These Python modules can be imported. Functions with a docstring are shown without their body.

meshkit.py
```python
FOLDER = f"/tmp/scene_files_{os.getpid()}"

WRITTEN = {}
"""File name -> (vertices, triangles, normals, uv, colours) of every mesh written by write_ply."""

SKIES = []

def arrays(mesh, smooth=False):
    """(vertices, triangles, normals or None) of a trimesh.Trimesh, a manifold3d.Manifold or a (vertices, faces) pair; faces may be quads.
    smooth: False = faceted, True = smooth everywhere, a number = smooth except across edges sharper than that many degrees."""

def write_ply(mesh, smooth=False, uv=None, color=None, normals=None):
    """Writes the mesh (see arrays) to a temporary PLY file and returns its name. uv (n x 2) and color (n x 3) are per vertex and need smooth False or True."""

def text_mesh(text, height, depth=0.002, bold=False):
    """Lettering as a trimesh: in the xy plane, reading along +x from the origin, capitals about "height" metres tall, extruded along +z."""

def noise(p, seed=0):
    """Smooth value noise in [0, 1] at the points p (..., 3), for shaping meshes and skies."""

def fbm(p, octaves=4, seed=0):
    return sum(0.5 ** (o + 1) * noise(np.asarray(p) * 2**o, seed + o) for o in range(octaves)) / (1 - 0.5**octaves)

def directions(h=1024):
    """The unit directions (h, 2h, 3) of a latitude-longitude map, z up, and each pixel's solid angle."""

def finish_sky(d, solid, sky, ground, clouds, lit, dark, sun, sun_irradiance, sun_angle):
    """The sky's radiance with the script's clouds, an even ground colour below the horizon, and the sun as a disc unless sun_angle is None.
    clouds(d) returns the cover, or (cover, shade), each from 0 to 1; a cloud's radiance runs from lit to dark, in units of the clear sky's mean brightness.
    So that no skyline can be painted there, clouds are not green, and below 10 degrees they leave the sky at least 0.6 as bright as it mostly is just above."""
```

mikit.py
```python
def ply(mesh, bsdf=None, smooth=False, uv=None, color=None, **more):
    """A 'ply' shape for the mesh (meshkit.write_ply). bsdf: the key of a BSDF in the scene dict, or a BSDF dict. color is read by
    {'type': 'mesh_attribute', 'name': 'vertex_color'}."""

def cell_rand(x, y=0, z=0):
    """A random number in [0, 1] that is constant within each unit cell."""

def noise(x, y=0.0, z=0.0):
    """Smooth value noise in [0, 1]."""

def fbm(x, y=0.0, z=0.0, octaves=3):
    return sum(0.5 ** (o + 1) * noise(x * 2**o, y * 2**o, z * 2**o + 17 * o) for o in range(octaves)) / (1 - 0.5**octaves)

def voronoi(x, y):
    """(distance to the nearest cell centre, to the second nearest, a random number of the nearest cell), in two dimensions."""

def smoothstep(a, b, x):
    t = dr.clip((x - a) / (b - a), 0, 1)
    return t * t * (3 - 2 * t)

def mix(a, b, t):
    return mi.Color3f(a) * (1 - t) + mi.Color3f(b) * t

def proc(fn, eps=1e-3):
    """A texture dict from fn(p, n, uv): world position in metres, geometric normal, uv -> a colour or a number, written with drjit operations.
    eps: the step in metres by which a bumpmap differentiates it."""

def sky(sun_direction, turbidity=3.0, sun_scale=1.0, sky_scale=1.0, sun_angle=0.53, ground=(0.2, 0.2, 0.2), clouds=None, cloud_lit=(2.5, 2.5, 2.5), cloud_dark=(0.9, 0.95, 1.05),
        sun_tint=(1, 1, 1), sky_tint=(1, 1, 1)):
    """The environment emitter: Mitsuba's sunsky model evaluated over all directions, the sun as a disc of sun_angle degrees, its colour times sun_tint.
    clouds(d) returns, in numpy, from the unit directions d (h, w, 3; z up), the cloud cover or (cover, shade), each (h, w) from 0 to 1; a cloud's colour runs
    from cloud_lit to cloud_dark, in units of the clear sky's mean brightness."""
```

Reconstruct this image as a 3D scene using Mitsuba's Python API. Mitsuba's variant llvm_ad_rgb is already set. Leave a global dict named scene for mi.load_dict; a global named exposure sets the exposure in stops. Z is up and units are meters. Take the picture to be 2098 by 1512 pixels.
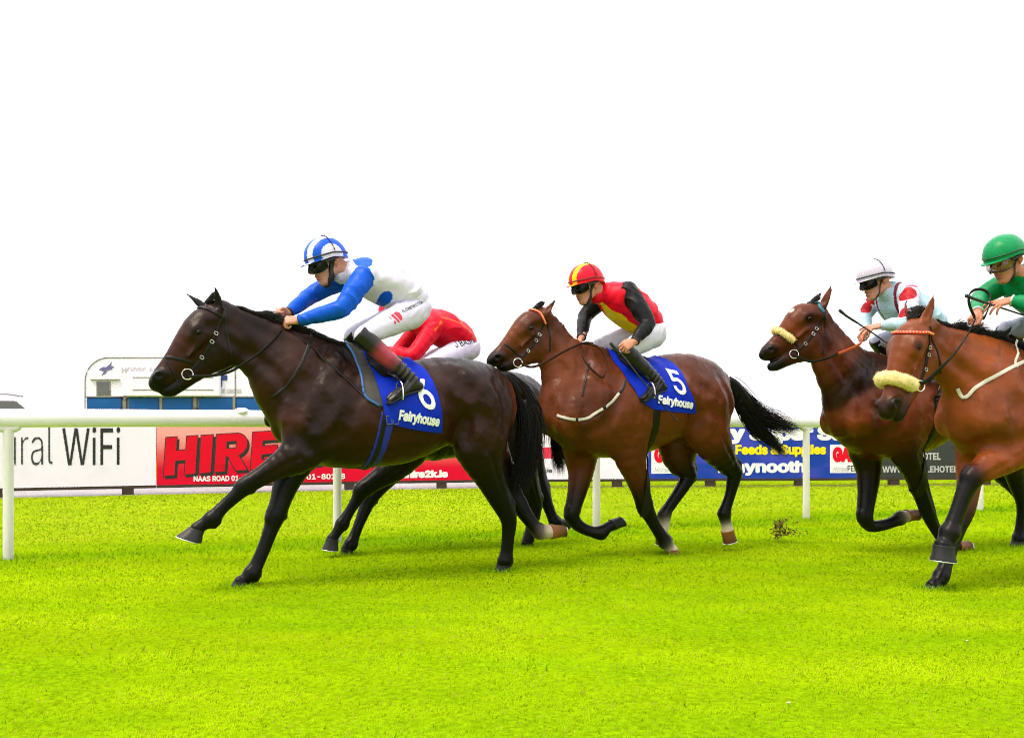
import math
from concurrent.futures import ThreadPoolExecutor
import numpy as np
import trimesh
import shapely
from scipy import sparse
import shapely.geometry as sg
from shapely import affinity
import mitsuba as mi
import drjit as dr
import mikit
import meshkit

# ------------------------------------------------------------------ camera, sky, exposure
T = mi.ScalarTransform4f
scene, labels = {}, {}
scene["camera"] = {"type": "perspective", "fov": 57.81, "fov_axis": "x", "near_clip": 0.05, "far_clip": 3000.0,
                   "principal_point_offset_y": -0.0794,
                   "to_world": T().look_at(origin=[0, 0, 1.05], target=[0, 1, 1.05], up=[0, 0, 1])}
exposure = 2.9
def overcast(d):
    """An even overcast: full cover, about twice as bright overhead as at the horizon."""
    el = np.clip(d[..., 2], 0, 1)
    return np.ones(d.shape[:-1]), 1 - el ** 0.8


scene["sky"] = mikit.sky([-0.42, -0.30, 0.86], turbidity=3, sun_scale=0.34, sun_angle=26, clouds=overcast,
                         cloud_lit=(3.4, 3.4, 3.5), cloud_dark=(1.6, 1.6, 1.66), ground=(0.16, 0.20, 0.08))

HEAD = np.array([-0.92, -0.3926, 0.0]); HEAD /= np.linalg.norm(HEAD)      # the way the course runs
LEFT = np.array([-HEAD[1], HEAD[0], 0.0])                                  # left of the horses


# ------------------------------------------------------------------ small helpers
def rgb(*c):
    return {"type": "rgb", "value": [float(x) for x in c]}


def srgb(r, g, b):
    c = np.array([r, g, b], float) / 255
    return np.where(c <= 0.04045, c / 12.92, ((c + 0.055) / 1.055) ** 2.4)


def numbered(key):
    if key not in USED:
        USED.add(key)
        return key
    n = 1
    while f"{key}_{n:03d}" in USED:
        n += 1
    key = f"{key}_{n:03d}"
    USED.add(key)
    return key


USED = set()


def add(name, mesh, mat, parent=None, smooth=False, color=None, label=None, category=None, group=None, kind=None):
    key = numbered(parent + "__" + name if parent else name)
    scene[key] = mikit.ply(mesh, mat, smooth=smooth, color=color)
    e = {k: v for k, v in (("label", label), ("category", category), ("group", group), ("kind", kind)) if v}
    if e:
        labels[key] = e
    return key


def thing(name, label, category, group=None):
    key = numbered(name)
    labels[key] = {"label": label, "category": category, **({"group": group} if group else {})}
    return key


def mat(name, **kw):
    scene[name] = {"type": "twosided", "bsdf": {"type": "principled", **kw}}
    return name


def fbmn(p, s, o=3, seed=0):
    return meshkit.fbm(np.asarray(p) * s, o, seed) - 0.5


# ------------------------------------------------------------------ implicit surfaces: tapered capsules joined smoothly
class Prim:
    __slots__ = ("a", "b", "ra", "rb", "ka", "kb", "n", "kk", "ca", "cb", "sub", "g")

    def __init__(self, a, b, ra, rb, ka=1.0, kb=1.0, n=(0, 1, 0), kk=0.03, ca=(1, 1, 1), cb=None, sub=False):
        self.a, self.b = np.asarray(a, float), np.asarray(b, float)
        self.ra, self.rb, self.ka, self.kb = float(ra), float(rb), float(ka), float(kb)
        n = np.asarray(n, float)
        self.n = n / np.linalg.norm(n)
        self.kk, self.sub = kk, sub
        self.ca = np.asarray(ca, float)
        self.cb = np.asarray(ca if cb is None else cb, float)
        self.g = 0

    def dist(self, p, want_t=False):
        f = p.dtype.type
        ab = self.b - self.a
        L2 = ab @ ab
        qx, qy, qz = p[:, 0] - f(self.a[0]), p[:, 1] - f(self.a[1]), p[:, 2] - f(self.a[2])
        if L2 > 1e-12:
            t = qx * f(ab[0] / L2)
            t += qy * f(ab[1] / L2)
            t += qz * f(ab[2] / L2)
            np.clip(t, 0, 1, out=t)
            qx -= t * f(ab[0])
            qy -= t * f(ab[1])
            qz -= t * f(ab[2])
        else:
            t = np.zeros(len(p), p.dtype)
        s = qx * qx
        s += qy * qy
        s += qz * qz
        if self.ka != 1 or self.kb != 1:
            k = f(self.ka) + f(self.kb - self.ka) * t
            on = qx * f(self.n[0]) + qy * f(self.n[1]) + qz * f(self.n[2])
            s += (k * k - 1) * on * on
        d = np.sqrt(np.maximum(s, f(1e-12)))
        d -= f(self.ra) + f(self.rb - self.ra) * t
        return (d, t) if want_t else d

    @property
    def lip(self):
        return max(self.ka, self.kb, 1.0)


def spline(st, n=3):
    """Catmull-Rom through station rows."""
    st = np.asarray(st, float)
    if len(st) < 3 or n == 1:
        return st
    P = np.vstack([2 * st[0] - st[1], st, 2 * st[-1] - st[-2]])
    out = []
    for i in range(1, len(P) - 2):
        p0, p1, p2, p3 = P[i - 1:i + 3]
        for t in np.arange(n) / n:
            out.append(0.5 * (2 * p1 + (p2 - p0) * t + (2 * p0 - 5 * p1 + 4 * p2 - p3) * t * t + (3 * p1 - p0 - 3 * p2 + p3) * t ** 3))
    out.append(st[-1])
    return np.array(out)


def chain(st, kk=0.03, n=(0, 1, 0), sub=False, sm=2, col=None):
    """Stations (s, l, z, r, k, R, G, B) -> prims along a smooth curve."""
    st = np.asarray(st, float)
    if st.shape[1] < 8:
        c = np.tile(np.asarray(col if col is not None else (1, 1, 1), float), (len(st), 1))
        k = st[:, 4:5] if st.shape[1] > 4 else np.ones((len(st), 1))
        st = np.hstack([st[:, :4], k, c])
    if len(st) == 1:
        st = np.vstack([st, st])
    st = spline(st, sm)
    st[:, 3] = np.maximum(st[:, 3], 0.002)
    st[:, 5:8] = np.clip(st[:, 5:8], 0.0, 1.0)
    GROUPS[0] += 1
    out = [Prim(x[:3], y[:3], x[3], y[3], x[4], y[4], n, kk, x[5:8], y[5:8], sub) for x, y in zip(st[:-1], st[1:])]
    for c in out:
        c.g = GROUPS[0]
    return out


GROUPS = [0]


def field(prims, p, extra=None):
    """Signed distance: the prims of one chain joined plainly, the chains joined with a fillet of their kk, the hollows cut last."""
    p = np.asarray(p)
    if p.dtype != np.float32:
        p = p.astype(np.float32)
    gs = {}
    for c in prims:
        d = c.dist(p)
        if c.g in gs:
            np.minimum(gs[c.g][0], d, out=gs[c.g][0])
        else:
            gs[c.g] = (d, c)
    d = None
    for e, c in gs.values():
        if c.sub:
            continue
        if d is None:
            d = e
            continue
        h = np.maximum(c.kk - np.abs(d - e), 0)
        d = np.minimum(d, e) - h * h * (0.25 / c.kk)
    if d is None:
        d = np.full(len(p), 1e3, np.float32)
    for e, c in gs.values():
        if c.sub:
            h = np.maximum(c.kk - np.abs(d + e), 0)
            d = np.maximum(d, -e) + h * h * (0.25 / c.kk)
    if extra is not None:
        d = extra(p, d)
    return d


def surface(prims, h, extra=None, pad=0.03, B=10, bump=None):
    """The zero surface as a mesh (surface nets on a grid of step h, evaluated only near the surface)."""
    adds = [c for c in prims if not c.sub]
    kmin = lambda c: min(c.ka, c.kb, 1.0)
    lo = np.min([np.minimum(c.a - c.ra / kmin(c), c.b - c.rb / kmin(c)) for c in adds], 0) - pad
    hi = np.max([np.maximum(c.a + c.ra / kmin(c), c.b + c.rb / kmin(c)) for c in adds], 0) + pad
    nb = np.ceil((hi - lo) / (h * B)).astype(int)
    F = np.empty(nb * B, np.float32)
    ii = np.stack(np.meshgrid(*[np.arange(x) for x in nb], indexing="ij"), -1).reshape(-1, 3)
    cen = lo + (ii * B + (B - 1) / 2) * h
    R = h * B * math.sqrt(3) / 2
    cen = cen.astype(np.float32)
    D = np.array([c.dist(cen) for c in prims])
    lip = np.array([c.lip for c in prims])[:, None]
    kk = np.array([c.kk for c in prims])[:, None]
    sub = np.array([c.sub for c in prims])
    fc = field(prims, cen)                          # the joined value at each block's centre
    near = (D < R * lip + kk + 0.012) & (sub[:, None] | (D < fc + R * (lip + 1.0) + kk + 0.012))
    live = np.abs(fc) < R * np.max(np.where(near, lip, 1.0), 0) + 0.012
    g = (np.stack(np.meshgrid(*[np.arange(B)] * 3, indexing="ij"), -1).reshape(-1, 3) * h).astype(np.float32)
    for j, (a, b, c) in enumerate(ii):
        sl = (slice(a * B, a * B + B), slice(b * B, b * B + B), slice(c * B, c * B + B))
        act = np.nonzero(near[:, j])[0] if live[j] else ()
        if not len(act) or sub[act].all():
            F[sl] = -1 if fc[j] < 0 else 1
            continue
        F[sl] = field([prims[q] for q in act], (lo + ii[j] * B * h).astype(np.float32) + g, extra).reshape(B, B, B)
    v, f = nets(F, lo, h)
    m = trimesh.Trimesh(v, f, process=False)
    if bump is not None:
        v = v + np.asarray(m.vertex_normals) * bump(v.astype(np.float32))[:, None]
        m = trimesh.Trimesh(v, f, process=False)
    return m


def nets(F, lo, h):
    s = F < 0
    n = np.array(F.shape)
    corner = [(a, b, c) for a in (0, 1) for b in (0, 1) for c in (0, 1)]
    cnt = np.zeros(n - 1, np.int8)
    for a, b, c in corner:
        cnt += s[a:n[0] - 1 + a, b:n[1] - 1 + b, c:n[2] - 1 + c]
    cells = np.argwhere((cnt > 0) & (cnt < 8))
    idx = np.full(n - 1, -1, np.int64)
    idx[tuple(cells.T)] = np.arange(len(cells))
    acc, w = np.zeros((len(cells), 3)), np.zeros(len(cells))
    for i in range(8):
        for ax in range(3):
            ca = corner[i]
            if ca[ax]:
                continue
            cb = tuple(1 if k == ax else x for k, x in enumerate(ca))
            fa = F[tuple((cells + ca).T)].astype(float)
            fb = F[tuple((cells + cb).T)].astype(float)
            x = (fa < 0) != (fb < 0)
            t = np.where(x, fa / np.where(fa == fb, 1, fa - fb), 0)
            p = np.tile(np.array(ca, float), (len(cells), 1))
            p[:, ax] += t
            acc += p * x[:, None]
            w += x
    v = lo + (cells + acc / w[:, None]) * h
    faces = []
    for ax in range(3):
        o = [k for k in range(3) if k != ax]
        sh = [slice(None)] * 3
        sh2 = [slice(None)] * 3
        sh[ax], sh2[ax] = slice(0, n[ax] - 1), slice(1, n[ax])
        e = s[tuple(sh)] != s[tuple(sh2)]
        for k in o:
            m = [slice(None)] * 3
            m[k] = slice(0, 1)
            e[tuple(m)] = False
            m[k] = slice(e.shape[k] - 1, None)
            e[tuple(m)] = False
        q = np.argwhere(e)
        pos = s[tuple(q.T)]
        u, w2 = np.zeros(3, int), np.zeros(3, int)
        u[o[0]] = 1
        w2[o[1]] = 1
        A, Bq, C, Dq = (idx[tuple(x.T)] for x in (q - u - w2, q - w2, q, q - u))
        flip = pos ^ (ax == 1)
        quad = np.stack([A, np.where(flip, Bq, Dq), C, np.where(flip, Dq, Bq)], -1)
        quad = quad[(quad >= 0).all(1)]
        faces.append(quad)
    q = np.vstack(faces)
    return v, np.vstack([q[:, [0, 1, 2]], q[:, [0, 2, 3]]])


def relax(m, n=6, lam=0.5, mu=-0.53):
    """Smooths away the facets of the grid without shrinking the form."""
    v, f = np.asarray(m.vertices), np.asarray(m.faces)
    e = np.vstack([f[:, [0, 1]], f[:, [1, 2]], f[:, [2, 0]]])
    e = np.unique(np.sort(e, 1), axis=0)
    N = len(v)
    A = sparse.csr_matrix((np.ones(2 * len(e)), (np.r_[e[:, 0], e[:, 1]], np.r_[e[:, 1], e[:, 0]])), (N, N))
    A = sparse.diags(1 / np.maximum(np.asarray(A.sum(1)).ravel(), 1)) @ A
    for k in range(n):
        v = v + lam * (A @ v - v)
        v = v + mu * (A @ v - v)
    return trimesh.Trimesh(v, f, process=False)


def paint(prims, v, soft=0.012):
    """Per-vertex colour: the colours of the nearby prims, the nearest counting most."""
    W, C = np.full(len(v), 1e-30), np.zeros((len(v), 3))
    C += 1e-30 * prims[0].ca
    v = v.astype(np.float32)
    for c in prims:
        if c.sub:
            continue
        r = max(c.ra, c.rb) / min(c.ka, c.kb, 1) + 5 * soft
        m = np.nonzero(((v > np.minimum(c.a, c.b) - r) & (v < np.maximum(c.a, c.b) + r)).all(1))[0]
        if not len(m):
            continue
        d, t = c.dist(v[m], True)
        w = np.exp(-np.clip(d, -0.02, 1) / soft)
        W[m] += w
        C[m] += w[:, None] * (c.ca + (c.cb - c.ca) * t[:, None])
    return C / W[:, None]


def ripple(p, s, seed=0):
    """A cheap smooth noise of about -1..1 (sums of turned sines)."""
    r = np.random.default_rng(seed + 11)
    out = np.zeros(len(p), np.float32)
    for k in range(5):
        w = r.normal(size=3)
        w *= s * (0.7 + 0.25 * k) / np.linalg.norm(w)
        x = p @ w.astype(np.float32)
        out += np.sin(x + r.uniform(0, 6.28) + 1.3 * np.sin(0.7 * (p @ np.roll(w, 1).astype(np.float32))))
    return out / 3.2


def nearby(prims, p, margin):
    lo, hi = p.min(0) - margin, p.max(0) + margin
    out = []
    for c in prims:
        r = max(c.ra, c.rb) / min(c.ka, c.kb, 1.0)
        if ((np.minimum(c.a, c.b) - r < hi) & (np.maximum(c.a, c.b) + r > lo)).all():
            out.append(c)
    return out if any(not c.sub for c in out) else prims


def project(prims, p, n, steps=24, extra=None):
    """From the points p back along -n to the surface (sphere tracing)."""
    p = np.array(p, float)
    n = np.broadcast_to(n, p.shape)
    lip = max(c.lip for c in prims)
    for _ in range(steps):
        p = p - n * (field(prims, p, extra) / lip * 0.95)[:, None]
    return p


def normals_of(prims, p, e=0.004):
    prims = nearby(prims, p, 0.06)
    q = np.concatenate([p + d for d in np.eye(3) * e] + [p - d for d in np.eye(3) * e])
    q = field(prims, q).reshape(6, -1)
    g = (q[:3] - q[3:]).T
    return g / (np.linalg.norm(g, axis=1, keepdims=True) + 1e-12)


class Frame:
    """A horse's own axes: s forwards, l to its left, z up, from a point on the ground under the withers."""

    def __init__(self, x, y, yaw=0.0, z=0.0):
        c, s = math.cos(math.radians(yaw)), math.sin(math.radians(yaw))
        self.h, self.n = HEAD * c + LEFT * s, LEFT * c - HEAD * s
        self.o = np.array([x, y, z], float)

    def w(self, p):
        p = np.asarray(p, float)
        return self.o + p[..., 0:1] * self.h + p[..., 1:2] * self.n + p[..., 2:3] * np.array([0, 0, 1.0])

    def mesh(self, m):
        v = self.w(np.asarray(m.vertices))
        # (s, l, z) is a right-handed frame, so faces keep their order
        return trimesh.Trimesh(v, np.asarray(m.faces), process=False)


# ------------------------------------------------------------------ tubes, ribbons, strands
def resample(pts, n):
    pts = np.asarray(pts, float)
    d = np.r_[0, np.cumsum(np.linalg.norm(np.diff(pts, axis=0), axis=1))]
    t = np.linspace(0, d[-1], n)
    return np.stack([np.interp(t, d, pts[:, k]) for k in range(pts.shape[1])], -1)


def tube(pts, rad, sides=8, flat=None, smooth_n=0, caps=True):
    """A tube of varying radius; flat = (ratio, directions): the section is squashed to ratio along those directions (straps)."""
    p = np.asarray(pts, float)
    if smooth_n:
        p = resample(spline(p, 6), smooth_n)
    rad = np.broadcast_to(np.asarray(rad, float), (len(p),)) if np.ndim(rad) == 0 or len(np.atleast_1d(rad)) == len(p) else np.interp(np.linspace(0, 1, len(p)), np.linspace(0, 1, len(rad)), rad)
    t = np.gradient(p, axis=0)
    t /= np.linalg.norm(t, axis=1, keepdims=True) + 1e-12
    if flat is not None:
        a = np.broadcast_to(np.asarray(flat[1], float), p.shape)
        a = a - np.einsum("ij,ij->i", a, t)[:, None] * t
    else:
        a = np.cross(t, np.where(np.abs(t[:, 2:]) < 0.9, [0, 0, 1.0], [1.0, 0, 0]))
    a = a / (np.linalg.norm(a, axis=1, keepdims=True) + 1e-12)
    b = np.cross(t, a)
    ra = rad * (flat[0] if flat is not None else 1.0)
    ang = (np.arange(sides) + 0.5) * 2 * np.pi / sides
    v = p[:, None] + (ra[:, None] * np.cos(ang))[..., None] * a[:, None] + (rad[:, None] * np.sin(ang))[..., None] * b[:, None]
    i, j = np.meshgrid(np.arange(len(p) - 1), np.arange(sides), indexing="ij")
    q = np.stack([i * sides + j, i * sides + (j + 1) % sides, (i + 1) * sides + (j + 1) % sides, (i + 1) * sides + j], -1).reshape(-1, 4)
    f = np.vstack([q[:, [0, 1, 2]], q[:, [0, 2, 3]]])
    v = v.reshape(-1, 3)
    if caps:
        n = len(v)
        v = np.vstack([v, p[:1], p[-1:]])
        j = np.arange(sides)
        f = np.vstack([f, np.stack([j * 0 + n, (j + 1) % sides, j], -1), np.stack([j * 0 + n + 1, n - sides + j, n - sides + (j + 1) % sides], -1)])
    return trimesh.Trimesh(v, f, process=False)


def strands(paths, rad, taper=True):
    """Many hairs at once: paths (N, M, 3), each a thin three-sided tapering tube."""
    P = np.asarray(paths, float)
    N, M, _ = P.shape
    t = np.gradient(P, axis=1)
    t /= np.linalg.norm(t, axis=2, keepdims=True) + 1e-12
    a = np.cross(t, np.array([0.31, 0.85, 0.42]))
    a /= np.linalg.norm(a, axis=2, keepdims=True) + 1e-12
    b = np.cross(t, a)
    r = np.broadcast_to(np.asarray(rad, float).reshape(-1, 1), (N, 1)) * (1 - (np.linspace(0, 1, M) ** 2) * 0.85 if taper else np.ones(M))
    ang = np.arange(3) * 2 * np.pi / 3
    v = P[:, :, None] + r[:, :, None, None] * (np.cos(ang)[:, None] * a[:, :, None] + np.sin(ang)[:, None] * b[:, :, None])
    base = (np.arange(N) * M * 3)[:, None, None]
    i, j = np.meshgrid(np.arange(M - 1), np.arange(3), indexing="ij")
    A = base + (i * 3 + j)[None]
    Bq = base + (i * 3 + (j + 1) % 3)[None]
    C = base + ((i + 1) * 3 + (j + 1) % 3)[None]
    Dq = base + ((i + 1) * 3 + j)[None]
    f = np.concatenate([np.stack([A, Bq, C], -1).reshape(-1, 3), np.stack([A, C, Dq], -1).reshape(-1, 3)])
    return trimesh.Trimesh(v.reshape(-1, 3), f, process=False)


def box(cx, cy, cz, sx, sy, sz, bevel=0.0):
    m = trimesh.creation.box((sx, sy, sz))
    if bevel:
        import manifold3d as m3
        s = m3.Manifold.sphere(bevel, 8)
        pts = [s.translate([dx * (sx / 2 - bevel), dy * (sy / 2 - bevel), dz * (sz / 2 - bevel)]) for dx in (-1, 1) for dy in (-1, 1) for dz in (-1, 1)]
        q = m3.Manifold.batch_hull(pts).to_mesh()
        m = trimesh.Trimesh(q.vert_properties[:, :3], q.tri_verts, process=False)
    m.apply_translation((cx, cy, cz))
    return m


def cat(*ms):
    ms = [m for x in ms for m in (x if isinstance(x, (list, tuple)) else [x])]
    return trimesh.util.concatenate(ms)


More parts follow.
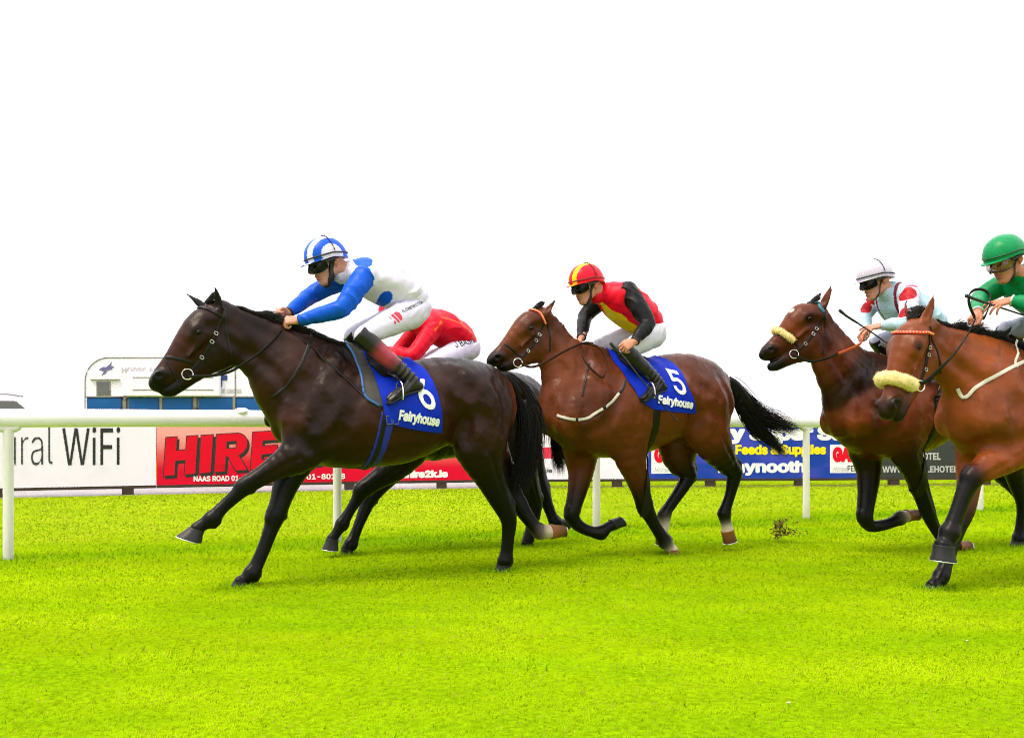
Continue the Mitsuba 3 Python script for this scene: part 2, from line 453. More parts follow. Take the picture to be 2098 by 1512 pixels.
def text2d(text, height, width=None, bold=False, shear=0.0, depth=0.002, thin=0.0):
    """Lettering from the origin along +x, capitals `height` tall, squeezed to `width`."""
    m = meshkit.text_mesh(text, height, depth, bold)
    if thin:
        top = np.asarray(m.face_normals)[:, 2] > 0.9
        g = shapely.union_all([sg.Polygon(t[:, :2]).buffer(1e-5) for t in np.asarray(m.triangles)[top]]).buffer(-thin)
        m = cat([trimesh.creation.extrude_polygon(q, depth, engine="earcut") for q in getattr(g, "geoms", [g])])
    v = np.array(m.vertices)
    v[:, 0] -= v[:, 0].min()
    if width:
        v[:, 0] *= width / v[:, 0].max()
    v[:, 0] += shear * v[:, 1]
    return trimesh.Trimesh(v, m.faces, process=False)
HORSES = {'h1': {'pos': (-1.15, 6.391),
        'trunk': [(0.336, 0.0, 1.076, 0.161, 1.2, 'B'), (0.224, 0.0, 1.143, 0.272, 1.22, 'B'), (0.058, -0.0, 1.13, 0.355, 1.2, 'B'), (-0.147, -0.0, 1.135, 0.363, 1.12, 'R'), (-0.358, -0.0, 1.157, 0.364, 1.08, 'R'),
                  (-0.555, 0.0, 1.2, 0.33, 1.06, 'R'), (-0.757, 0.0, 1.237, 0.292, 1.05, 'B'), (-0.926, -0.0, 1.242, 0.277, 1.0, 'B'), (-1.06, 0.0, 1.186, 0.208, 1.0, 'B')],
        'withers': [(0.224, 0.0, 1.485, 0.159, 1.7, 'B'), (0.108, -0.0, 1.498, 0.14, 1.8, 'B'), (0.007, 0.0, 1.49, 0.141, 1.9, 'B'), (-0.182, -0.0, 1.394, 0.136, 1.5, 'B')],
        'croup': [(-0.683, 0.0, 1.351, 0.175, 1.25, 'B'), (-0.832, 0.0, 1.354, 0.177, 1.2, 'B'), (-1.002, 0.0, 1.336, 0.161, 1.2, 'B'), (-1.118, -0.0, 1.312, 0.122, 1.2, 'B')],
        'neck': [(0.828, -0.0, 1.772, 0.115, 1.7, 'B'), (0.721, 0.0, 1.664, 0.174, 1.9, 'B'), (0.586, -0.0, 1.595, 0.198, 2.0, 'B'), (0.42, 0.0, 1.479, 0.249, 1.9, 'B'), (0.316, 0.0, 1.36, 0.313, 1.6, 'B'),
                 (0.191, 0.0, 1.203, 0.266, 1.4, 'B')],
        'skull': [(0.835, 0.0, 1.714, 0.109, 1.3, 'B'), (0.914, -0.0, 1.71, 0.121, 1.15, 'B'), (0.98, 0.0, 1.622, 0.117, 1.25, 'R'), (1.055, -0.0, 1.509, 0.101, 1.5, 'R'), (1.123, -0.0, 1.423, 0.085, 1.55, 'R'),
                  (1.181, 0.0, 1.359, 0.072, 1.25, 'D'), (1.208, -0.0, 1.333, 0.056, 1.1, 'K')],
        'jaw': [(0.813, 0.0, 1.574, 0.144, 1.7, 'B'), (0.889, 0.0, 1.508, 0.108, 1.7, 'B'), (0.986, -0.0, 1.41, 0.066, 1.5, 'B'), (1.064, -0.0, 1.342, 0.053, 1.3, 'D'), (1.123, -0.0, 1.301, 0.053, 1.25, 'K'),
                (1.152, 0.0, 1.288, 0.044, 1.2, 'K')],
        'mouth': [(1.187, -0.0, 1.287, 0.008, 0.2, 'K'), (1.143, -0.0, 1.313, 0.008, 0.2, 'K'), (1.093, 0.0, 1.351, 0.005, 0.2, 'K')],
        'eye': [(0.968, 0.0, 1.657, 0.028, 1.0, 'K')],
        'nostril': [(1.199, -0.0, 1.374, 0.025, 1.0, 'K')],
        'ears': [[(0.844, 0.065, 1.795, 0.028, 1.0, 'B'), (0.845, 0.072, 1.851, 0.032, 1.0, 'D'), (0.854, 0.08, 1.906, 0.022, 1.0, 'D'), (0.87, 0.085, 1.955, 0.005, 1.0, 'K')],
                 [(0.914, -0.065, 1.826, 0.029, 1.0, 'B'), (0.947, -0.075, 1.864, 0.029, 1.0, 'D'), (0.992, -0.085, 1.898, 0.016, 1.0, 'D'), (1.034, -0.095, 1.929, 0.004, 1.0, 'K')]],
        'legs': {'fore_near': [(0.25, 0.13, 0.972, 0.169, 1.2, 'B'), (0.362, 0.15, 0.86, 0.122, 1.2, 'B'), (0.474, 0.14, 0.797, 0.086, 1.2, 'B'), (0.582, 0.13, 0.732, 0.065, 1.15, 'D'), (0.679, 0.12, 0.67, 0.057, 1.05, 'K'),
                               (0.737, 0.115, 0.614, 0.046, 1.1, 'K'), (0.8, 0.11, 0.556, 0.041, 1.2, 'K'), (0.848, 0.11, 0.508, 0.044, 1.15, 'K'), (0.887, 0.105, 0.462, 0.052, 1.05, 'K'), (0.94, 0.1, 0.432, 0.041, 1.05, 'K'),
                               (0.976, 0.1, 0.405, 0.045, 1.0, 'K')],
                 'fore_off': [(0.231, -0.14, 0.952, 0.169, 1.2, 'B'), (0.315, -0.14, 0.801, 0.121, 1.2, 'D'), (0.374, -0.12, 0.685, 0.094, 1.15, 'K'), (0.417, -0.1, 0.564, 0.073, 1.1, 'K'), (0.455, -0.085, 0.454, 0.065, 1.0, 'K'),
                              (0.489, -0.075, 0.364, 0.051, 1.1, 'K'), (0.536, -0.06, 0.243, 0.046, 1.2, 'K'), (0.586, -0.05, 0.135, 0.047, 1.1, 'K'), (0.618, -0.045, 0.076, 0.055, 1.0, 'K'), (0.663, -0.04, 0.04, 0.042, 1.0, 'K'),
                              (0.691, -0.04, 0.026, 0.045, 1.0, 'K')],
                 'hind_near': [(-1.02, 0.1, 1.142, 0.176, 1.0, 'B'), (-0.944, 0.13, 0.984, 0.203, 1.25, 'B'), (-0.952, 0.14, 0.861, 0.168, 1.3, 'B'), (-1.012, 0.13, 0.713, 0.116, 1.2, 'D'), (-1.089, 0.11, 0.562, 0.085, 1.2, 'K'),
                               (-1.166, 0.09, 0.434, 0.069, 1.2, 'K'), (-1.193, 0.08, 0.357, 0.059, 1.2, 'K'), (-1.19, 0.07, 0.249, 0.048, 1.15, 'K'), (-1.182, 0.06, 0.141, 0.048, 1.1, 'K'),
                               (-1.173, 0.055, 0.076, 0.054, 1.0, 'K'), (-1.156, 0.05, 0.034, 0.048, 1.0, 'K')],
                 'hind_off': [(-1.1, -0.1, 1.145, 0.182, 1.0, 'B'), (-1.053, -0.13, 0.981, 0.204, 1.25, 'B'), (-1.127, -0.14, 0.815, 0.169, 1.3, 'B'), (-1.222, -0.13, 0.649, 0.118, 1.2, 'K'),
                              (-1.302, -0.11, 0.538, 0.081, 1.2, 'K'), (-1.357, -0.09, 0.456, 0.066, 1.2, 'K'), (-1.401, -0.08, 0.385, 0.055, 1.2, 'K'), (-1.458, -0.07, 0.31, 0.05, 1.1, 'K'),
                              (-1.506, -0.06, 0.261, 0.057, 1.0, 'K'), (-1.539, -0.06, 0.256, 0.054, 1.0, 'W'), (-1.596, -0.06, 0.257, 0.052, 1.0, 'W')]},
        'hooves': {'fore_near': [(0.979, 0.1, 0.402, 0.047, 1.0, 'H'), (1.102, 0.1, 0.364, 0.0, 1.0, 'H'), (0.952, 0.1, 0.311, 0.0, 1.0, 'H')],
                   'fore_off': [(0.691, -0.04, 0.029, 0.045, 1.0, 'H'), (0.763, -0.04, -0.008, 0.0, 1.0, 'H'), (0.638, -0.04, -0.023, 0.0, 1.0, 'H')],
                   'hind_near': [(-1.159, 0.05, 0.041, 0.05, 1.0, 'H'), (-1.086, 0.05, -0.009, 0.0, 1.0, 'H'), (-1.218, 0.05, -0.02, 0.0, 1.0, 'H')],
                   'hind_off': [(-1.596, -0.06, 0.257, 0.056, 1.0, 'T'), (-1.721, -0.06, 0.21, 0.0, 1.0, 'T'), (-1.712, -0.06, 0.301, 0.0, 1.0, 'T')]}},
 'h2': {'like': 'h1',
        'legs': {'fore_near': [(0.082, 0.13, 0.851, 0.162, 1.2, 'B'), (0.201, 0.15, 0.724, 0.121, 1.2, 'D'), (0.319, 0.13, 0.637, 0.088, 1.15, 'K'), (0.453, 0.11, 0.543, 0.068, 1.05, 'K'), (0.503, 0.1, 0.46, 0.05, 1.15, 'K'),
                               (0.561, 0.09, 0.366, 0.042, 1.15, 'K'), (0.619, 0.08, 0.268, 0.052, 1.0, 'K'), (0.666, 0.075, 0.194, 0.04, 1.0, 'K'), (0.696, 0.07, 0.151, 0.046, 1.0, 'K')],
                 'fore_off': [(0.023, -0.14, 0.844, 0.168, 1.2, 'B'), (0.152, -0.14, 0.679, 0.117, 1.2, 'K'), (0.26, -0.12, 0.557, 0.083, 1.15, 'K'), (0.346, -0.1, 0.441, 0.062, 1.05, 'K'), (0.39, -0.09, 0.357, 0.055, 1.1, 'K'),
                              (0.437, -0.07, 0.258, 0.045, 1.15, 'K'), (0.481, -0.06, 0.155, 0.045, 1.1, 'K'), (0.516, -0.05, 0.085, 0.053, 1.0, 'K'), (0.549, -0.05, 0.046, 0.047, 1.0, 'K')],
                 'hind_near': [(-1.01, 0.1, 1.162, 0.18, 1.0, 'B'), (-0.922, 0.13, 0.99, 0.196, 1.25, 'B'), (-0.95, 0.13, 0.755, 0.145, 1.25, 'D'), (-1.034, 0.11, 0.517, 0.09, 1.2, 'K'), (-1.1, 0.09, 0.372, 0.069, 1.2, 'K'),
                               (-1.09, 0.08, 0.263, 0.054, 1.15, 'K'), (-1.066, 0.07, 0.142, 0.048, 1.1, 'K'), (-1.052, 0.06, 0.068, 0.054, 1.0, 'K'), (-1.035, 0.055, 0.03, 0.048, 1.0, 'K')],
                 'hind_off': [(-1.109, -0.1, 1.165, 0.185, 1.0, 'B'), (-1.055, -0.13, 0.988, 0.194, 1.25, 'B'), (-1.147, -0.13, 0.744, 0.138, 1.25, 'D'), (-1.22, -0.11, 0.566, 0.084, 1.2, 'K'),
                              (-1.265, -0.09, 0.455, 0.067, 1.2, 'K'), (-1.304, -0.08, 0.348, 0.053, 1.15, 'K'), (-1.339, -0.07, 0.254, 0.049, 1.1, 'K'), (-1.369, -0.06, 0.191, 0.056, 1.0, 'K'),
                              (-1.406, -0.055, 0.173, 0.049, 1.0, 'K')]},
        'hooves': {'fore_near': [(0.696, 0.07, 0.147, 0.048, 1.0, 'H'), (0.779, 0.07, 0.069, 0.0, 1.0, 'H'), (0.649, 0.07, 0.05, 0.0, 1.0, 'H')],
                   'fore_off': [(0.549, -0.05, 0.046, 0.047, 1.0, 'H'), (0.602, -0.05, -0.004, 0.0, 1.0, 'H'), (0.495, -0.05, -0.009, 0.0, 1.0, 'H')],
                   'hind_near': [(-1.04, 0.055, 0.038, 0.05, 1.0, 'H'), (-0.988, 0.055, -0.007, 0.0, 1.0, 'H'), (-1.111, 0.055, -0.013, 0.0, 1.0, 'H')],
                   'hind_off': [(-1.406, -0.055, 0.173, 0.049, 1.0, 'H'), (-1.505, -0.055, 0.119, 0.0, 1.0, 'H'), (-1.5, -0.055, 0.214, 0.0, 1.0, 'H')]},
        'neck': [(0.9, -0.0, 1.621, 0.115, 1.7, 'B'), (0.772, 0.0, 1.54, 0.174, 1.9, 'B'), (0.624, -0.0, 1.503, 0.198, 2.0, 'B'), (0.437, 0.0, 1.427, 0.249, 1.9, 'B'), (0.309, 0.0, 1.334, 0.313, 1.6, 'B'),
                 (0.151, 0.0, 1.21, 0.266, 1.4, 'B')],
        'skull': [(0.894, 0.0, 1.563, 0.109, 1.3, 'B'), (0.97, -0.0, 1.541, 0.121, 1.15, 'B'), (1.014, 0.0, 1.44, 0.117, 1.25, 'R'), (1.062, -0.0, 1.313, 0.101, 1.5, 'R'), (1.109, -0.0, 1.214, 0.085, 1.55, 'R'),
                  (1.151, 0.0, 1.139, 0.072, 1.25, 'D'), (1.172, -0.0, 1.107, 0.056, 1.1, 'K')],
        'jaw': [(0.841, 0.0, 1.431, 0.144, 1.7, 'B'), (0.9, 0.0, 1.35, 0.108, 1.7, 'B'), (0.973, -0.0, 1.232, 0.066, 1.5, 'B'), (1.033, -0.0, 1.149, 0.053, 1.3, 'D'), (1.082, -0.0, 1.095, 0.053, 1.25, 'K'),
                (1.107, 0.0, 1.076, 0.044, 1.2, 'K')],
        'mouth': [(1.141, -0.0, 1.067, 0.008, 0.2, 'K'), (1.104, -0.0, 1.103, 0.008, 0.2, 'K'), (1.064, 0.0, 1.151, 0.005, 0.2, 'K')],
        'eye': [(1.011, 0.0, 1.477, 0.028, 1.0, 'K')],
        'nostril': [(1.172, -0.0, 1.149, 0.025, 1.0, 'K')],
        'ears': [[(0.921, 0.065, 1.639, 0.028, 1.0, 'B'), (0.934, 0.072, 1.694, 0.032, 1.0, 'D'), (0.956, 0.08, 1.745, 0.022, 1.0, 'D'), (0.982, 0.085, 1.79, 0.005, 1.0, 'K')],
                 [(0.996, -0.065, 1.654, 0.029, 1.0, 'B'), (1.037, -0.075, 1.684, 0.029, 1.0, 'D'), (1.088, -0.085, 1.707, 0.016, 1.0, 'D'), (1.136, -0.095, 1.727, 0.004, 1.0, 'K')]],
        'pos': (-0.844, 7.859)},
 'h3': {'like': 'h1',
        'tr': (0.0, 0.065, 1.06),
        'croup_up': 0.06,
        'neck': [(0.491, -0.0, 1.898, 0.096, 1.6, 'B'), (0.427, -0.0, 1.766, 0.146, 1.9, 'B'), (0.329, -0.0, 1.588, 0.194, 1.9, 'B'), (0.199, 0.0, 1.393, 0.273, 1.75, 'B'), (0.084, 0.0, 1.277, 0.345, 1.5, 'B'),
                 (-0.067, -0.0, 1.153, 0.285, 1.3, 'B')],
        'skull': [(0.51, -0.003, 1.878, 0.096, 1.2, 'B'), (0.592, -0.018, 1.861, 0.103, 1.1, 'B'), (0.658, -0.029, 1.783, 0.103, 1.2, 'R'), (0.731, -0.042, 1.697, 0.088, 1.45, 'R'), (0.793, -0.053, 1.635, 0.074, 1.5, 'B'),
                  (0.854, -0.064, 1.585, 0.066, 1.2, 'D'), (0.888, -0.07, 1.565, 0.047, 1.05, 'K')],
        'jaw': [(0.503, -0.002, 1.714, 0.127, 1.7, 'B'), (0.573, -0.014, 1.651, 0.096, 1.7, 'B'), (0.662, -0.03, 1.588, 0.065, 1.5, 'B'), (0.731, -0.042, 1.553, 0.051, 1.3, 'D'), (0.789, -0.053, 1.533, 0.049, 1.25, 'K'),
                (0.816, -0.057, 1.521, 0.038, 1.2, 'K')],
        'mouth': [(0.885, -0.069, 1.501, 0.007, 0.2, 'K'), (0.831, -0.06, 1.536, 0.007, 0.2, 'K'), (0.777, -0.051, 1.567, 0.005, 0.2, 'K')],
        'eye': [(0.604, -0.02, 1.818, 0.027, 1.0, 'K')],
        'nostril': [(0.858, -0.065, 1.585, 0.027, 1.0, 'K')],
        'yaw': -10,
        'ears': [[(0.494, 0.06, 1.933, 0.03, 1.0, 'B'), (0.469, 0.07, 1.975, 0.03, 1.0, 'B'), (0.44, 0.08, 2.017, 0.019, 1.0, 'D'), (0.421, 0.085, 2.048, 0.005, 1.0, 'K')],
                 [(0.539, -0.06, 1.945, 0.031, 1.0, 'B'), (0.516, -0.075, 1.99, 0.027, 1.0, 'D'), (0.468, -0.085, 2.021, 0.019, 1.0, 'D'), (0.432, -0.09, 2.039, 0.005, 1.0, 'K')]],
        'legs': {'fore_near': [(-0.19, 0.14, 0.956, 0.172, 1.2, 'B'), (-0.215, 0.15, 0.8, 0.129, 1.2, 'B'), (-0.268, 0.13, 0.688, 0.102, 1.15, 'B'), (-0.33, 0.11, 0.548, 0.079, 1.1, 'D'), (-0.388, 0.09, 0.406, 0.068, 1.0, 'K'),
                               (-0.435, 0.08, 0.332, 0.058, 1.1, 'K'), (-0.502, 0.07, 0.232, 0.05, 1.2, 'K'), (-0.565, 0.06, 0.152, 0.054, 1.1, 'K'), (-0.601, 0.055, 0.106, 0.059, 1.0, 'K'), (-0.646, 0.05, 0.058, 0.045, 1.0, 'W'),
                               (-0.67, 0.05, 0.037, 0.047, 1.0, 'W')],
                 'fore_off': [(0.082, -0.14, 0.974, 0.176, 1.2, 'B'), (0.077, -0.15, 0.794, 0.136, 1.2, 'B'), (0.082, -0.14, 0.687, 0.108, 1.15, 'B'), (0.128, -0.12, 0.518, 0.079, 1.1, 'D'), (0.183, -0.1, 0.363, 0.063, 1.0, 'K'),
                              (0.165, -0.1, 0.295, 0.057, 1.1, 'K'), (0.099, -0.09, 0.238, 0.048, 1.2, 'K'), (0.011, -0.08, 0.203, 0.046, 1.1, 'K'), (-0.065, -0.07, 0.189, 0.054, 1.0, 'K'), (-0.124, -0.07, 0.23, 0.044, 1.0, 'K'),
                              (-0.169, -0.07, 0.249, 0.046, 1.0, 'K')],
                 'hind_near': [(-0.989, 0.1, 1.238, 0.205, 1.0, 'B'), (-0.934, 0.13, 1.107, 0.224, 1.25, 'B'), (-0.97, 0.14, 0.993, 0.191, 1.3, 'B'), (-1.075, 0.13, 0.849, 0.135, 1.2, 'D'), (-1.184, 0.11, 0.732, 0.091, 1.2, 'K'),
                               (-1.261, 0.1, 0.668, 0.073, 1.2, 'K'), (-1.254, 0.09, 0.593, 0.06, 1.2, 'K'), (-1.236, 0.08, 0.493, 0.048, 1.15, 'K'), (-1.203, 0.07, 0.39, 0.048, 1.1, 'K'), (-1.185, 0.06, 0.319, 0.056, 1.0, 'K'),
                               (-1.2, 0.06, 0.248, 0.046, 1.0, 'K'), (-1.211, 0.06, 0.21, 0.048, 1.0, 'W'), (-1.216, 0.06, 0.176, 0.052, 1.0, 'W')],
                 'hind_off': [(-1.004, -0.1, 1.222, 0.201, 1.0, 'B'), (-0.924, -0.13, 1.075, 0.218, 1.25, 'B'), (-0.857, -0.14, 0.899, 0.184, 1.3, 'B'), (-0.864, -0.12, 0.749, 0.121, 1.2, 'D'),
                              (-0.939, -0.1, 0.644, 0.069, 1.2, 'K'), (-0.883, -0.09, 0.567, 0.06, 1.2, 'K'), (-0.798, -0.08, 0.466, 0.052, 1.15, 'K'), (-0.709, -0.07, 0.37, 0.049, 1.1, 'K'),
                              (-0.664, -0.06, 0.311, 0.055, 1.0, 'K'), (-0.669, -0.06, 0.249, 0.045, 1.0, 'W'), (-0.645, -0.06, 0.181, 0.045, 1.0, 'W')]},
        'hooves': {'fore_near': [(-0.67, 0.05, 0.037, 0.049, 1.0, 'T'), (-0.618, 0.05, -0.009, 0.0, 1.0, 'T'), (-0.756, 0.05, -0.016, 0.0, 1.0, 'T')],
                   'fore_off': [(-0.174, -0.07, 0.252, 0.048, 1.0, 'H'), (-0.293, -0.07, 0.235, 0.0, 1.0, 'H'), (-0.243, -0.07, 0.318, 0.0, 1.0, 'H')],
                   'hind_near': [(-1.216, 0.06, 0.172, 0.054, 1.0, 'T'), (-1.185, 0.06, 0.061, 0.0, 1.0, 'T'), (-1.306, 0.06, 0.089, 0.0, 1.0, 'T')],
                   'hind_off': [(-0.64, -0.06, 0.173, 0.049, 1.0, 'T'), (-0.583, -0.06, 0.073, 0.0, 1.0, 'T'), (-0.688, -0.06, 0.072, 0.0, 1.0, 'T')]},
        'pos': (0.693, 7.482)},
 'h4': {'like': 'h1',
        'tr': (0.0, 0.03, 1.0),
        'neck': [(0.652, -0.0, 1.93, 0.105, 1.5, 'B'), (0.573, -0.0, 1.761, 0.168, 1.8, 'B'), (0.463, 0.0, 1.604, 0.22, 1.8, 'B'), (0.301, 0.0, 1.415, 0.278, 1.7, 'D'), (0.157, -0.0, 1.282, 0.344, 1.5, 'D'),
                 (-0.053, 0.0, 1.155, 0.291, 1.3, 'D')],
        'skull': [(0.647, -0.005, 1.923, 0.101, 1.2, 'B'), (0.743, -0.047, 1.923, 0.117, 1.1, 'B'), (0.81, -0.077, 1.829, 0.113, 1.2, 'R'), (0.885, -0.11, 1.74, 0.094, 1.45, 'B'), (0.942, -0.136, 1.689, 0.078, 1.5, 'B'),
                  (0.991, -0.158, 1.65, 0.066, 1.2, 'D'), (1.02, -0.17, 1.631, 0.047, 1.05, 'K')],
        'jaw': [(0.665, -0.013, 1.736, 0.14, 1.7, 'B'), (0.729, -0.041, 1.685, 0.109, 1.7, 'B'), (0.814, -0.079, 1.627, 0.07, 1.5, 'B'), (0.885, -0.11, 1.58, 0.053, 1.3, 'D'), (0.938, -0.134, 1.549, 0.047, 1.25, 'K'),
                (0.97, -0.148, 1.537, 0.037, 1.2, 'K')],
        'mouth': [(1.037, -0.178, 1.553, 0.007, 0.2, 'K'), (0.981, -0.153, 1.576, 0.007, 0.2, 'K'), (0.91, -0.121, 1.619, 0.006, 0.2, 'K')],
        'eye': [(0.725, -0.039, 1.907, 0.029, 1.0, 'K')],
        'nostril': [(0.984, -0.155, 1.662, 0.027, 1.0, 'K')],
        'yaw': -24,
        'ears': [[(0.636, 0.06, 2.001, 0.031, 1.0, 'B'), (0.62, 0.075, 2.062, 0.033, 1.0, 'B'), (0.599, 0.09, 2.123, 0.021, 1.0, 'B'), (0.583, 0.1, 2.18, 0.005, 1.0, 'K')],
                 [(0.649, -0.06, 2.007, 0.031, 1.0, 'B'), (0.606, -0.08, 2.067, 0.028, 1.0, 'D'), (0.553, -0.09, 2.11, 0.02, 1.0, 'D'), (0.504, -0.1, 2.146, 0.005, 1.0, 'K')]],
        'legs': {'fore_near': [(-0.096, 0.14, 1.014, 0.183, 1.2, 'B'), (-0.154, 0.15, 0.835, 0.136, 1.2, 'D'), (-0.25, 0.13, 0.705, 0.104, 1.15, 'D'), (-0.346, 0.11, 0.532, 0.077, 1.1, 'K'), (-0.449, 0.09, 0.357, 0.063, 1.0, 'K'),
                               (-0.493, 0.08, 0.281, 0.057, 1.1, 'K'), (-0.565, 0.07, 0.191, 0.049, 1.15, 'K'), (-0.649, 0.06, 0.108, 0.05, 1.1, 'K'), (-0.727, 0.055, 0.054, 0.056, 1.0, 'K'),
                               (-0.795, 0.05, 0.037, 0.046, 1.0, 'K'), (-0.835, 0.05, 0.031, 0.048, 1.0, 'K')],
                 'fore_off': [(0.033, -0.14, 1.034, 0.18, 1.2, 'B'), (-0.009, -0.15, 0.849, 0.148, 1.2, 'D'), (-0.031, -0.14, 0.697, 0.111, 1.15, 'D'), (0.004, -0.12, 0.495, 0.082, 1.1, 'K'), (0.05, -0.1, 0.314, 0.065, 1.0, 'K'),
                              (-0.003, -0.1, 0.235, 0.055, 1.1, 'K'), (-0.1, -0.09, 0.228, 0.049, 1.15, 'K'), (-0.213, -0.08, 0.249, 0.047, 1.1, 'K'), (-0.307, -0.07, 0.283, 0.056, 1.0, 'K'), (-0.35, -0.07, 0.294, 0.05, 1.0, 'W'),
                              (-0.389, -0.07, 0.3, 0.05, 1.0, 'K')],
                 'hind_near': [(-1.116, 0.1, 1.142, 0.176, 1.0, 'B'), (-1.18, 0.13, 0.984, 0.203, 1.25, 'B'), (-1.298, 0.14, 0.861, 0.168, 1.3, 'B'), (-1.412, 0.13, 0.713, 0.116, 1.2, 'D'), (-1.489, 0.11, 0.562, 0.085, 1.2, 'K'),
                               (-1.566, 0.09, 0.434, 0.069, 1.2, 'K'), (-1.593, 0.08, 0.357, 0.059, 1.2, 'K'), (-1.59, 0.07, 0.249, 0.048, 1.15, 'K'), (-1.582, 0.06, 0.141, 0.048, 1.1, 'K'),
                               (-1.573, 0.055, 0.076, 0.054, 1.0, 'K'), (-1.556, 0.05, 0.034, 0.048, 1.0, 'K')],
                 'hind_off': [(-1.193, -0.1, 1.145, 0.182, 1.0, 'B'), (-1.292, -0.13, 0.981, 0.204, 1.25, 'B'), (-1.514, -0.14, 0.815, 0.169, 1.3, 'B'), (-1.622, -0.13, 0.649, 0.118, 1.2, 'K'),
                              (-1.702, -0.11, 0.538, 0.081, 1.2, 'K'), (-1.757, -0.09, 0.456, 0.066, 1.2, 'K'), (-1.801, -0.08, 0.385, 0.055, 1.2, 'K'), (-1.858, -0.07, 0.31, 0.05, 1.1, 'K'),
                              (-1.906, -0.06, 0.261, 0.057, 1.0, 'K'), (-1.939, -0.06, 0.256, 0.054, 1.0, 'W'), (-1.996, -0.06, 0.257, 0.052, 1.0, 'W')]},
        'hooves': {'fore_near': [(-0.835, 0.05, 0.031, 0.05, 1.0, 'T'), (-0.962, 0.05, -0.034, 0.0, 1.0, 'T'), (-0.967, 0.05, 0.075, 0.0, 1.0, 'T')],
                   'fore_off': [(-0.383, -0.07, 0.301, 0.052, 1.0, 'T'), (-0.505, -0.07, 0.259, 0.0, 1.0, 'T'), (-0.488, -0.07, 0.355, 0.0, 1.0, 'T')],
                   'hind_near': [(-1.559, 0.05, 0.041, 0.05, 1.0, 'H'), (-1.486, 0.05, -0.009, 0.0, 1.0, 'H'), (-1.618, 0.05, -0.02, 0.0, 1.0, 'H')],
                   'hind_off': [(-1.996, -0.06, 0.257, 0.056, 1.0, 'T'), (-2.121, -0.06, 0.21, 0.0, 1.0, 'T'), (-2.112, -0.06, 0.301, 0.0, 1.0, 'T')]},
        'pos': (3.024, 7.651)},
 'h5': {'like': 'h1',
        'neck': [(0.741, -0.0, 1.688, 0.088, 1.5, 'B'), (0.618, -0.0, 1.572, 0.153, 1.8, 'B'), (0.461, -0.0, 1.494, 0.206, 1.8, 'B'), (0.284, -0.0, 1.401, 0.26, 1.7, 'B'), (0.138, -0.0, 1.28, 0.328, 1.5, 'B'),
                 (-0.047, -0.0, 1.153, 0.279, 1.3, 'B')],
        'skull': [(0.746, 0.0, 1.681, 0.095, 1.0, 'B'), (0.855, 0.008, 1.623, 0.103, 0.86, 'B'), (0.913, 0.012, 1.527, 0.103, 1.0, 'R'), (0.971, 0.016, 1.41, 0.084, 1.2, 'B'), (1.01, 0.019, 1.3, 0.071, 1.3, 'B'),
                  (1.054, 0.022, 1.192, 0.068, 1.05, 'D'), (1.076, 0.023, 1.148, 0.052, 0.9, 'K')],
        'jaw': [(0.718, -0.002, 1.521, 0.12, 1.55, 'B'), (0.773, 0.002, 1.415, 0.091, 1.55, 'B'), (0.873, 0.009, 1.287, 0.062, 1.5, 'B'), (0.944, 0.014, 1.193, 0.05, 1.3, 'D'), (0.98, 0.017, 1.137, 0.046, 1.2, 'K'),
                (0.997, 0.018, 1.115, 0.034, 1.15, 'K')],
        'mouth': [(1.041, 0.021, 1.075, 0.005, 0.2, 'K'), (1.01, 0.019, 1.137, 0.005, 0.2, 'K'), (0.98, 0.017, 1.186, 0.004, 0.2, 'K')],
        'eye': [(0.922, 0.013, 1.554, 0.028, 1.0, 'K')],
        'nostril': [(1.072, 0.023, 1.198, 0.025, 1.0, 'K')],
        'yaw': 4,
        'ears': [[(0.835, 0.075, 1.707, 0.031, 1.0, 'B'), (0.804, 0.085, 1.767, 0.033, 1.0, 'B'), (0.781, 0.095, 1.829, 0.022, 1.0, 'B'), (0.766, 0.1, 1.894, 0.005, 1.0, 'K')],
                 [(0.776, -0.075, 1.735, 0.032, 1.0, 'B'), (0.794, -0.09, 1.787, 0.032, 1.0, 'B'), (0.797, -0.1, 1.836, 0.019, 1.0, 'B'), (0.779, -0.105, 1.891, 0.005, 1.0, 'K')]],
        'legs': {'fore_near': [(0.047, 0.13, 1.021, 0.188, 1.2, 'B'), (0.177, 0.15, 0.893, 0.141, 1.2, 'B'), (0.281, 0.14, 0.827, 0.108, 1.15, 'R'), (0.375, 0.13, 0.774, 0.086, 1.1, 'B'), (0.447, 0.12, 0.731, 0.073, 1.0, 'K'),
                               (0.502, 0.115, 0.65, 0.06, 1.1, 'K'), (0.556, 0.11, 0.535, 0.053, 1.15, 'K'), (0.602, 0.105, 0.433, 0.055, 1.1, 'K'), (0.626, 0.1, 0.374, 0.066, 1.0, 'K'), (0.66, 0.1, 0.325, 0.053, 1.0, 'K'),
                               (0.681, 0.1, 0.298, 0.059, 1.0, 'K')],
                 'fore_off': [(0.119, -0.14, 1.037, 0.174, 1.2, 'B'), (0.135, -0.15, 0.902, 0.134, 1.2, 'B'), (0.177, -0.13, 0.77, 0.1, 1.15, 'R'), (0.23, -0.1, 0.623, 0.076, 1.1, 'B'), (0.284, -0.085, 0.484, 0.066, 1.0, 'D'),
                              (0.349, -0.075, 0.376, 0.051, 1.1, 'K'), (0.428, -0.06, 0.251, 0.045, 1.15, 'K'), (0.493, -0.05, 0.148, 0.045, 1.1, 'K'), (0.538, -0.045, 0.071, 0.053, 1.0, 'K'),
                              (0.591, -0.04, 0.03, 0.042, 1.0, 'K'), (0.617, -0.04, 0.016, 0.045, 1.0, 'K')],
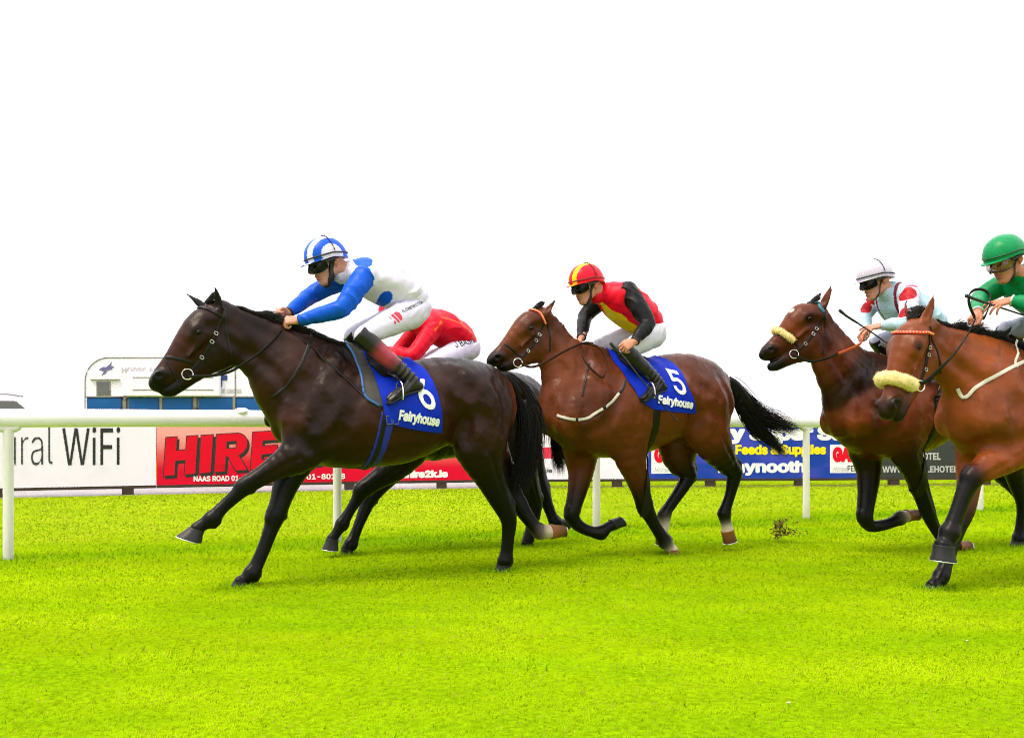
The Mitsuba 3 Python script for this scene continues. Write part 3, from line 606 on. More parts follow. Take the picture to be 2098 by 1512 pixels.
                 'hind_near': [(-1.02, 0.1, 1.142, 0.176, 1.0, 'B'), (-0.944, 0.13, 0.984, 0.203, 1.25, 'B'), (-0.952, 0.14, 0.861, 0.168, 1.3, 'B'), (-1.012, 0.13, 0.713, 0.116, 1.2, 'D'), (-1.089, 0.11, 0.562, 0.085, 1.2, 'K'),
                               (-1.166, 0.09, 0.434, 0.069, 1.2, 'K'), (-1.193, 0.08, 0.357, 0.059, 1.2, 'K'), (-1.19, 0.07, 0.249, 0.048, 1.15, 'K'), (-1.182, 0.06, 0.141, 0.048, 1.1, 'K'),
                               (-1.173, 0.055, 0.076, 0.054, 1.0, 'K'), (-1.156, 0.05, 0.034, 0.048, 1.0, 'K')],
                 'hind_off': [(-1.1, -0.1, 1.145, 0.182, 1.0, 'B'), (-1.053, -0.13, 0.981, 0.204, 1.25, 'B'), (-1.127, -0.14, 0.815, 0.169, 1.3, 'B'), (-1.222, -0.13, 0.649, 0.118, 1.2, 'K'),
                              (-1.302, -0.11, 0.538, 0.081, 1.2, 'K'), (-1.357, -0.09, 0.456, 0.066, 1.2, 'K'), (-1.401, -0.08, 0.385, 0.055, 1.2, 'K'), (-1.458, -0.07, 0.31, 0.05, 1.1, 'K'),
                              (-1.506, -0.06, 0.261, 0.057, 1.0, 'K'), (-1.539, -0.06, 0.256, 0.054, 1.0, 'W'), (-1.596, -0.06, 0.257, 0.052, 1.0, 'W')]},
        'hooves': {'fore_near': [(0.681, 0.1, 0.295, 0.062, 1.0, 'H'), (0.77, 0.1, 0.209, 0.0, 1.0, 'H'), (0.601, 0.1, 0.187, 0.0, 1.0, 'H')],
                   'fore_off': [(0.617, -0.04, 0.016, 0.045, 1.0, 'H'), (0.711, -0.04, -0.013, 0.0, 1.0, 'H'), (0.552, -0.04, -0.027, 0.0, 1.0, 'H')],
                   'hind_near': [(-1.159, 0.05, 0.041, 0.05, 1.0, 'H'), (-1.086, 0.05, -0.009, 0.0, 1.0, 'H'), (-1.218, 0.05, -0.02, 0.0, 1.0, 'H')],
                   'hind_off': [(-1.596, -0.06, 0.257, 0.056, 1.0, 'T'), (-1.721, -0.06, 0.21, 0.0, 1.0, 'T'), (-1.712, -0.06, 0.301, 0.0, 1.0, 'T')]},
        'pos': (3.346, 6.288)}}
RIDERS = {'j1': {'head': (0.121, 0.0, 2.168),
        'yaw': 12,
        'pitch': -20,
        'roll': 0,
        'spine': [(-0.017, 0.0, 2.128, 0.067), (-0.072, -0.0, 2.118, 0.091), (-0.172, 0.0, 2.097, 0.129), (-0.304, 0.0, 2.057, 0.144), (-0.422, -0.0, 1.989, 0.131), (-0.501, -0.0, 1.896, 0.125)],
        'sh_n': (-0.093, 0.175, 2.072),
        'sh_f': (-0.058, -0.175, 2.123),
        'el_n': (0.077, 0.235, 1.839),
        'wr_n': (0.328, 0.085, 1.763),
        'el_f': (0.18, -0.23, 1.985),
        'wr_f': (0.376, -0.07, 1.83),
        'hip_n': (-0.456, 0.1, 1.855),
        'hip_f': (-0.517, -0.1, 1.873),
        'kn_n': (-0.045, 0.3, 1.654),
        'kn_f': (-0.115, -0.3, 1.714),
        'an_n': (-0.387, 0.335, 1.362),
        'an_f': (-0.577, -0.335, 1.396),
        'toe_n': (-0.238, 0.37, 1.26),
        'toe_f': (-0.441, -0.37, 1.283),
        'hand_n': (2.095, -0.0, 3.618),
        'spots': [(-0.25, 0.17, 1.937, 0.043), (-0.092, 0.1, 2.184, 0.057), (-0.14, 0.0, 2.292, 0.031), (-0.068, 0.14, 1.878, 0.03)]},
 'j2': {'head': (0.128, 0.0, 1.987),
        'yaw': 10,
        'pitch': -25,
        'roll': 0,
        'spine': [(0.013, 0.0, 1.964, 0.062), (-0.047, 0.0, 1.954, 0.087), (-0.152, 0.0, 1.925, 0.125), (-0.292, 0.0, 1.881, 0.138), (-0.417, 0.0, 1.81, 0.122), (-0.494, 0.0, 1.737, 0.11)],
        'sh_n': (-0.152, 0.17, 1.9),
        'sh_f': (-0.14, -0.17, 1.934),
        'el_n': (0.072, 0.25, 1.642),
        'wr_n': (0.234, 0.09, 1.673),
        'el_f': (0.069, -0.25, 1.703),
        'wr_f': (0.246, -0.08, 1.685),
        'hip_n': (-0.434, 0.1, 1.718),
        'hip_f': (-0.499, -0.1, 1.736),
        'kn_n': (-0.004, 0.3, 1.545),
        'kn_f': (-0.114, -0.3, 1.584),
        'an_n': (-0.331, 0.335, 1.297),
        'an_f': (-0.561, -0.335, 1.319),
        'toe_n': (-0.186, 0.37, 1.202),
        'toe_f': (-0.429, -0.37, 1.217),
        'spots': []},
 'j3': {'head': (0.098, -0.0, 2.178),
        'yaw': 6,
        'pitch': -14,
        'roll': 0,
        'spine': [(-0.04, 0.0, 2.139, 0.067), (-0.085, 0.0, 2.134, 0.087), (-0.175, -0.0, 2.091, 0.131), (-0.303, -0.0, 2.018, 0.144), (-0.419, -0.0, 1.931, 0.125), (-0.494, -0.0, 1.854, 0.121)],
        'sh_n': (-0.187, 0.175, 2.148),
        'sh_f': (-0.164, -0.175, 2.153),
        'el_n': (-0.264, 0.33, 1.866),
        'wr_n': (-0.103, 0.4, 1.713),
        'el_f': (-0.016, -0.25, 1.976),
        'wr_f': (0.124, -0.05, 1.774),
        'hip_n': (-0.465, 0.1, 1.815),
        'hip_f': (-0.503, -0.1, 1.844),
        'kn_n': (-0.088, 0.3, 1.645),
        'kn_f': (-0.158, -0.3, 1.729),
        'an_n': (-0.373, 0.335, 1.401),
        'an_f': (-0.49, -0.335, 1.453),
        'toe_n': (-0.226, 0.37, 1.305),
        'toe_f': (-0.318, -0.37, 1.347),
        'spots': []},
 'j4': {'head': (0.026, -0.0, 2.244),
        'yaw': -14,
        'pitch': -14,
        'roll': 0,
        'spine': [(-0.106, 0.0, 2.184, 0.069), (-0.149, -0.0, 2.17, 0.089), (-0.202, 0.0, 2.1, 0.13), (-0.332, 0.0, 2.017, 0.143), (-0.486, -0.0, 1.95, 0.128), (-0.608, -0.0, 1.889, 0.125)],
        'sh_n': (-0.176, 0.175, 2.148),
        'sh_f': (-0.173, -0.175, 2.17),
        'el_n': (-0.019, 0.27, 1.885),
        'wr_n': (0.108, 0.14, 1.869),
        'el_f': (-0.095, -0.25, 2.013),
        'wr_f': (0.078, -0.06, 1.838),
        'hip_n': (-0.576, 0.1, 1.837),
        'hip_f': (-0.593, -0.1, 1.864),
        'kn_n': (-0.18, 0.3, 1.653),
        'kn_f': (-0.28, -0.3, 1.794),
        'an_n': (-0.434, 0.335, 1.41),
        'an_f': (-0.613, -0.335, 1.464),
        'toe_n': (-0.299, 0.37, 1.324),
        'toe_f': (-0.507, -0.37, 1.365),
        'spots': []},
 'j5': {'head': (-0.009, -0.0, 2.173),
        'yaw': -4,
        'pitch': -20,
        'roll': 0,
        'spine': [(-0.122, 0.0, 2.084, 0.07), (-0.179, -0.0, 2.074, 0.09), (-0.265, -0.0, 2.019, 0.135), (-0.43, -0.0, 1.954, 0.15), (-0.599, 0.0, 1.881, 0.13), (-0.73, 0.0, 1.811, 0.128)],
        'sh_n': (-0.244, 0.175, 2.036),
        'sh_f': (-0.207, -0.175, 2.074),
        'el_n': (0.008, 0.28, 1.837),
        'wr_n': (0.094, 0.12, 1.89),
        'el_f': (-0.068, -0.25, 1.966),
        'wr_f': (0.19, -0.06, 1.829),
        'hip_n': (-0.715, 0.1, 1.773),
        'hip_f': (-0.741, -0.1, 1.794),
        'kn_n': (-0.191, 0.3, 1.563),
        'kn_f': (-0.372, -0.3, 1.756),
        'an_n': (-0.548, 0.335, 1.33),
        'an_f': (-0.773, -0.335, 1.399),
        'toe_n': (-0.352, 0.37, 1.245),
        'toe_f': (-0.612, -0.37, 1.296),
        'spots': []}}
TAILS = {'h1': [([(-1.137, 0.0, 1.439), (-1.227, -0.0, 1.412), (-1.318, -0.0, 1.315), (-1.386, 0.0, 1.145), (-1.398, 0.0, 0.962), (-1.366, -0.0, 0.798), (-1.318, -0.0, 0.654)], [0.03, 0.048, 0.072, 0.092, 0.095, 0.08, 0.06])],
 'h2': [([(-1.141, -0.0, 1.33), (-1.218, 0.0, 1.287), (-1.291, 0.0, 1.187), (-1.34, 0.0, 1.032), (-1.369, 0.0, 0.878), (-1.384, 0.0, 0.723)], [0.025, 0.032, 0.038, 0.045, 0.05, 0.045])],
 'h3': [([(-1.27, 0.0, 1.462), (-1.361, 0.0, 1.392), (-1.48, -0.0, 1.245), (-1.631, -0.0, 1.14), (-1.822, -0.0, 1.085), (-1.951, 0.0, 1.05)], [0.035, 0.06, 0.085, 0.08, 0.07, 0.05]),
        ([(-1.27, 0.0, 1.453), (-1.351, -0.0, 1.349), (-1.438, -0.0, 1.181), (-1.578, -0.0, 1.033), (-1.726, 0.0, 0.938), (-1.822, -0.0, 0.86)], [0.03, 0.05, 0.06, 0.06, 0.05, 0.04])],
 'h4': [([(-1.292, 0.0, 1.419), (-1.473, -0.0, 1.379), (-1.657, -0.0, 1.207), (-1.782, -0.0, 0.945), (-1.908, -0.0, 0.679)], [0.035, 0.06, 0.09, 0.1, 0.09])]}
FLEECE = {'h4': [(0.96, -0.154, 1.811), (0.941, -0.118, 1.82), (0.931, -0.066, 1.804), (0.902, -0.037, 1.779), (0.869, -0.025, 1.745)],
 'h5': [(1.066, -0.027, 1.36), (1.069, 0.024, 1.358), (1.048, 0.06, 1.353), (1.008, 0.076, 1.347), (0.961, 0.07, 1.336), (0.906, 0.037, 1.326)]}
WHIPS = {'j3': [(0.118, 0.42, 1.692), (0.071, 0.42, 1.645), (-0.001, 0.42, 1.584), (-0.153, 0.44, 1.407), (-0.298, 0.44, 1.262), (-0.469, 0.43, 1.104)],
 'j4': [(0.504, 0.1, 1.98), (0.43, 0.1, 1.937), (0.313, 0.11, 1.879), (0.18, 0.13, 1.804), (0.055, 0.16, 1.723), (-0.112, 0.2, 1.619)],
 'j5': [(0.426, 0.05, 1.913), (0.345, 0.06, 1.891), (0.223, 0.07, 1.864), (0.112, 0.09, 1.835), (-0.008, 0.13, 1.797), (-0.183, 0.22, 1.724)]}
CLOTHS = {'h1': {'cloth': ([(-0.105, 6.6), (-0.126, 18.9), (-0.144, 47.4), (-0.161, 68.0), (-0.181, 86.0), (-0.198, 103.5)],
                  [(-0.442, 23.9), (-0.493, 35.5), (-0.527, 48.1), (-0.555, 64.2), (-0.579, 82.1), (-0.596, 98.2), (-0.602, 117.8)]),
        'pad': ([(-0.004, 5.1), (-0.035, 9.8), (-0.055, 18.7), (-0.058, 45.1), (-0.065, 71.9), (-0.155, 84.1)], [(-0.178, 2.3), (-0.192, 19.8), (-0.202, 48.3), (-0.205, 65.3), (-0.22, 74.4), (-0.229, 85.3)])},
 'h3': {'cloth': ([(-0.068, 15.5), (-0.084, 33.3), (-0.108, 55.7), (-0.15, 70.3), (-0.192, 84.9), (-0.285, 94.8)], [(-0.537, 8.4), (-0.582, 22.5), (-0.626, 37.5), (-0.642, 61.0), (-0.691, 76.8), (-0.736, 102.0)])}}
TACK = {'h1': [('cheek_strap', [(0.801, 0.059, 1.823), (0.815, 0.078, 1.764), (0.845, 0.073, 1.706), (0.866, 0.076, 1.636), (0.91, 0.067, 1.556), (0.969, 0.05, 1.461), (1.019, 0.041, 1.407)], 0.01, 0.3, 'leather', True),
        ('browband', [(0.809, 0.077, 1.755), (0.846, 0.087, 1.78), (0.889, 0.067, 1.805), (0.932, 0.043, 1.822), (0.965, 0.005, 1.825)], 0.011, 0.3, 'leather', True),
        ('throat_strap', [(0.805, 0.069, 1.797), (0.796, 0.075, 1.749), (0.793, 0.073, 1.67), (0.778, 0.072, 1.592), (0.759, 0.063, 1.498), (0.747, 0.014, 1.454)], 0.008, 0.35, 'leather', True),
        ('noseband', [(0.998, 0.049, 1.464), (1.044, 0.063, 1.477), (1.096, 0.059, 1.488), (1.14, 0.045, 1.497), (1.162, 0.031, 1.495)], 0.011, 0.3, 'leather', True),
        ('nose_strap', [(1.165, 0.03, 1.491), (1.143, 0.052, 1.447), (1.114, 0.052, 1.395), (1.089, 0.04, 1.337), (1.077, 0.034, 1.294)], 0.007, 0.35, 'leather', True),
        ('rein', [(1.028, 0.085, 1.373), (0.959, 0.11, 1.377), (0.872, 0.14, 1.383), (0.785, 0.17, 1.406), (0.682, 0.19, 1.47), (0.572, 0.17, 1.556), (0.487, 0.12, 1.64), (0.438, 0.07, 1.698)], 0.0095, 0.35, 'leather', 'free'),
        ('rein', [(1.022, -0.085, 1.376), (0.844, -0.16, 1.403), (0.635, -0.19, 1.519), (0.466, -0.12, 1.669), (0.419, -0.05, 1.724)], 0.0095, 0.35, 'leather', 'free'),
        ('breast_strap', [(0.239, 0.025, 1.684), (0.267, 0.117, 1.606), (0.313, 0.16, 1.504), (0.37, 0.191, 1.405), (0.417, 0.174, 1.331), (0.471, 0.16, 1.28), (0.517, 0.132, 1.245)], 0.011, 0.3, 'leather', True),
        ('martingale', [(0.367, 0.065, 1.688), (0.294, 0.11, 1.622), (0.201, 0.13, 1.532), (0.099, 0.188, 1.434), (0.005, 0.236, 1.336), (-0.068, 0.289, 1.257)], 0.009, 0.35, 'leather', False)],
 'h2': [],
 'h3': [('cheek_strap', [(0.507, 0.08, 1.915), (0.516, 0.053, 1.842), (0.555, 0.056, 1.756), (0.601, 0.038, 1.68), (0.658, 0.017, 1.612), (0.694, 0.006, 1.566)], 0.009, 0.3, 'leather', True),
        ('browband', [(0.493, 0.06, 1.857), (0.521, 0.074, 1.896), (0.541, 0.062, 1.935), (0.571, 0.037, 1.959), (0.598, -0.014, 1.971)], 0.012, 0.35, 'brow_red', True),
        ('throat_strap', [(0.492, 0.075, 1.89), (0.466, 0.055, 1.817), (0.459, 0.066, 1.74), (0.46, 0.061, 1.645)], 0.007, 0.35, 'leather', True),
        ('noseband', [(0.665, 0.014, 1.593), (0.706, -0.004, 1.619), (0.772, 0.004, 1.669), (0.81, -0.013, 1.692)], 0.008, 0.3, 'leather', True),
        ('rein', [(0.718, 0.08, 1.545), (0.654, 0.11, 1.515), (0.594, 0.16, 1.528), (0.51, 0.2, 1.577), (0.38, 0.19, 1.645), (0.2, 0.13, 1.713), (0.093, 0.09, 1.717)], 0.01, 0.35, 'leather_brown', 'free'),
        ('rein', [(0.623, -0.1, 1.559), (0.338, -0.16, 1.595), (0.182, -0.12, 1.683), (0.129, -0.05, 1.731)], 0.01, 0.35, 'leather_brown', 'free'),
        ('rein',
         [(0.17, 0.08, 1.715), (0.109, 0.12, 1.702), (0.065, 0.16, 1.669), (0.039, 0.2, 1.602), (0.052, 0.24, 1.523), (0.099, 0.27, 1.44), (0.153, 0.26, 1.466), (0.211, 0.24, 1.526), (0.227, 0.18, 1.598), (0.187, 0.08, 1.699)],
         0.01, 0.35, 'leather_brown', 'free'),
        ('breast_girth',
         [(-0.094, 0.274, 1.421), (-0.067, 0.291, 1.359), (-0.027, 0.292, 1.316), (0.027, 0.297, 1.262), (0.105, 0.312, 1.208), (0.164, 0.28, 1.163), (0.229, 0.257, 1.122), (0.31, 0.251, 1.11), (0.377, 0.226, 1.118),
          (0.434, 0.199, 1.133), (0.451, 0.182, 1.144)],
         0.0125, 0.18, 'leather', False),
        ('white_tape', [(-0.027, 0.292, 1.316), (-0.007, 0.292, 1.295), (0.016, 0.294, 1.273), (0.043, 0.301, 1.251), (0.074, 0.305, 1.23), (0.105, 0.312, 1.208)], 0.0115, 0.2, 'tape_white', False),
        ('white_tape', [(0.122, 0.308, 1.197), (0.153, 0.287, 1.172), (0.186, 0.27, 1.149), (0.222, 0.259, 1.126), (0.264, 0.253, 1.116), (0.31, 0.251, 1.11)], 0.0115, 0.2, 'tape_white', False),
        ('white_tape', [(0.328, 0.247, 1.112), (0.364, 0.232, 1.116), (0.398, 0.218, 1.123), (0.429, 0.202, 1.131), (0.442, 0.192, 1.138), (0.451, 0.182, 1.144)], 0.0115, 0.2, 'tape_white', False),
        ('breast_strap', [(0.147, 0.127, 1.554), (0.203, 0.192, 1.453), (0.24, 0.214, 1.357), (0.26, 0.229, 1.292)], 0.008, 0.3, 'leather', False)],
 'h4': [('cheek_strap', [(0.634, 0.08, 1.96), (0.657, 0.073, 1.902), (0.682, 0.057, 1.853), (0.735, 0.04, 1.767), (0.784, 0.001, 1.691), (0.829, -0.033, 1.646)], 0.01, 0.3, 'leather', True),
        ('browband', [(0.644, 0.08, 1.96), (0.666, 0.061, 2.003), (0.622, -0.057, 2.055), (0.717, -0.015, 2.064)], 0.013, 0.35, 'brow_teal', True),
        ('throat_strap', [(0.637, 0.083, 1.921), (0.619, 0.068, 1.827), (0.628, 0.074, 1.73), (0.656, 0.072, 1.632)], 0.007, 0.35, 'leather', True),
        ('noseband', [(0.798, -0.011, 1.669), (0.83, -0.031, 1.712), (0.88, -0.028, 1.76), (0.925, -0.055, 1.792)], 0.01, 0.35, 'leather', True),
        ('rein', [(0.942, 0.08, 1.611), (0.893, 0.1, 1.593), (0.823, 0.13, 1.562), (0.723, 0.18, 1.581), (0.587, 0.18, 1.63)], 0.01, 0.35, 'leather', 'free'),
        ('rein_grip', [(0.592, 0.18, 1.626), (0.47, 0.17, 1.666), (0.366, 0.15, 1.702), (0.292, 0.12, 1.738), (0.22, 0.06, 1.801)], 0.013, 0.4, 'rein_orange', 'free')],
 'h5': [('cheek_strap', [(0.805, 0.106, 1.693), (0.792, 0.09, 1.627), (0.776, 0.067, 1.552), (0.788, 0.063, 1.474), (0.804, 0.058, 1.405), (0.836, 0.053, 1.333)], 0.01, 0.3, 'leather', True),
        ('browband', [(0.746, 0.074, 1.649), (0.845, 0.123, 1.647), (0.896, 0.114, 1.645), (0.935, 0.084, 1.647), (0.96, 0.038, 1.65), (0.959, -0.012, 1.655), (0.933, -0.078, 1.659)], 0.013, 0.35, 'brow_red', False),
        ('throat_strap', [(0.758, 0.074, 1.63), (0.709, 0.06, 1.57), (0.678, 0.062, 1.493), (0.644, 0.039, 1.4)], 0.007, 0.35, 'leather', True),
        ('rein', [(0.892, 0.09, 1.309), (0.853, 0.15, 1.359), (0.805, 0.2, 1.428), (0.701, 0.2, 1.513), (0.538, 0.15, 1.631), (0.354, 0.06, 1.759)], 0.013, 0.35, 'leather', 'free'),
        ('rein', [(0.26, -0.02, 1.781), (0.309, -0.02, 1.857), (0.318, -0.02, 1.928), (0.273, -0.02, 1.967), (0.225, -0.0, 1.973), (0.19, 0.02, 1.95), (0.191, 0.04, 1.898), (0.247, 0.06, 1.812), (0.271, 0.05, 1.764)], 0.01, 0.4,
         'leather', 'free'),
        ('breast_girth', [(0.05, 0.175, 1.484), (0.152, 0.177, 1.446), (0.259, 0.173, 1.402), (0.354, 0.16, 1.36), (0.436, 0.129, 1.306), (0.472, 0.101, 1.252), (0.489, 0.077, 1.247), (0.497, 0.062, 1.276), (0.516, 0.063, 1.304)],
         0.0125, 0.18, 'tape_white', False),
        ('breast_strap', [(-0.084, 0.045, 1.665), (-0.021, 0.072, 1.578), (0.12, 0.169, 1.486), (0.117, 0.185, 1.446)], 0.009, 0.3, 'tape_white', False)]}
# ------------------------------------------------------------------ horses
VC = {"type": "mesh_attribute", "name": "vertex_color"}
mat("coat", base_color=VC, roughness=0.35, specular=0.17)
mat("hoof_horn", base_color=VC, roughness=0.45, specular=0.3)
mat("eye_dark", base_color=rgb(0.003, 0.002, 0.0015), roughness=0.12, specular=0.22)
mat("hair", base_color=VC, roughness=0.5, specular=0.2)
mat("leather", base_color=rgb(0.006, 0.005, 0.005), roughness=0.4, specular=0.25)
mat("leather_brown", base_color=rgb(0.030, 0.010, 0.005), roughness=0.45, specular=0.25)
mat("steel", base_color=rgb(0.75, 0.75, 0.74), roughness=0.22, metallic=1.0)
mat("gunmetal", base_color=rgb(0.16, 0.16, 0.17), roughness=0.35, metallic=1.0)
mat("brass", base_color=rgb(0.75, 0.62, 0.32), roughness=0.3, metallic=1.0)

PAL = {
    "h1": dict(B=(0.0100, 0.0037, 0.0022), R=(0.034, 0.0090, 0.0036), D=(0.0040, 0.0022, 0.0018), K=(0.0017, 0.0016, 0.0016), W=(0.50, 0.40, 0.29)),
    "h2": dict(B=(0.0080, 0.0044, 0.0034), R=(0.009, 0.0048, 0.0034), D=(0.0050, 0.0030, 0.0025), K=(0.0017, 0.0016, 0.0016), W=(0.4, 0.35, 0.27)),
    "h3": dict(B=(0.082, 0.0185, 0.0050), R=(0.130, 0.0310, 0.0080), D=(0.018, 0.0056, 0.0028), K=(0.0020, 0.0017, 0.0017), W=(0.56, 0.47, 0.36)),
    "h4": dict(B=(0.066, 0.0140, 0.0038), R=(0.135, 0.0300, 0.0075), D=(0.013, 0.0042, 0.0022), K=(0.0020, 0.0017, 0.0017), W=(0.56, 0.47, 0.36)),
    "h5": dict(B=(0.170, 0.0370, 0.0070), R=(0.200, 0.0460, 0.0090), D=(0.040, 0.0120, 0.0048), K=(0.0036, 0.0030, 0.0030), W=(0.56, 0.47, 0.36)),
}
HORN = {"H": ((0.012, 0.0115, 0.0125), (0.017, 0.017, 0.019)), "T": ((0.24, 0.085, 0.02), (0.07, 0.028, 0.010))}


def rows(st, pal):
    return [tuple(r[:5]) + tuple(pal.get(r[5], (0.01, 0.01, 0.01))) for r in st]


def head_axes(D):
    c, s = math.cos(math.radians(D.get("yaw", 0))), math.sin(math.radians(D.get("yaw", 0)))
    return np.array([c, s, 0]), np.array([-s, c, 0.0])          # forwards, left in the horse's frame


def mirrored(legs, name):
    return [(r[0], -r[1], *r[2:]) for r in legs[name]]


VEINS = [  # raised lines (s, z) under the thin skin
    [(0.02, 0.90), (-0.12, 0.93), (-0.22, 0.90), (-0.38, 0.95), (-0.52, 0.93)],
    [(0.30, 1.12), (0.24, 1.06), (0.27, 0.99), (0.22, 0.94)],
    [(0.16, 1.24), (0.10, 1.16), (0.13, 1.07), (0.07, 1.00)],
    [(-0.84, 1.05), (-0.90, 0.98), (-0.88, 0.90), (-0.95, 0.84)],
    [(-0.95, 1.20), (-1.00, 1.10), (-0.97, 1.02)],
]
GROOVES = [  # (s, z) lines on each side, how deep, how wide
    ([(0.14, 1.56), (0.25, 1.40), (0.36, 1.22), (0.40, 1.10)], 0.022, 0.05),
    ([(-0.02, 1.36), (0.01, 1.18), (0.07, 1.00)], 0.020, 0.05),
    ([(0.29, 1.36), (0.20, 1.20), (0.23, 1.05)], 0.020, 0.04),
    ([(-1.03, 1.38), (-1.11, 1.20), (-1.10, 1.02)], 0.022, 0.04),
    ([(-0.66, 1.26), (-0.76, 1.10), (-0.80, 0.96)], 0.028, 0.06),
    ([(-0.68, 1.46), (-0.76, 1.34), (-0.86, 1.26)], 0.018, 0.05),
    ([(-0.88, 1.16), (-0.96, 1.04), (-0.94, 0.92)], 0.015, 0.04),
    ([(0.38, 1.02), (0.31, 0.93), (0.22, 0.86)], 0.014, 0.035),
    ([(0.10, 1.02), (0.20, 0.95), (0.30, 0.93)], 0.012, 0.035),
]


def joints(P, r, fore, sd):
    """Bony joints and tendons of one leg from its stations."""
    c = np.array([x[:3] for x in r])
    rad = np.array([x[3] for x in r])
    n = len(c)
    d = np.gradient(c, axis=0)
    d /= np.linalg.norm(d, axis=1, keepdims=True)
    back = np.stack([d[:, 2], d[:, 1] * 0, -d[:, 0]], -1)
    back /= np.linalg.norm(back, axis=1, keepdims=True) + 1e-9
    col = lambda i: r[i][5:8]
    f = n - 4 + int(np.argmax(rad[n - 4:n - 1]))
    P += chain([(*(c[f] + back[f] * rad[f] * 0.55 - d[f] * 0.012), rad[f] * 0.62, 1, *col(f)), (*(c[f] + back[f] * rad[f] * 0.70 + d[f] * 0.014), rad[f] * 0.50, 1, *col(f))], kk=0.012)
    P += chain([(*(c[f] - back[f] * rad[f] * 0.18), rad[f] * 0.90, 1, *col(f))], kk=0.012)
    if fore:
        k = 4 if n > 9 else 3
        P += chain([(*(c[k] - back[k] * rad[k] * 0.30 - d[k] * 0.022), rad[k] * 0.80, 0.95, *col(k)), (*(c[k] - back[k] * rad[k] * 0.32 + d[k] * 0.024), rad[k] * 0.76, 0.95, *col(k))], kk=0.014)
        P += chain([(*(c[k] + back[k] * rad[k] * 0.78 - d[k] * 0.012), rad[k] * 0.45, 1.3, *col(k))], kk=0.018)
    else:
        v1 = c[1:-1] - c[:-2]
        v2 = c[2:] - c[1:-1]
        cosb = np.einsum("ij,ij->i", v1, v2) / (np.linalg.norm(v1, axis=1) * np.linalg.norm(v2, axis=1))
        k = 3 + int(np.argmin(cosb[2:5]))
        b = unit_(back[k - 1] + back[k])
        heel = c[k] + b * rad[k] * 0.85 - unit_(d[k]) * 0.045
        P += chain([(*heel, rad[k] * 0.46, 1.2, *col(k)), (*(c[k] + b * rad[k] * 0.45 + d[k] * 0.04), rad[k] * 0.5, 1.2, *col(k))], kk=0.014)
        P += chain([(*heel, rad[k] * 0.36, 1.2, *col(k)), (*(c[k - 2] + back[k - 2] * rad[k - 2] * 0.75), 0.020, 1.2, *col(k - 2))], kk=0.03, sm=1)
    a, e = k + 1, f - 1
    if e > a:
        for s_ in (1, -1):
            q = [c[i] + back[i] * rad[i] * 0.28 + np.array([0, s_ * (rad[i] / r[i][4] + 0.0035), 0]) for i in range(a, e + 1)]
            P += chain([(*x, 0.0085) for x in q], kk=0.008, sub=True)


def unit_(v):
    return v / (np.linalg.norm(v) + 1e-12)


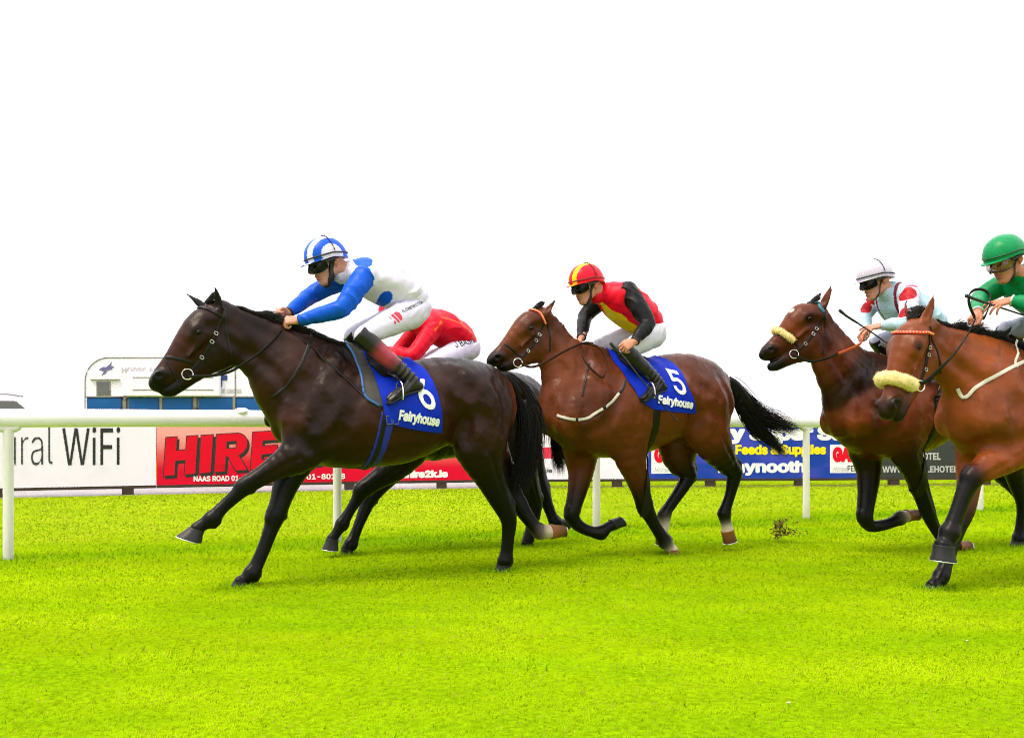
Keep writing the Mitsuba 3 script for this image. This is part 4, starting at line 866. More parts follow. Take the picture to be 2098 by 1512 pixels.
def horse_body(h):
    D, pal = HORSES[h], PAL[h]
    base = HORSES[D["like"]] if "like" in D else D
    get = lambda k: D.get(k, base.get(k))
    hf, hn = head_axes(D)
    ds, dz, rs = D.get("tr", (0.0, 0.0, 1.0))
    mv = lambda st: [(r[0] + ds, r[1], r[2] + dz, r[3] * rs, *r[4:]) for r in st]
    P = []
    P += chain(mv(rows(get("trunk"), pal)), kk=0.10)
    P += chain(mv(rows(get("withers"), pal)), kk=0.12)
    cz = D.get("croup_up", 0.0)
    P += chain([(r[0], r[1], r[2] + cz, *r[3:]) for r in mv(rows(get("croup"), pal))], kk=0.10)
    P += chain(rows(get("neck"), pal), kk=0.09)
    P += chain(rows(get("skull"), pal), kk=0.04, n=hn)
    P += chain(rows(get("jaw"), pal), kk=0.028, n=hn)
    legs = get("legs")
    B, Dk = pal["B"], pal["D"]
    R = pal["R"]
    for nm, st in legs.items():
        r = rows(st, pal)
        sd = 1 if r[0][1] > 0 else -1
        P += chain(r, kk=0.055)
        if nm.startswith("fore"):
            e = np.array(r[0][:3])
            P += chain([(0.10, 0.115 * sd, 1.47, 0.075, 1.5, *B), (0.24, 0.165 * sd, 1.28, 0.10, 1.5, *B), (0.345, 0.15 * sd, 1.10, 0.115, 1.25, *R), (e[0] + 0.07, 0.15 * sd, e[2] + 0.06, 0.10, 1.2, *B)], kk=0.07)
            P += chain([(0.02, 0.19 * sd, 1.24, 0.095, 1.6, *B), (0.10, 0.205 * sd, 1.07, 0.105, 1.5, *R), (e[0] - 0.03, 0.18 * sd, e[2] + 0.02, 0.08, 1.3, *B)], kk=0.05)
        joints(P, r, nm.startswith("fore"), sd)
        if nm.startswith("hind"):
            P += chain([(-0.74, 0.17 * sd, 1.36, 0.11, 1.3, *B), (-0.90, 0.16 * sd, 1.28, 0.16, 1.2, *B), (r[1][0], 0.15 * sd, r[1][2], 0.15, 1.2, *B)], kk=0.08)
    for sd in (1, -1):
        P += chain([(0.70, 0.06 * sd, 1.60, 0.07, 1.3, *B), (0.50, 0.085 * sd, 1.50, 0.085, 1.3, *B), (0.32, 0.11 * sd, 1.38, 0.10, 1.3, *B)], kk=0.06) if "neck" not in D else []
    base_prims = list(P)
    cuts, segs = [], []
    for line, dep, w in GROOVES:
        w = w * 1.3
        q = spline(np.array([(a, 0.0, b) for a, b in line]), 2)
        q[:, 0] += ds
        q[:, 2] += dz
        for sd in (1, -1):
            st = q.copy()
            st[:, 1] = 0.42 * sd
            segs.append((st, sd, dep, w))
    for line in VEINS:
        q = spline(np.array([(a + ds, 0.0, b + dz) for a, b in line]), 3)
        for sd in (1, -1):
            segs.append((q + np.array([0, 0.42 * sd, 0]), sd, -1.0, 0.0075))
    nk = spline(np.array([r[:4] for r in get("neck")][:5], float), 2)
    nt = np.gradient(nk[:, :3], axis=0)
    nu = np.stack([-nt[:, 2], 0 * nt[:, 0], nt[:, 0]], -1)
    nu /= np.linalg.norm(nu, axis=1, keepdims=True)
    nu *= np.sign(nu[:, 2:3] + 1e-9)
    jw = np.array(get("jaw")[0][:4], float)
    for sd in (1, -1):
        q = nk[1:, :3] - nu[1:] * nk[1:, 3:4] * 0.42 + np.array([0, 0.4 * sd, 0])
        segs.append((q, sd, 0.013, 0.035))
        q = nk[1:, :3] + nu[1:] * nk[1:, 3:4] * 0.45 + np.array([0, 0.4 * sd, 0])
        segs.append((q, sd, 0.009, 0.05))
    for nm, st in legs.items():
        q = spline(np.array([r[:3] for r in st[1:5]], float), 2)
        sd = 1 if st[0][1] > 0 else -1
        back = np.array([-0.35, 0, 0]) * np.array([r[3] for r in st])[1]
        q = q + back * 0.4 + np.array([0, 0.25 * sd, 0])
        segs.append((q, sd, 0.006, 0.016))
    allp = np.vstack([x[0] for x in segs])
    alls = np.vstack([np.tile([0, float(x[1]), 0], (len(x[0]), 1)) for x in segs])
    allp = project(base_prims, allp, alls, 12)
    alln = normals_of(base_prims, allp)
    k = 0
    veins_ = []
    for st, sd, dep, w in segs:
        n = len(st)
        st, nn = allp[k:k + n], alln[k:k + n]
        k += n
        if dep < 0:
            ok = np.abs(st[:, 1]) > 0.06
            if ok.sum() > 2:
                veins_ += chain([(*x, w) for x in (st - nn * w * 0.35)[ok]], kk=0.010, sm=1, col=B)
            continue
        taper = np.sin(np.linspace(0.25, np.pi - 0.25, n))
        ok = np.abs(st[:, 1]) > 0.05
        if ok.sum() > 2:
            st = st + nn * (w - 1.3 * dep * taper)[:, None]
            cuts += chain([(*x, w) for x in st[ok]], kk=0.05 if w > 0.03 else 0.018, sub=True, sm=1)
    P += veins_ + cuts
    # ears
    for i, e in enumerate(get("ears")):
        r = rows(e, pal)
        sd = 1 if i == 0 else -1
        c = np.array([x[:3] for x in r])
        ax = c[2] - c[0]
        n = hn * 0.75 * sd + hf * 0.65
        n -= ax * (n @ ax) / (ax @ ax)
        n /= np.linalg.norm(n)
        r = [(*x[:3], x[3], kq, *x[5:]) for x, kq in zip(r, (1.3, 1.9, 1.9, 1.0))]
        P += chain(r, kk=0.022, n=n)
        o = n * 0.022
        P += chain([(*(c[0] * 0.25 + c[1] * 0.75 + o), r[1][3] * 0.62), (*(c[2] + o * 0.8), r[2][3] * 0.62), (*(c[2] * 0.35 + c[3] * 0.65 + o * 0.55), 0.004)], kk=0.008, sub=True, n=n)
    # head: eye socket, nostril, mouth, cheek
    eye = np.array(get("eye")[0][:3])
    nos = np.array(get("nostril")[0][:3])
    out = {}
    base_prims = [c for c in P if not c.sub]
    es, ns = [], []
    head = [c for c in base_prims if c.n is not None and (np.minimum(np.linalg.norm(c.a - eye), np.linalg.norm(c.a - nos)) < 0.5)]
    q = np.array([eye + hn * 0.25, eye - hn * 0.25, nos + hn * 0.25, nos - hn * 0.25])
    es1 = project(head, q, np.array([hn, -hn, hn, -hn]), 16)
    es, ns = [es1[0], es1[1]], [es1[2], es1[3]]
    base_prims = head
    up = np.array([0, 0, 1.0])
    sk = np.array([x[:3] for x in get("skull")])
    ua = sk[-1] - sk[1]
    ua /= np.linalg.norm(ua)                        # down the nose
    fr = np.cross(hn, ua)                           # out of the front of the face
    if fr @ (hf + up) < 0:
        fr = -fr
    for pe, pn, sd in zip(es, ns, (1, -1)):
        o = hn * sd
        P += chain([(*(pe + fr * 0.020 - ua * 0.040 - o * 0.012), 0.013, 1, *Dk), (*(pe + fr * 0.027 - o * 0.010), 0.016, 1, *Dk), (*(pe + fr * 0.012 + ua * 0.045 - o * 0.014), 0.012, 1, *B)], kk=0.04)
        P += chain([(*(pe - fr * 0.024 - ua * 0.02 - o * 0.012), 0.012, 1, *Dk), (*(pe - fr * 0.022 + ua * 0.03 - o * 0.014), 0.010, 1, *Dk)], kk=0.03)
        P += chain([(*(pe - fr * 0.050 + ua * 0.02 - o * 0.012), 0.014, 1, *B), (*(pe - fr * 0.046 + ua * 0.16 - o * 0.014), 0.010, 1, *B)], kk=0.03)
        P += chain([(*(pn - ua * 0.034 - fr * 0.012 - o * 0.006), 0.024, 1, *pal["K"]), (*(pn - ua * 0.004 + fr * 0.006 - o * 0.002), 0.031, 1, *pal["K"]), (*(pn + ua * 0.016 + fr * 0.012 - o * 0.010), 0.026, 1, *pal["K"])], kk=0.025)
        P += chain([(*(pn - ua * 0.020 - fr * 0.006 + o * 0.024), 0.012), (*(pn + ua * 0.004 + fr * 0.006 + o * 0.024), 0.0235)], kk=0.008, sub=True)
        P += chain([(*(pe - fr * 0.012 + ua * 0.11 + o * 0.024), 0.028), (*(pe + fr * 0.0 + ua * 0.24 + o * 0.018), 0.028)], kk=0.05, sub=True)
    jr = jw[3]
    ang = np.radians([-70, -40, -10, 20, 50, 75])
    arc_ = np.array([jw[:3] - ua * np.cos(a) * jr * 1.02 - fr * np.sin(a) * jr * 1.02 for a in ang])
    for sd in (1, -1):
        q = project(base_prims, arc_ + hn * sd * 0.25, hn * sd, 14)
        off = np.abs((q - jw[:3]) @ hn)
        q = q[off > 0.02]
        if len(q) > 2:
            P += chain([(*(x + hn * sd * 0.020), 0.030) for x in q], kk=0.045, sub=True, sm=2)
    mo = spline(np.array([r[:3] for r in get("mouth")]), 3)
    for sd in (1, -1):
        ms = project(base_prims, mo + hn * sd * 0.15, hn * sd, 14)
        mr = get("mouth")[0][3] + 0.002
        P += chain([(*x, mr) for x in ms], kk=0.008, sub=True, sm=1)
    return dict(P=P, D=D, base=base, pal=pal, eyes=es, nostrils=ns, ua=ua, fr=fr, hn=hn, hf=hf, F=Frame(*D["pos"]), get=get)


def hoof_mesh(cor, toe, heel, lat, shod=True):
    cr = cor[3] * 1.05
    """A hoof: coronet ring to a larger ground ring, toe longer than heel."""
    cor, toe, heel = (np.asarray(x[:3], float) for x in (cor, toe, heel))
    mid = (toe + heel) / 2
    ax = toe - heel
    Lh = np.linalg.norm(ax) / 2
    ax /= 2 * Lh
    lat = lat - ax * (lat @ ax)
    lat /= np.linalg.norm(lat)
    dn = np.cross(ax, lat)
    if dn @ (mid - cor) < 0:
        dn = -dn
    n, ringsv = 28, []
    a = np.arange(n) * 2 * np.pi / n
    sx = np.cos(a)
    shape = lambda f, w: np.outer(sx * f, ax) + np.outer(np.sin(a) * w * (1 - 0.12 * sx * (sx < 0)), lat)
    cor_in = cor - dn * 0.012
    for t, e in ((-0.02, 0.70), (0.0, 0.76), (0.06, 0.76), (0.35, 0.85), (0.8, 0.965), (0.94, 1.0), (1.0, 1.0)):
        c = cor * (1 - t) + mid * t
        tilt = np.outer(sx, ax * 0) if True else 0
        top = np.clip(1 - t / 0.8, 0, 1)
        ringsv.append(c + shape(Lh * e * (1 - top) + cr * top * (0.96 if t < 0 else 1.03), Lh * 0.84 * e * (1 - top) + cr * top * (0.93 if t < 0 else 1.0)))
    # sole, a little hollow
    for e, d in ((0.86, 0.0), (0.80, -0.006), (0.3, -0.01)):
        ringsv.append(mid + dn * d + shape(Lh * e, Lh * 0.84 * e))
    V = np.array(ringsv)
    R = len(V)
    v = V.reshape(-1, 3)
    i, j = np.meshgrid(np.arange(R - 1), np.arange(n), indexing="ij")
    q = np.stack([i * n + j, i * n + (j + 1) % n, (i + 1) * n + (j + 1) % n, (i + 1) * n + j], -1).reshape(-1, 4)
    f = np.vstack([q[:, [0, 1, 2]], q[:, [0, 2, 3]]])
    k = len(v)
    v = np.vstack([v, ringsv[0].mean(0), ringsv[-1].mean(0)])
    j = np.arange(n)
    f = np.vstack([f, np.stack([j * 0 + k, (j + 1) % n, j], -1), np.stack([j * 0 + k + 1, (R - 1) * n + j, (R - 1) * n + (j + 1) % n], -1)])
    m = trimesh.Trimesh(v, f, process=False)
    if m.volume < 0:
        m.invert()
    tt = np.r_[np.repeat([0, 0.02, 0.1, 0.35, 0.8, 0.95, 1, 1, 1, 1], n), 0, 1]
    shoe = []
    rr = Lh * 0.955
    arc = np.linspace(-2.35, 2.35, 30)
    pts = mid + dn * 0.004 + np.outer(np.cos(arc) * rr, ax) + np.outer(np.sin(arc) * rr * 0.92, lat)
    sh = tube(pts, 0.0085, 6, flat=(0.5, dn)) if shod else None
    return m, tt, sh


def fix_out(m):
    if m.volume < 0:
        m.invert()
    return m


def build_horse(h, name, label):
    H = horse_body(h)
    P, F, pal, get = H["P"], H["F"], H["pal"], H["get"]
    key = thing(name, label, "horse")
    H["key"] = key

    def veins(p):
        k = np.clip((p[:, 2] - 0.72) * 5, 0, 1)
        q = p * np.array([1.0, 0.6, 0.75], np.float32)
        head = np.clip((0.62 - p[:, 0]) * 6, 0.25, 1)
        ribs = np.sin(p[:, 0] * 105 + p[:, 2] * 14) * np.clip(1 - np.abs(p[:, 0] + 0.36) / 0.30, 0, 1) * np.clip(1 - np.abs(p[:, 2] - 1.08) / 0.24, 0, 1)
        return k * head * (0.0036 * ripple(p, 24, 3) + 0.0026 * ripple(q, 52, 6) + 0.0010 * ripple(p, 120, 9)) + 0.0016 * ribs

    m = surface(P, 0.0105 if h != "h2" else 0.012, bump=None)
    m = relax(m, 7)
    v = np.asarray(m.vertices) + np.asarray(m.vertex_normals) * veins(np.asarray(m.vertices, np.float32))[:, None]
    m = trimesh.Trimesh(v, m.faces, process=False)
    v = np.asarray(m.vertices)
    col = paint(P, v, 0.014)
    for pe in H["eyes"]:
        k = np.clip(1.35 - np.linalg.norm((v - pe) / 0.034, axis=1), 0, 1)[:, None]
        col = col * (1 - 0.8 * k) + np.array(pal["K"]) * 0.8 * k
    # coat: dapple of tone, darker muzzle kept from the stations
    big = np.clip(0.5 + 2.2 * fbmn(v, 3.2, 3, 7), 0, 1)[:, None]
    B = np.array(pal["B"])
    like = np.clip(1 - np.abs(np.log(col.mean(1) / B.mean())) / 0.7, 0, 1)[:, None] * np.clip((v[:, 2:] - 0.85) * 6, 0, 1)
    col = col * (1 - 0.55 * like) + (np.array(pal["D"]) * (1 - big) + np.array(pal["R"]) * 1.25 * big) * 0.55 * like
    col = np.clip(col * (1 + 0.22 * fbmn(v, 22, 2, 9)[:, None]), 0.0015, 1)
    H["marks"](v, col) if "marks" in H else None
    mk = MARKS.get(h)
    if mk:
        mk(H, v, col)
    add("body", F.mesh(m), "coat", key, smooth=True, color=col)
    for pe, sd in zip(H["eyes"], (1, -1)):
        e = trimesh.creation.icosphere(3, 1.0)
        q = np.asarray(e.vertices)
        e = trimesh.Trimesh(q[:, :1] * H["ua"] * 0.022 + q[:, 1:2] * H["fr"] * 0.0145 + q[:, 2:] * H["hn"] * 0.014, e.faces, process=False)
        e.apply_translation(pe + H["hn"] * sd * 0.001)
        e = fix_out(e)
        add("eye", F.mesh(e), "eye_dark", key, smooth=True)
    for nm, (cor, toe, heel) in get("hooves").items():
        mm, tt, shoe = hoof_mesh(cor, toe, heel, np.array([0, 1.0, 0]))
        a, b = HORN[cor[5]]
        c = np.array(a)[None] * (1 - tt[:, None]) + np.array(b)[None] * tt[:, None]
        c = np.clip(c * (1 + 0.5 * fbmn(np.asarray(mm.vertices), 60, 2)[:, None]), 0.002, 1)
        hk = add("hoof", F.mesh(mm), "hoof_horn", key, smooth=True, color=c)
        add("shoe", F.mesh(shoe), "steel", hk, smooth=True)
    return H
# ------------------------------------------------------------------ riders
mat("skin", base_color=VC, roughness=0.5, specular=0.2)
mat("silk", base_color=VC, roughness=0.42, specular=0.14)
mat("breeches_cloth", base_color=VC, roughness=0.55, specular=0.12)
mat("boot_leather", base_color=VC, roughness=0.26, specular=0.32)
mat("helmet_silk", base_color=VC, roughness=0.34, specular=0.18)
mat("lens_dark", base_color=rgb(0.004, 0.004, 0.005), roughness=0.12, specular=0.22)
mat("black_webbing", base_color=rgb(0.012, 0.012, 0.014), roughness=0.6)
mat("print_red", base_color=rgb(0.70, 0.008, 0.04), roughness=0.5)
mat("print_black", base_color=rgb(0.02, 0.02, 0.025), roughness=0.5)
mat("print_white", base_color=rgb(0.75, 0.75, 0.74), roughness=0.5)
scene["lens_clear"] = {"type": "thindielectric", "specular_reflectance": rgb(1, 1, 1), "specular_transmittance": rgb(0.6, 0.55, 0.5)}

SKIN = np.array([0.50, 0.235, 0.165])
LIP = np.array([0.27, 0.07, 0.055])
HS = 1.13                                         # heads a little large, as in the photograph


def unit(v):
    v = np.asarray(v, float)
    return v / (np.linalg.norm(v) + 1e-12)


def rotate(v, ax, deg):
    a = math.radians(deg)
    ax = unit(ax)
    return v * math.cos(a) + np.cross(ax, v) * math.sin(a) + ax * (ax @ v) * (1 - math.cos(a))


def hand_prims(w, fdir, back, sd, curl=(62, 88, 50), spread=5, thumb=0.5, col=SKIN, sc=1.0, fan=0.0):
    """Wrist, direction to the knuckles, back-of-hand normal; sd +1 = left hand. Palm, four fingers of three bones, thumb."""
    w, f = np.asarray(w, float), unit(fdir)
    b = unit(back - f * (back @ f))
    t = np.cross(f, b) * sd                     # towards the thumb
    P = []
    P += chain([(*(w - f * 0.03), 0.027, 1.2), (*w, 0.027, 1.3), (*(w + f * 0.03 * sc), 0.028, 1.5), (*(w + f * 0.062 * sc), 0.026, 1.6)], kk=0.012, n=b, col=col)
    offs = (0.030, 0.010, -0.010, -0.028)
    lens = ((0.043, 0.026, 0.021), (0.047, 0.030, 0.023), (0.044, 0.028, 0.022), (0.034, 0.021, 0.019))
    for i, (o, ln) in enumerate(zip(offs, lens)):
        kn = w + (f * (0.086 - 0.004 * abs(i - 1)) + t * o) * sc
        P += chain([(*(w + (f * 0.03 + t * o * 0.7) * sc), 0.0125), (*(kn + b * 0.002), 0.0112)], kk=0.012, col=col)
        d = rotate(f, b, spread * (1.5 - i) * -sd)
        ax = np.cross(b, f)
        p, r = kn, 0.0098
        pts = [(*p, r)]
        a = 0
        for k, L in enumerate(ln):
            a += curl[k] * (1 + 0.06 * (i - 1.5)) + (fan * (i - 1) if k == 0 else 0)
            q = p + rotate(d, ax, a) * L * sc
            r = (0.0092, 0.0083, 0.0068)[k]
            pts.append((*q, r))
            p = q
        P += chain(pts, kk=0.005, sm=1, col=col)
    t0 = w + (f * 0.022 + t * 0.024) * sc
    t1 = w + (f * 0.055 + t * 0.045 - b * 0.012) * sc
    ax = np.cross(b, f)
    t2 = t1 + unit(f * 0.9 + t * (0.35 - 0.6 * thumb) - b * 0.5 * thumb) * 0.034 * sc
    t3 = t2 + unit(f * 0.85 - t * 0.5 * thumb - b * 0.5 * thumb) * 0.027 * sc
    P += chain([(*t0, 0.015), (*t1, 0.0125), (*t2, 0.0105), (*t3, 0.0085)], kk=0.010, sm=2, col=col)
    return P, kn


def head_frame(R):
    """Axes of the head in the horse's frame: forwards, left, up."""
    y, p = math.radians(R["yaw"]), math.radians(R["pitch"])
    x = np.array([math.cos(p) * math.cos(y), math.cos(p) * math.sin(y), math.sin(p)])
    l = np.array([-math.sin(y), math.cos(y), 0])
    return x, l, np.cross(x, l)


def head_prims(c, ax, col=SKIN, mouth_open=0.0):
    x, l, u = ax
    at = lambda a, b, d: c + (x * a + l * b + u * d) * HS
    P = []
    red = col * np.array([0.95, 0.72, 0.66])
    P += chain([(*at(-0.025, 0, 0.045), 0.088, 1.14), (*at(0.02, 0, 0.045), 0.082, 1.14)], kk=0.03, n=l, col=col)
    P += chain([(*at(0.035, 0, 0.03), 0.062, 1.0), (*at(0.045, 0, -0.02), 0.053, 0.98), (*at(0.052, 0, -0.06), 0.042, 1.0), (*at(0.064, 0, -0.094), 0.025, 0.85)], kk=0.02, n=l, col=col)
    for s in (1, -1):
        P += chain([(*at(-0.012, 0.058 * s, -0.025), 0.018), (*at(0.005, 0.05 * s, -0.062), 0.017), (*at(0.055, 0.018 * s, -0.098), 0.015)], kk=0.025, col=col)
        P += chain([(*at(0.068, 0.035 * s, -0.012), 0.020)], kk=0.025, col=red)
        P += chain([(*at(0.082, 0.012 * s, 0.032), 0.011), (*at(0.074, 0.042 * s, 0.032), 0.011)], kk=0.012, col=col)
        P += chain([(*at(0.100, 0.012 * s, -0.030), 0.0085)], kk=0.008, col=red)
        P += chain([(*at(-0.012, 0.076 * s, 0.012), 0.010, 1.0), (*at(-0.020, 0.083 * s, 0.0), 0.016, 1.0), (*at(-0.014, 0.078 * s, -0.022), 0.009, 1.0)], kk=0.008, n=l, col=red)
        P += chain([(*at(-0.010, 0.096 * s, 0.0), 0.009)], kk=0.004, n=l, sub=True)
    P += chain([(*at(0.092, 0, 0.022), 0.0095), (*at(0.106, 0, -0.005), 0.0105), (*at(0.114, 0, -0.026), 0.0125)], kk=0.012, sm=2, col=red)
    P += chain([(*at(0.088, -0.020, -0.056), 0.0072), (*at(0.098, 0, -0.053), 0.0085), (*at(0.088, 0.020, -0.056), 0.0072)], kk=0.006, sm=2, col=LIP)
    d = 0.010 + mouth_open
    P += chain([(*at(0.084, -0.017, -0.060 - d), 0.0075), (*at(0.094, 0, -0.060 - d), 0.0092), (*at(0.084, 0.017, -0.060 - d), 0.0075)], kk=0.006, sm=2, col=LIP)
    P += chain([(*at(0.088, -0.024, -0.058 - d / 2), 0.0028 + mouth_open * 0.45), (*at(0.106, 0, -0.057 - d / 2), 0.0030 + mouth_open * 0.5), (*at(0.088, 0.024, -0.058 - d / 2), 0.0028 + mouth_open * 0.45)], kk=0.004, sm=2, sub=True)
    for s in (1, -1):
        P += chain([(*at(0.092, 0.032 * s, 0.012), 0.014)], kk=0.012, sub=True)
    for q in P:
        q.ra, q.rb = q.ra * HS, q.rb * HS
    return P


def helmet_mesh(c, ax, colour, lift=0.0, lump=0.0):
    """The silk-covered skull cap: dome, rolled rim and peak, closed underneath."""
    x, l, u = ax
    n, m = 150, 56
    ph = np.arange(n) * 2 * np.pi / n
    cx, sy = np.cos(ph), np.sin(ph)
    ctr = np.array([-0.004, 0.0, 0.052 + lift])
    rad = np.array([0.135, 0.109, 0.115])
    rings = []
    th0 = -0.16
    peak = np.clip((cx - 0.25) / 0.75, 0, 1) ** 1.2
    for k, t in enumerate(np.linspace(np.pi / 2 - 0.02, th0, m)):
        r = np.stack([cx * np.cos(t) * rad[0], sy * np.cos(t) * rad[1], np.full(n, np.sin(t) * rad[2])], -1) + ctr
        r[:, 2] -= 0.030 * np.clip(-cx, 0, 1) * np.clip((0.9 - t), 0, 1)          # lower at the nape
        rings.append(r)
    last = rings[-1].copy()
    for dx, dz, s in ((0.004, -0.001, 1.01), (0.020, -0.002, 1.02), (0.034, -0.005, 1.02), (0.035, -0.010, 1.015), (0.020, -0.008, 1.01), (0.0, -0.008, 0.97)):
        r = last.copy()
        r[:, :2] = (r[:, :2] - ctr[:2]) * s + ctr[:2]
        r[:, 0] += dx * peak
        r[:, 2] += dz * (0.35 + 0.65 * peak)
        rings.append(r)
    inner = last.copy()
    inner[:, :2] = (inner[:, :2] - ctr[:2]) * 0.82 + ctr[:2]
    rings.append(inner)
    V = np.array(rings)
    flat = V.reshape(-1, 3)
    if lump:
        d = ripple(flat.astype(np.float32), 38, 5) * lump
        out = flat - ctr
        out /= np.linalg.norm(out, axis=1, keepdims=True)
        flat = flat + out * (d * (flat[:, 2] > ctr[2]))[:, None]
    Rn = len(V)
    i, j = np.meshgrid(np.arange(Rn - 1), np.arange(n), indexing="ij")
    q = np.stack([i * n + j, (i + 1) * n + j, (i + 1) * n + (j + 1) % n, i * n + (j + 1) % n], -1).reshape(-1, 4)
    f = np.vstack([q[:, [0, 1, 2]], q[:, [0, 2, 3]]])
    k = len(flat)
    top = np.array([[ctr[0], 0, ctr[2] + rad[2]]])
    flat = np.vstack([flat, top])
    f = np.vstack([f, np.stack([np.full(n, k), np.arange(n), (np.arange(n) + 1) % n], -1)])
    col = colour(flat)
    tow = lambda p: c + (p[:, :1] * x + p[:, 1:2] * l + p[:, 2:] * u) * HS
    w = tow(flat)
    mesh = trimesh.Trimesh(w, f, process=False)
    if mesh.volume < 0:
        mesh.invert()
    rim = V[m - 7]
    band = (rim - ctr) * np.array([1.012, 1.012, 1.0]) + ctr
    return mesh, col, tow(np.vstack([band, band[:1]])), tow


def conform(prims, mesh, anchor, right, up, nrm, off=0.003, cell=0.012, extra=None):
    """Lays flat lettering (x right, y up) on a surface: projected along nrm, lifted off."""
    v, f = trimesh.remesh.subdivide_to_size(np.asarray(mesh.vertices) * np.array([1, 1, 0.001]), np.asarray(mesh.faces), cell, max_iter=6)
    p = np.asarray(anchor) + v[:, :1] * np.asarray(right) + v[:, 1:2] * np.asarray(up) + np.asarray(nrm) * 0.12
    q = project(prims, p, np.asarray(nrm, float), 14, extra)
    return trimesh.Trimesh(q + np.asarray(nrm) * off, f, process=False)


SILKS = {}


def build_rider(j, h, label, look):
    """look: helmet colour fn, jacket and sleeve colour fns (points in the horse's frame), breeches, boots, hands, group of options."""
    R, F = {k: (np.array(v) if isinstance(v, tuple) else v) for k, v in RIDERS[j].items()}, Frame(*HORSES[h]["pos"])
    key = thing("person", label, "person")
    ax = head_frame(R)
    sc = np.array(R["spine"])
    neck, chest0 = sc[0][:3], sc[1][:3]
    hc = R["head"]
    skin = look.get("skin", SKIN)
    HP = head_prims(hc, ax, skin, look.get("mouth", 0.0))
    P = list(HP)
    P += chain([(*(hc - ax[2] * 0.05 - ax[0] * 0.02), 0.052), (*(neck * 0.8 + chest0 * 0.2), 0.058)], kk=0.03, col=skin)
    body = [(*s[:3], s[3] * 0.80, 0.72, *skin) for s in sc]
    P += chain(body, kk=0.05)
    sleeves, handsP, wr = {}, [], {}
    for s, sd in (("n", 1), ("f", -1)):
        sh, el, w = R["sh_" + s], R["el_" + s], R["wr_" + s]
        P += chain([(*sh, 0.050), (*(sh * 0.5 + el * 0.5), 0.045), (*el, 0.038), (*(el * 0.5 + w * 0.5), 0.036), (*w, 0.026)], kk=0.03, col=skin, sm=1)
        hp, kn = hand_prims(w, *look["hand_" + s], sd, **look.get("grip_" + s, {}), col=skin)
        P += hp
        hip, kn2, an, toe = (R[k + s] for k in ("hip_", "kn_", "an_", "toe_"))
        P += chain([(*hip, 0.075), (*(hip * 0.5 + kn2 * 0.5), 0.058), (*kn2, 0.040), (*(kn2 * 0.6 + an * 0.4), 0.038), (*(an * 0.9 + kn2 * 0.1), 0.030)], kk=0.05, col=skin, sm=1)
    m = surface(P, 0.0052)
    col = paint(P, np.asarray(m.vertices), 0.006)
    v = np.asarray(m.vertices)
    col = np.clip(col * (1 + 0.12 * fbmn(v, 60, 2)[:, None] * np.array([0.5, 1, 1])), 0, 1)
    add("body", F.mesh(m), "skin", key, smooth=True, color=col)
    # jacket
    def wr1(amp, fr, sd):
        # a few long folds: a noise stretched along one slanting direction, its crests sharpened
        rr = np.random.default_rng(sd * 7 + 1)
        lng = unit(rr.normal(size=3) * 0.35 + np.array([0.75, 0.1, 0.55])).astype(np.float32)

        def fn(p, d=None):
            q = p - np.outer(p @ lng, lng) * np.float32(0.72)
            r1 = ripple(q, fr, sd)
            z = amp * (1 - np.abs(r1)) ** 2 * 1.3 * np.clip(0.5 + ripple(p, 9, sd + 5), 0, 1) + amp * 0.35 * ripple(q, fr * 1.9, sd + 1)
            return z if d is None else d - z
        return fn
    TP = chain([(*s[:3], s[3] * 1.07, 0.68) for s in sc[1:-1]] + [(*(sc[-2][:3] * 0.45 + sc[-1][:3] * 0.55), sc[-1][3] * 0.98, 0.70)], kk=0.05)
    TP += chain([(*(R["sh_n"] * 0.85 + sc[2][:3] * 0.15), 0.066), (*sc[2][:3], 0.09), (*(R["sh_f"] * 0.85 + sc[2][:3] * 0.15), 0.066)], kk=0.05, sm=1)
    TP += chain([(*(neck * 0.38 + (hc - ax[2] * 0.10 - ax[0] * 0.045) * 0.62), 0.063), (*(neck * 0.75 + chest0 * 0.25), 0.064)], kk=0.03, sm=1) if look.get("collar", True) else chain([(*(neck * 0.75 + chest0 * 0.25), 0.062)], kk=0.03)
    jm = surface(TP, 0.0066, bump=wr1(0.009, 22, 3))
    v = np.asarray(jm.vertices)
    add("jacket", F.mesh(jm), "silk", key, smooth=True, color=look["jacket"](v, R))
    jkey = key + "__jacket"
    collar = resample(np.array([neck * 0.55 + hc * 0.45 - ax[2] * 0.03]), 1)
    for s, sd in (("n", 1), ("f", -1)):
        sh, el, w = R["sh_" + s], R["el_" + s], R["wr_" + s]
        k = look.get("sleeve_r", 1.08)
        SP = chain([(*(sh * 0.9 + sc[2][:3] * 0.1), 0.070 * k), (*(sh * 0.5 + el * 0.5), 0.066 * k), (*el, 0.056 * k), (*(el * 0.5 + w * 0.5), 0.049 * k), (*(el * 0.06 + w * 0.94), 0.037)], kk=0.03, sm=2)
        dd = unit(w - el)

        def cut(p, d, w=w, dd=dd):
            q = (p - w.astype(np.float32)) @ dd.astype(np.float32)
            return np.where(q > -0.06, np.maximum(d, q + 0.004), d)

        sm = surface(SP, 0.0062, cut, bump=wr1(0.0062, 30, 7 + sd))
        add("sleeve", F.mesh(sm), "silk", key, smooth=True, color=look["sleeve"](np.asarray(sm.vertices), R, s))
        ring = np.arange(25) * 2 * np.pi / 24
        a = unit(np.cross(dd, [0.3, 0.5, 0.8]))
        b = np.cross(dd, a)
        cuff = w - dd * 0.006 + (np.outer(np.cos(ring), a) + np.outer(np.sin(ring), b)) * 0.033
        add("cuff", F.mesh(tube(cuff, 0.008, 8, caps=False)), look.get("cuff", "black_webbing"), key, smooth=True)
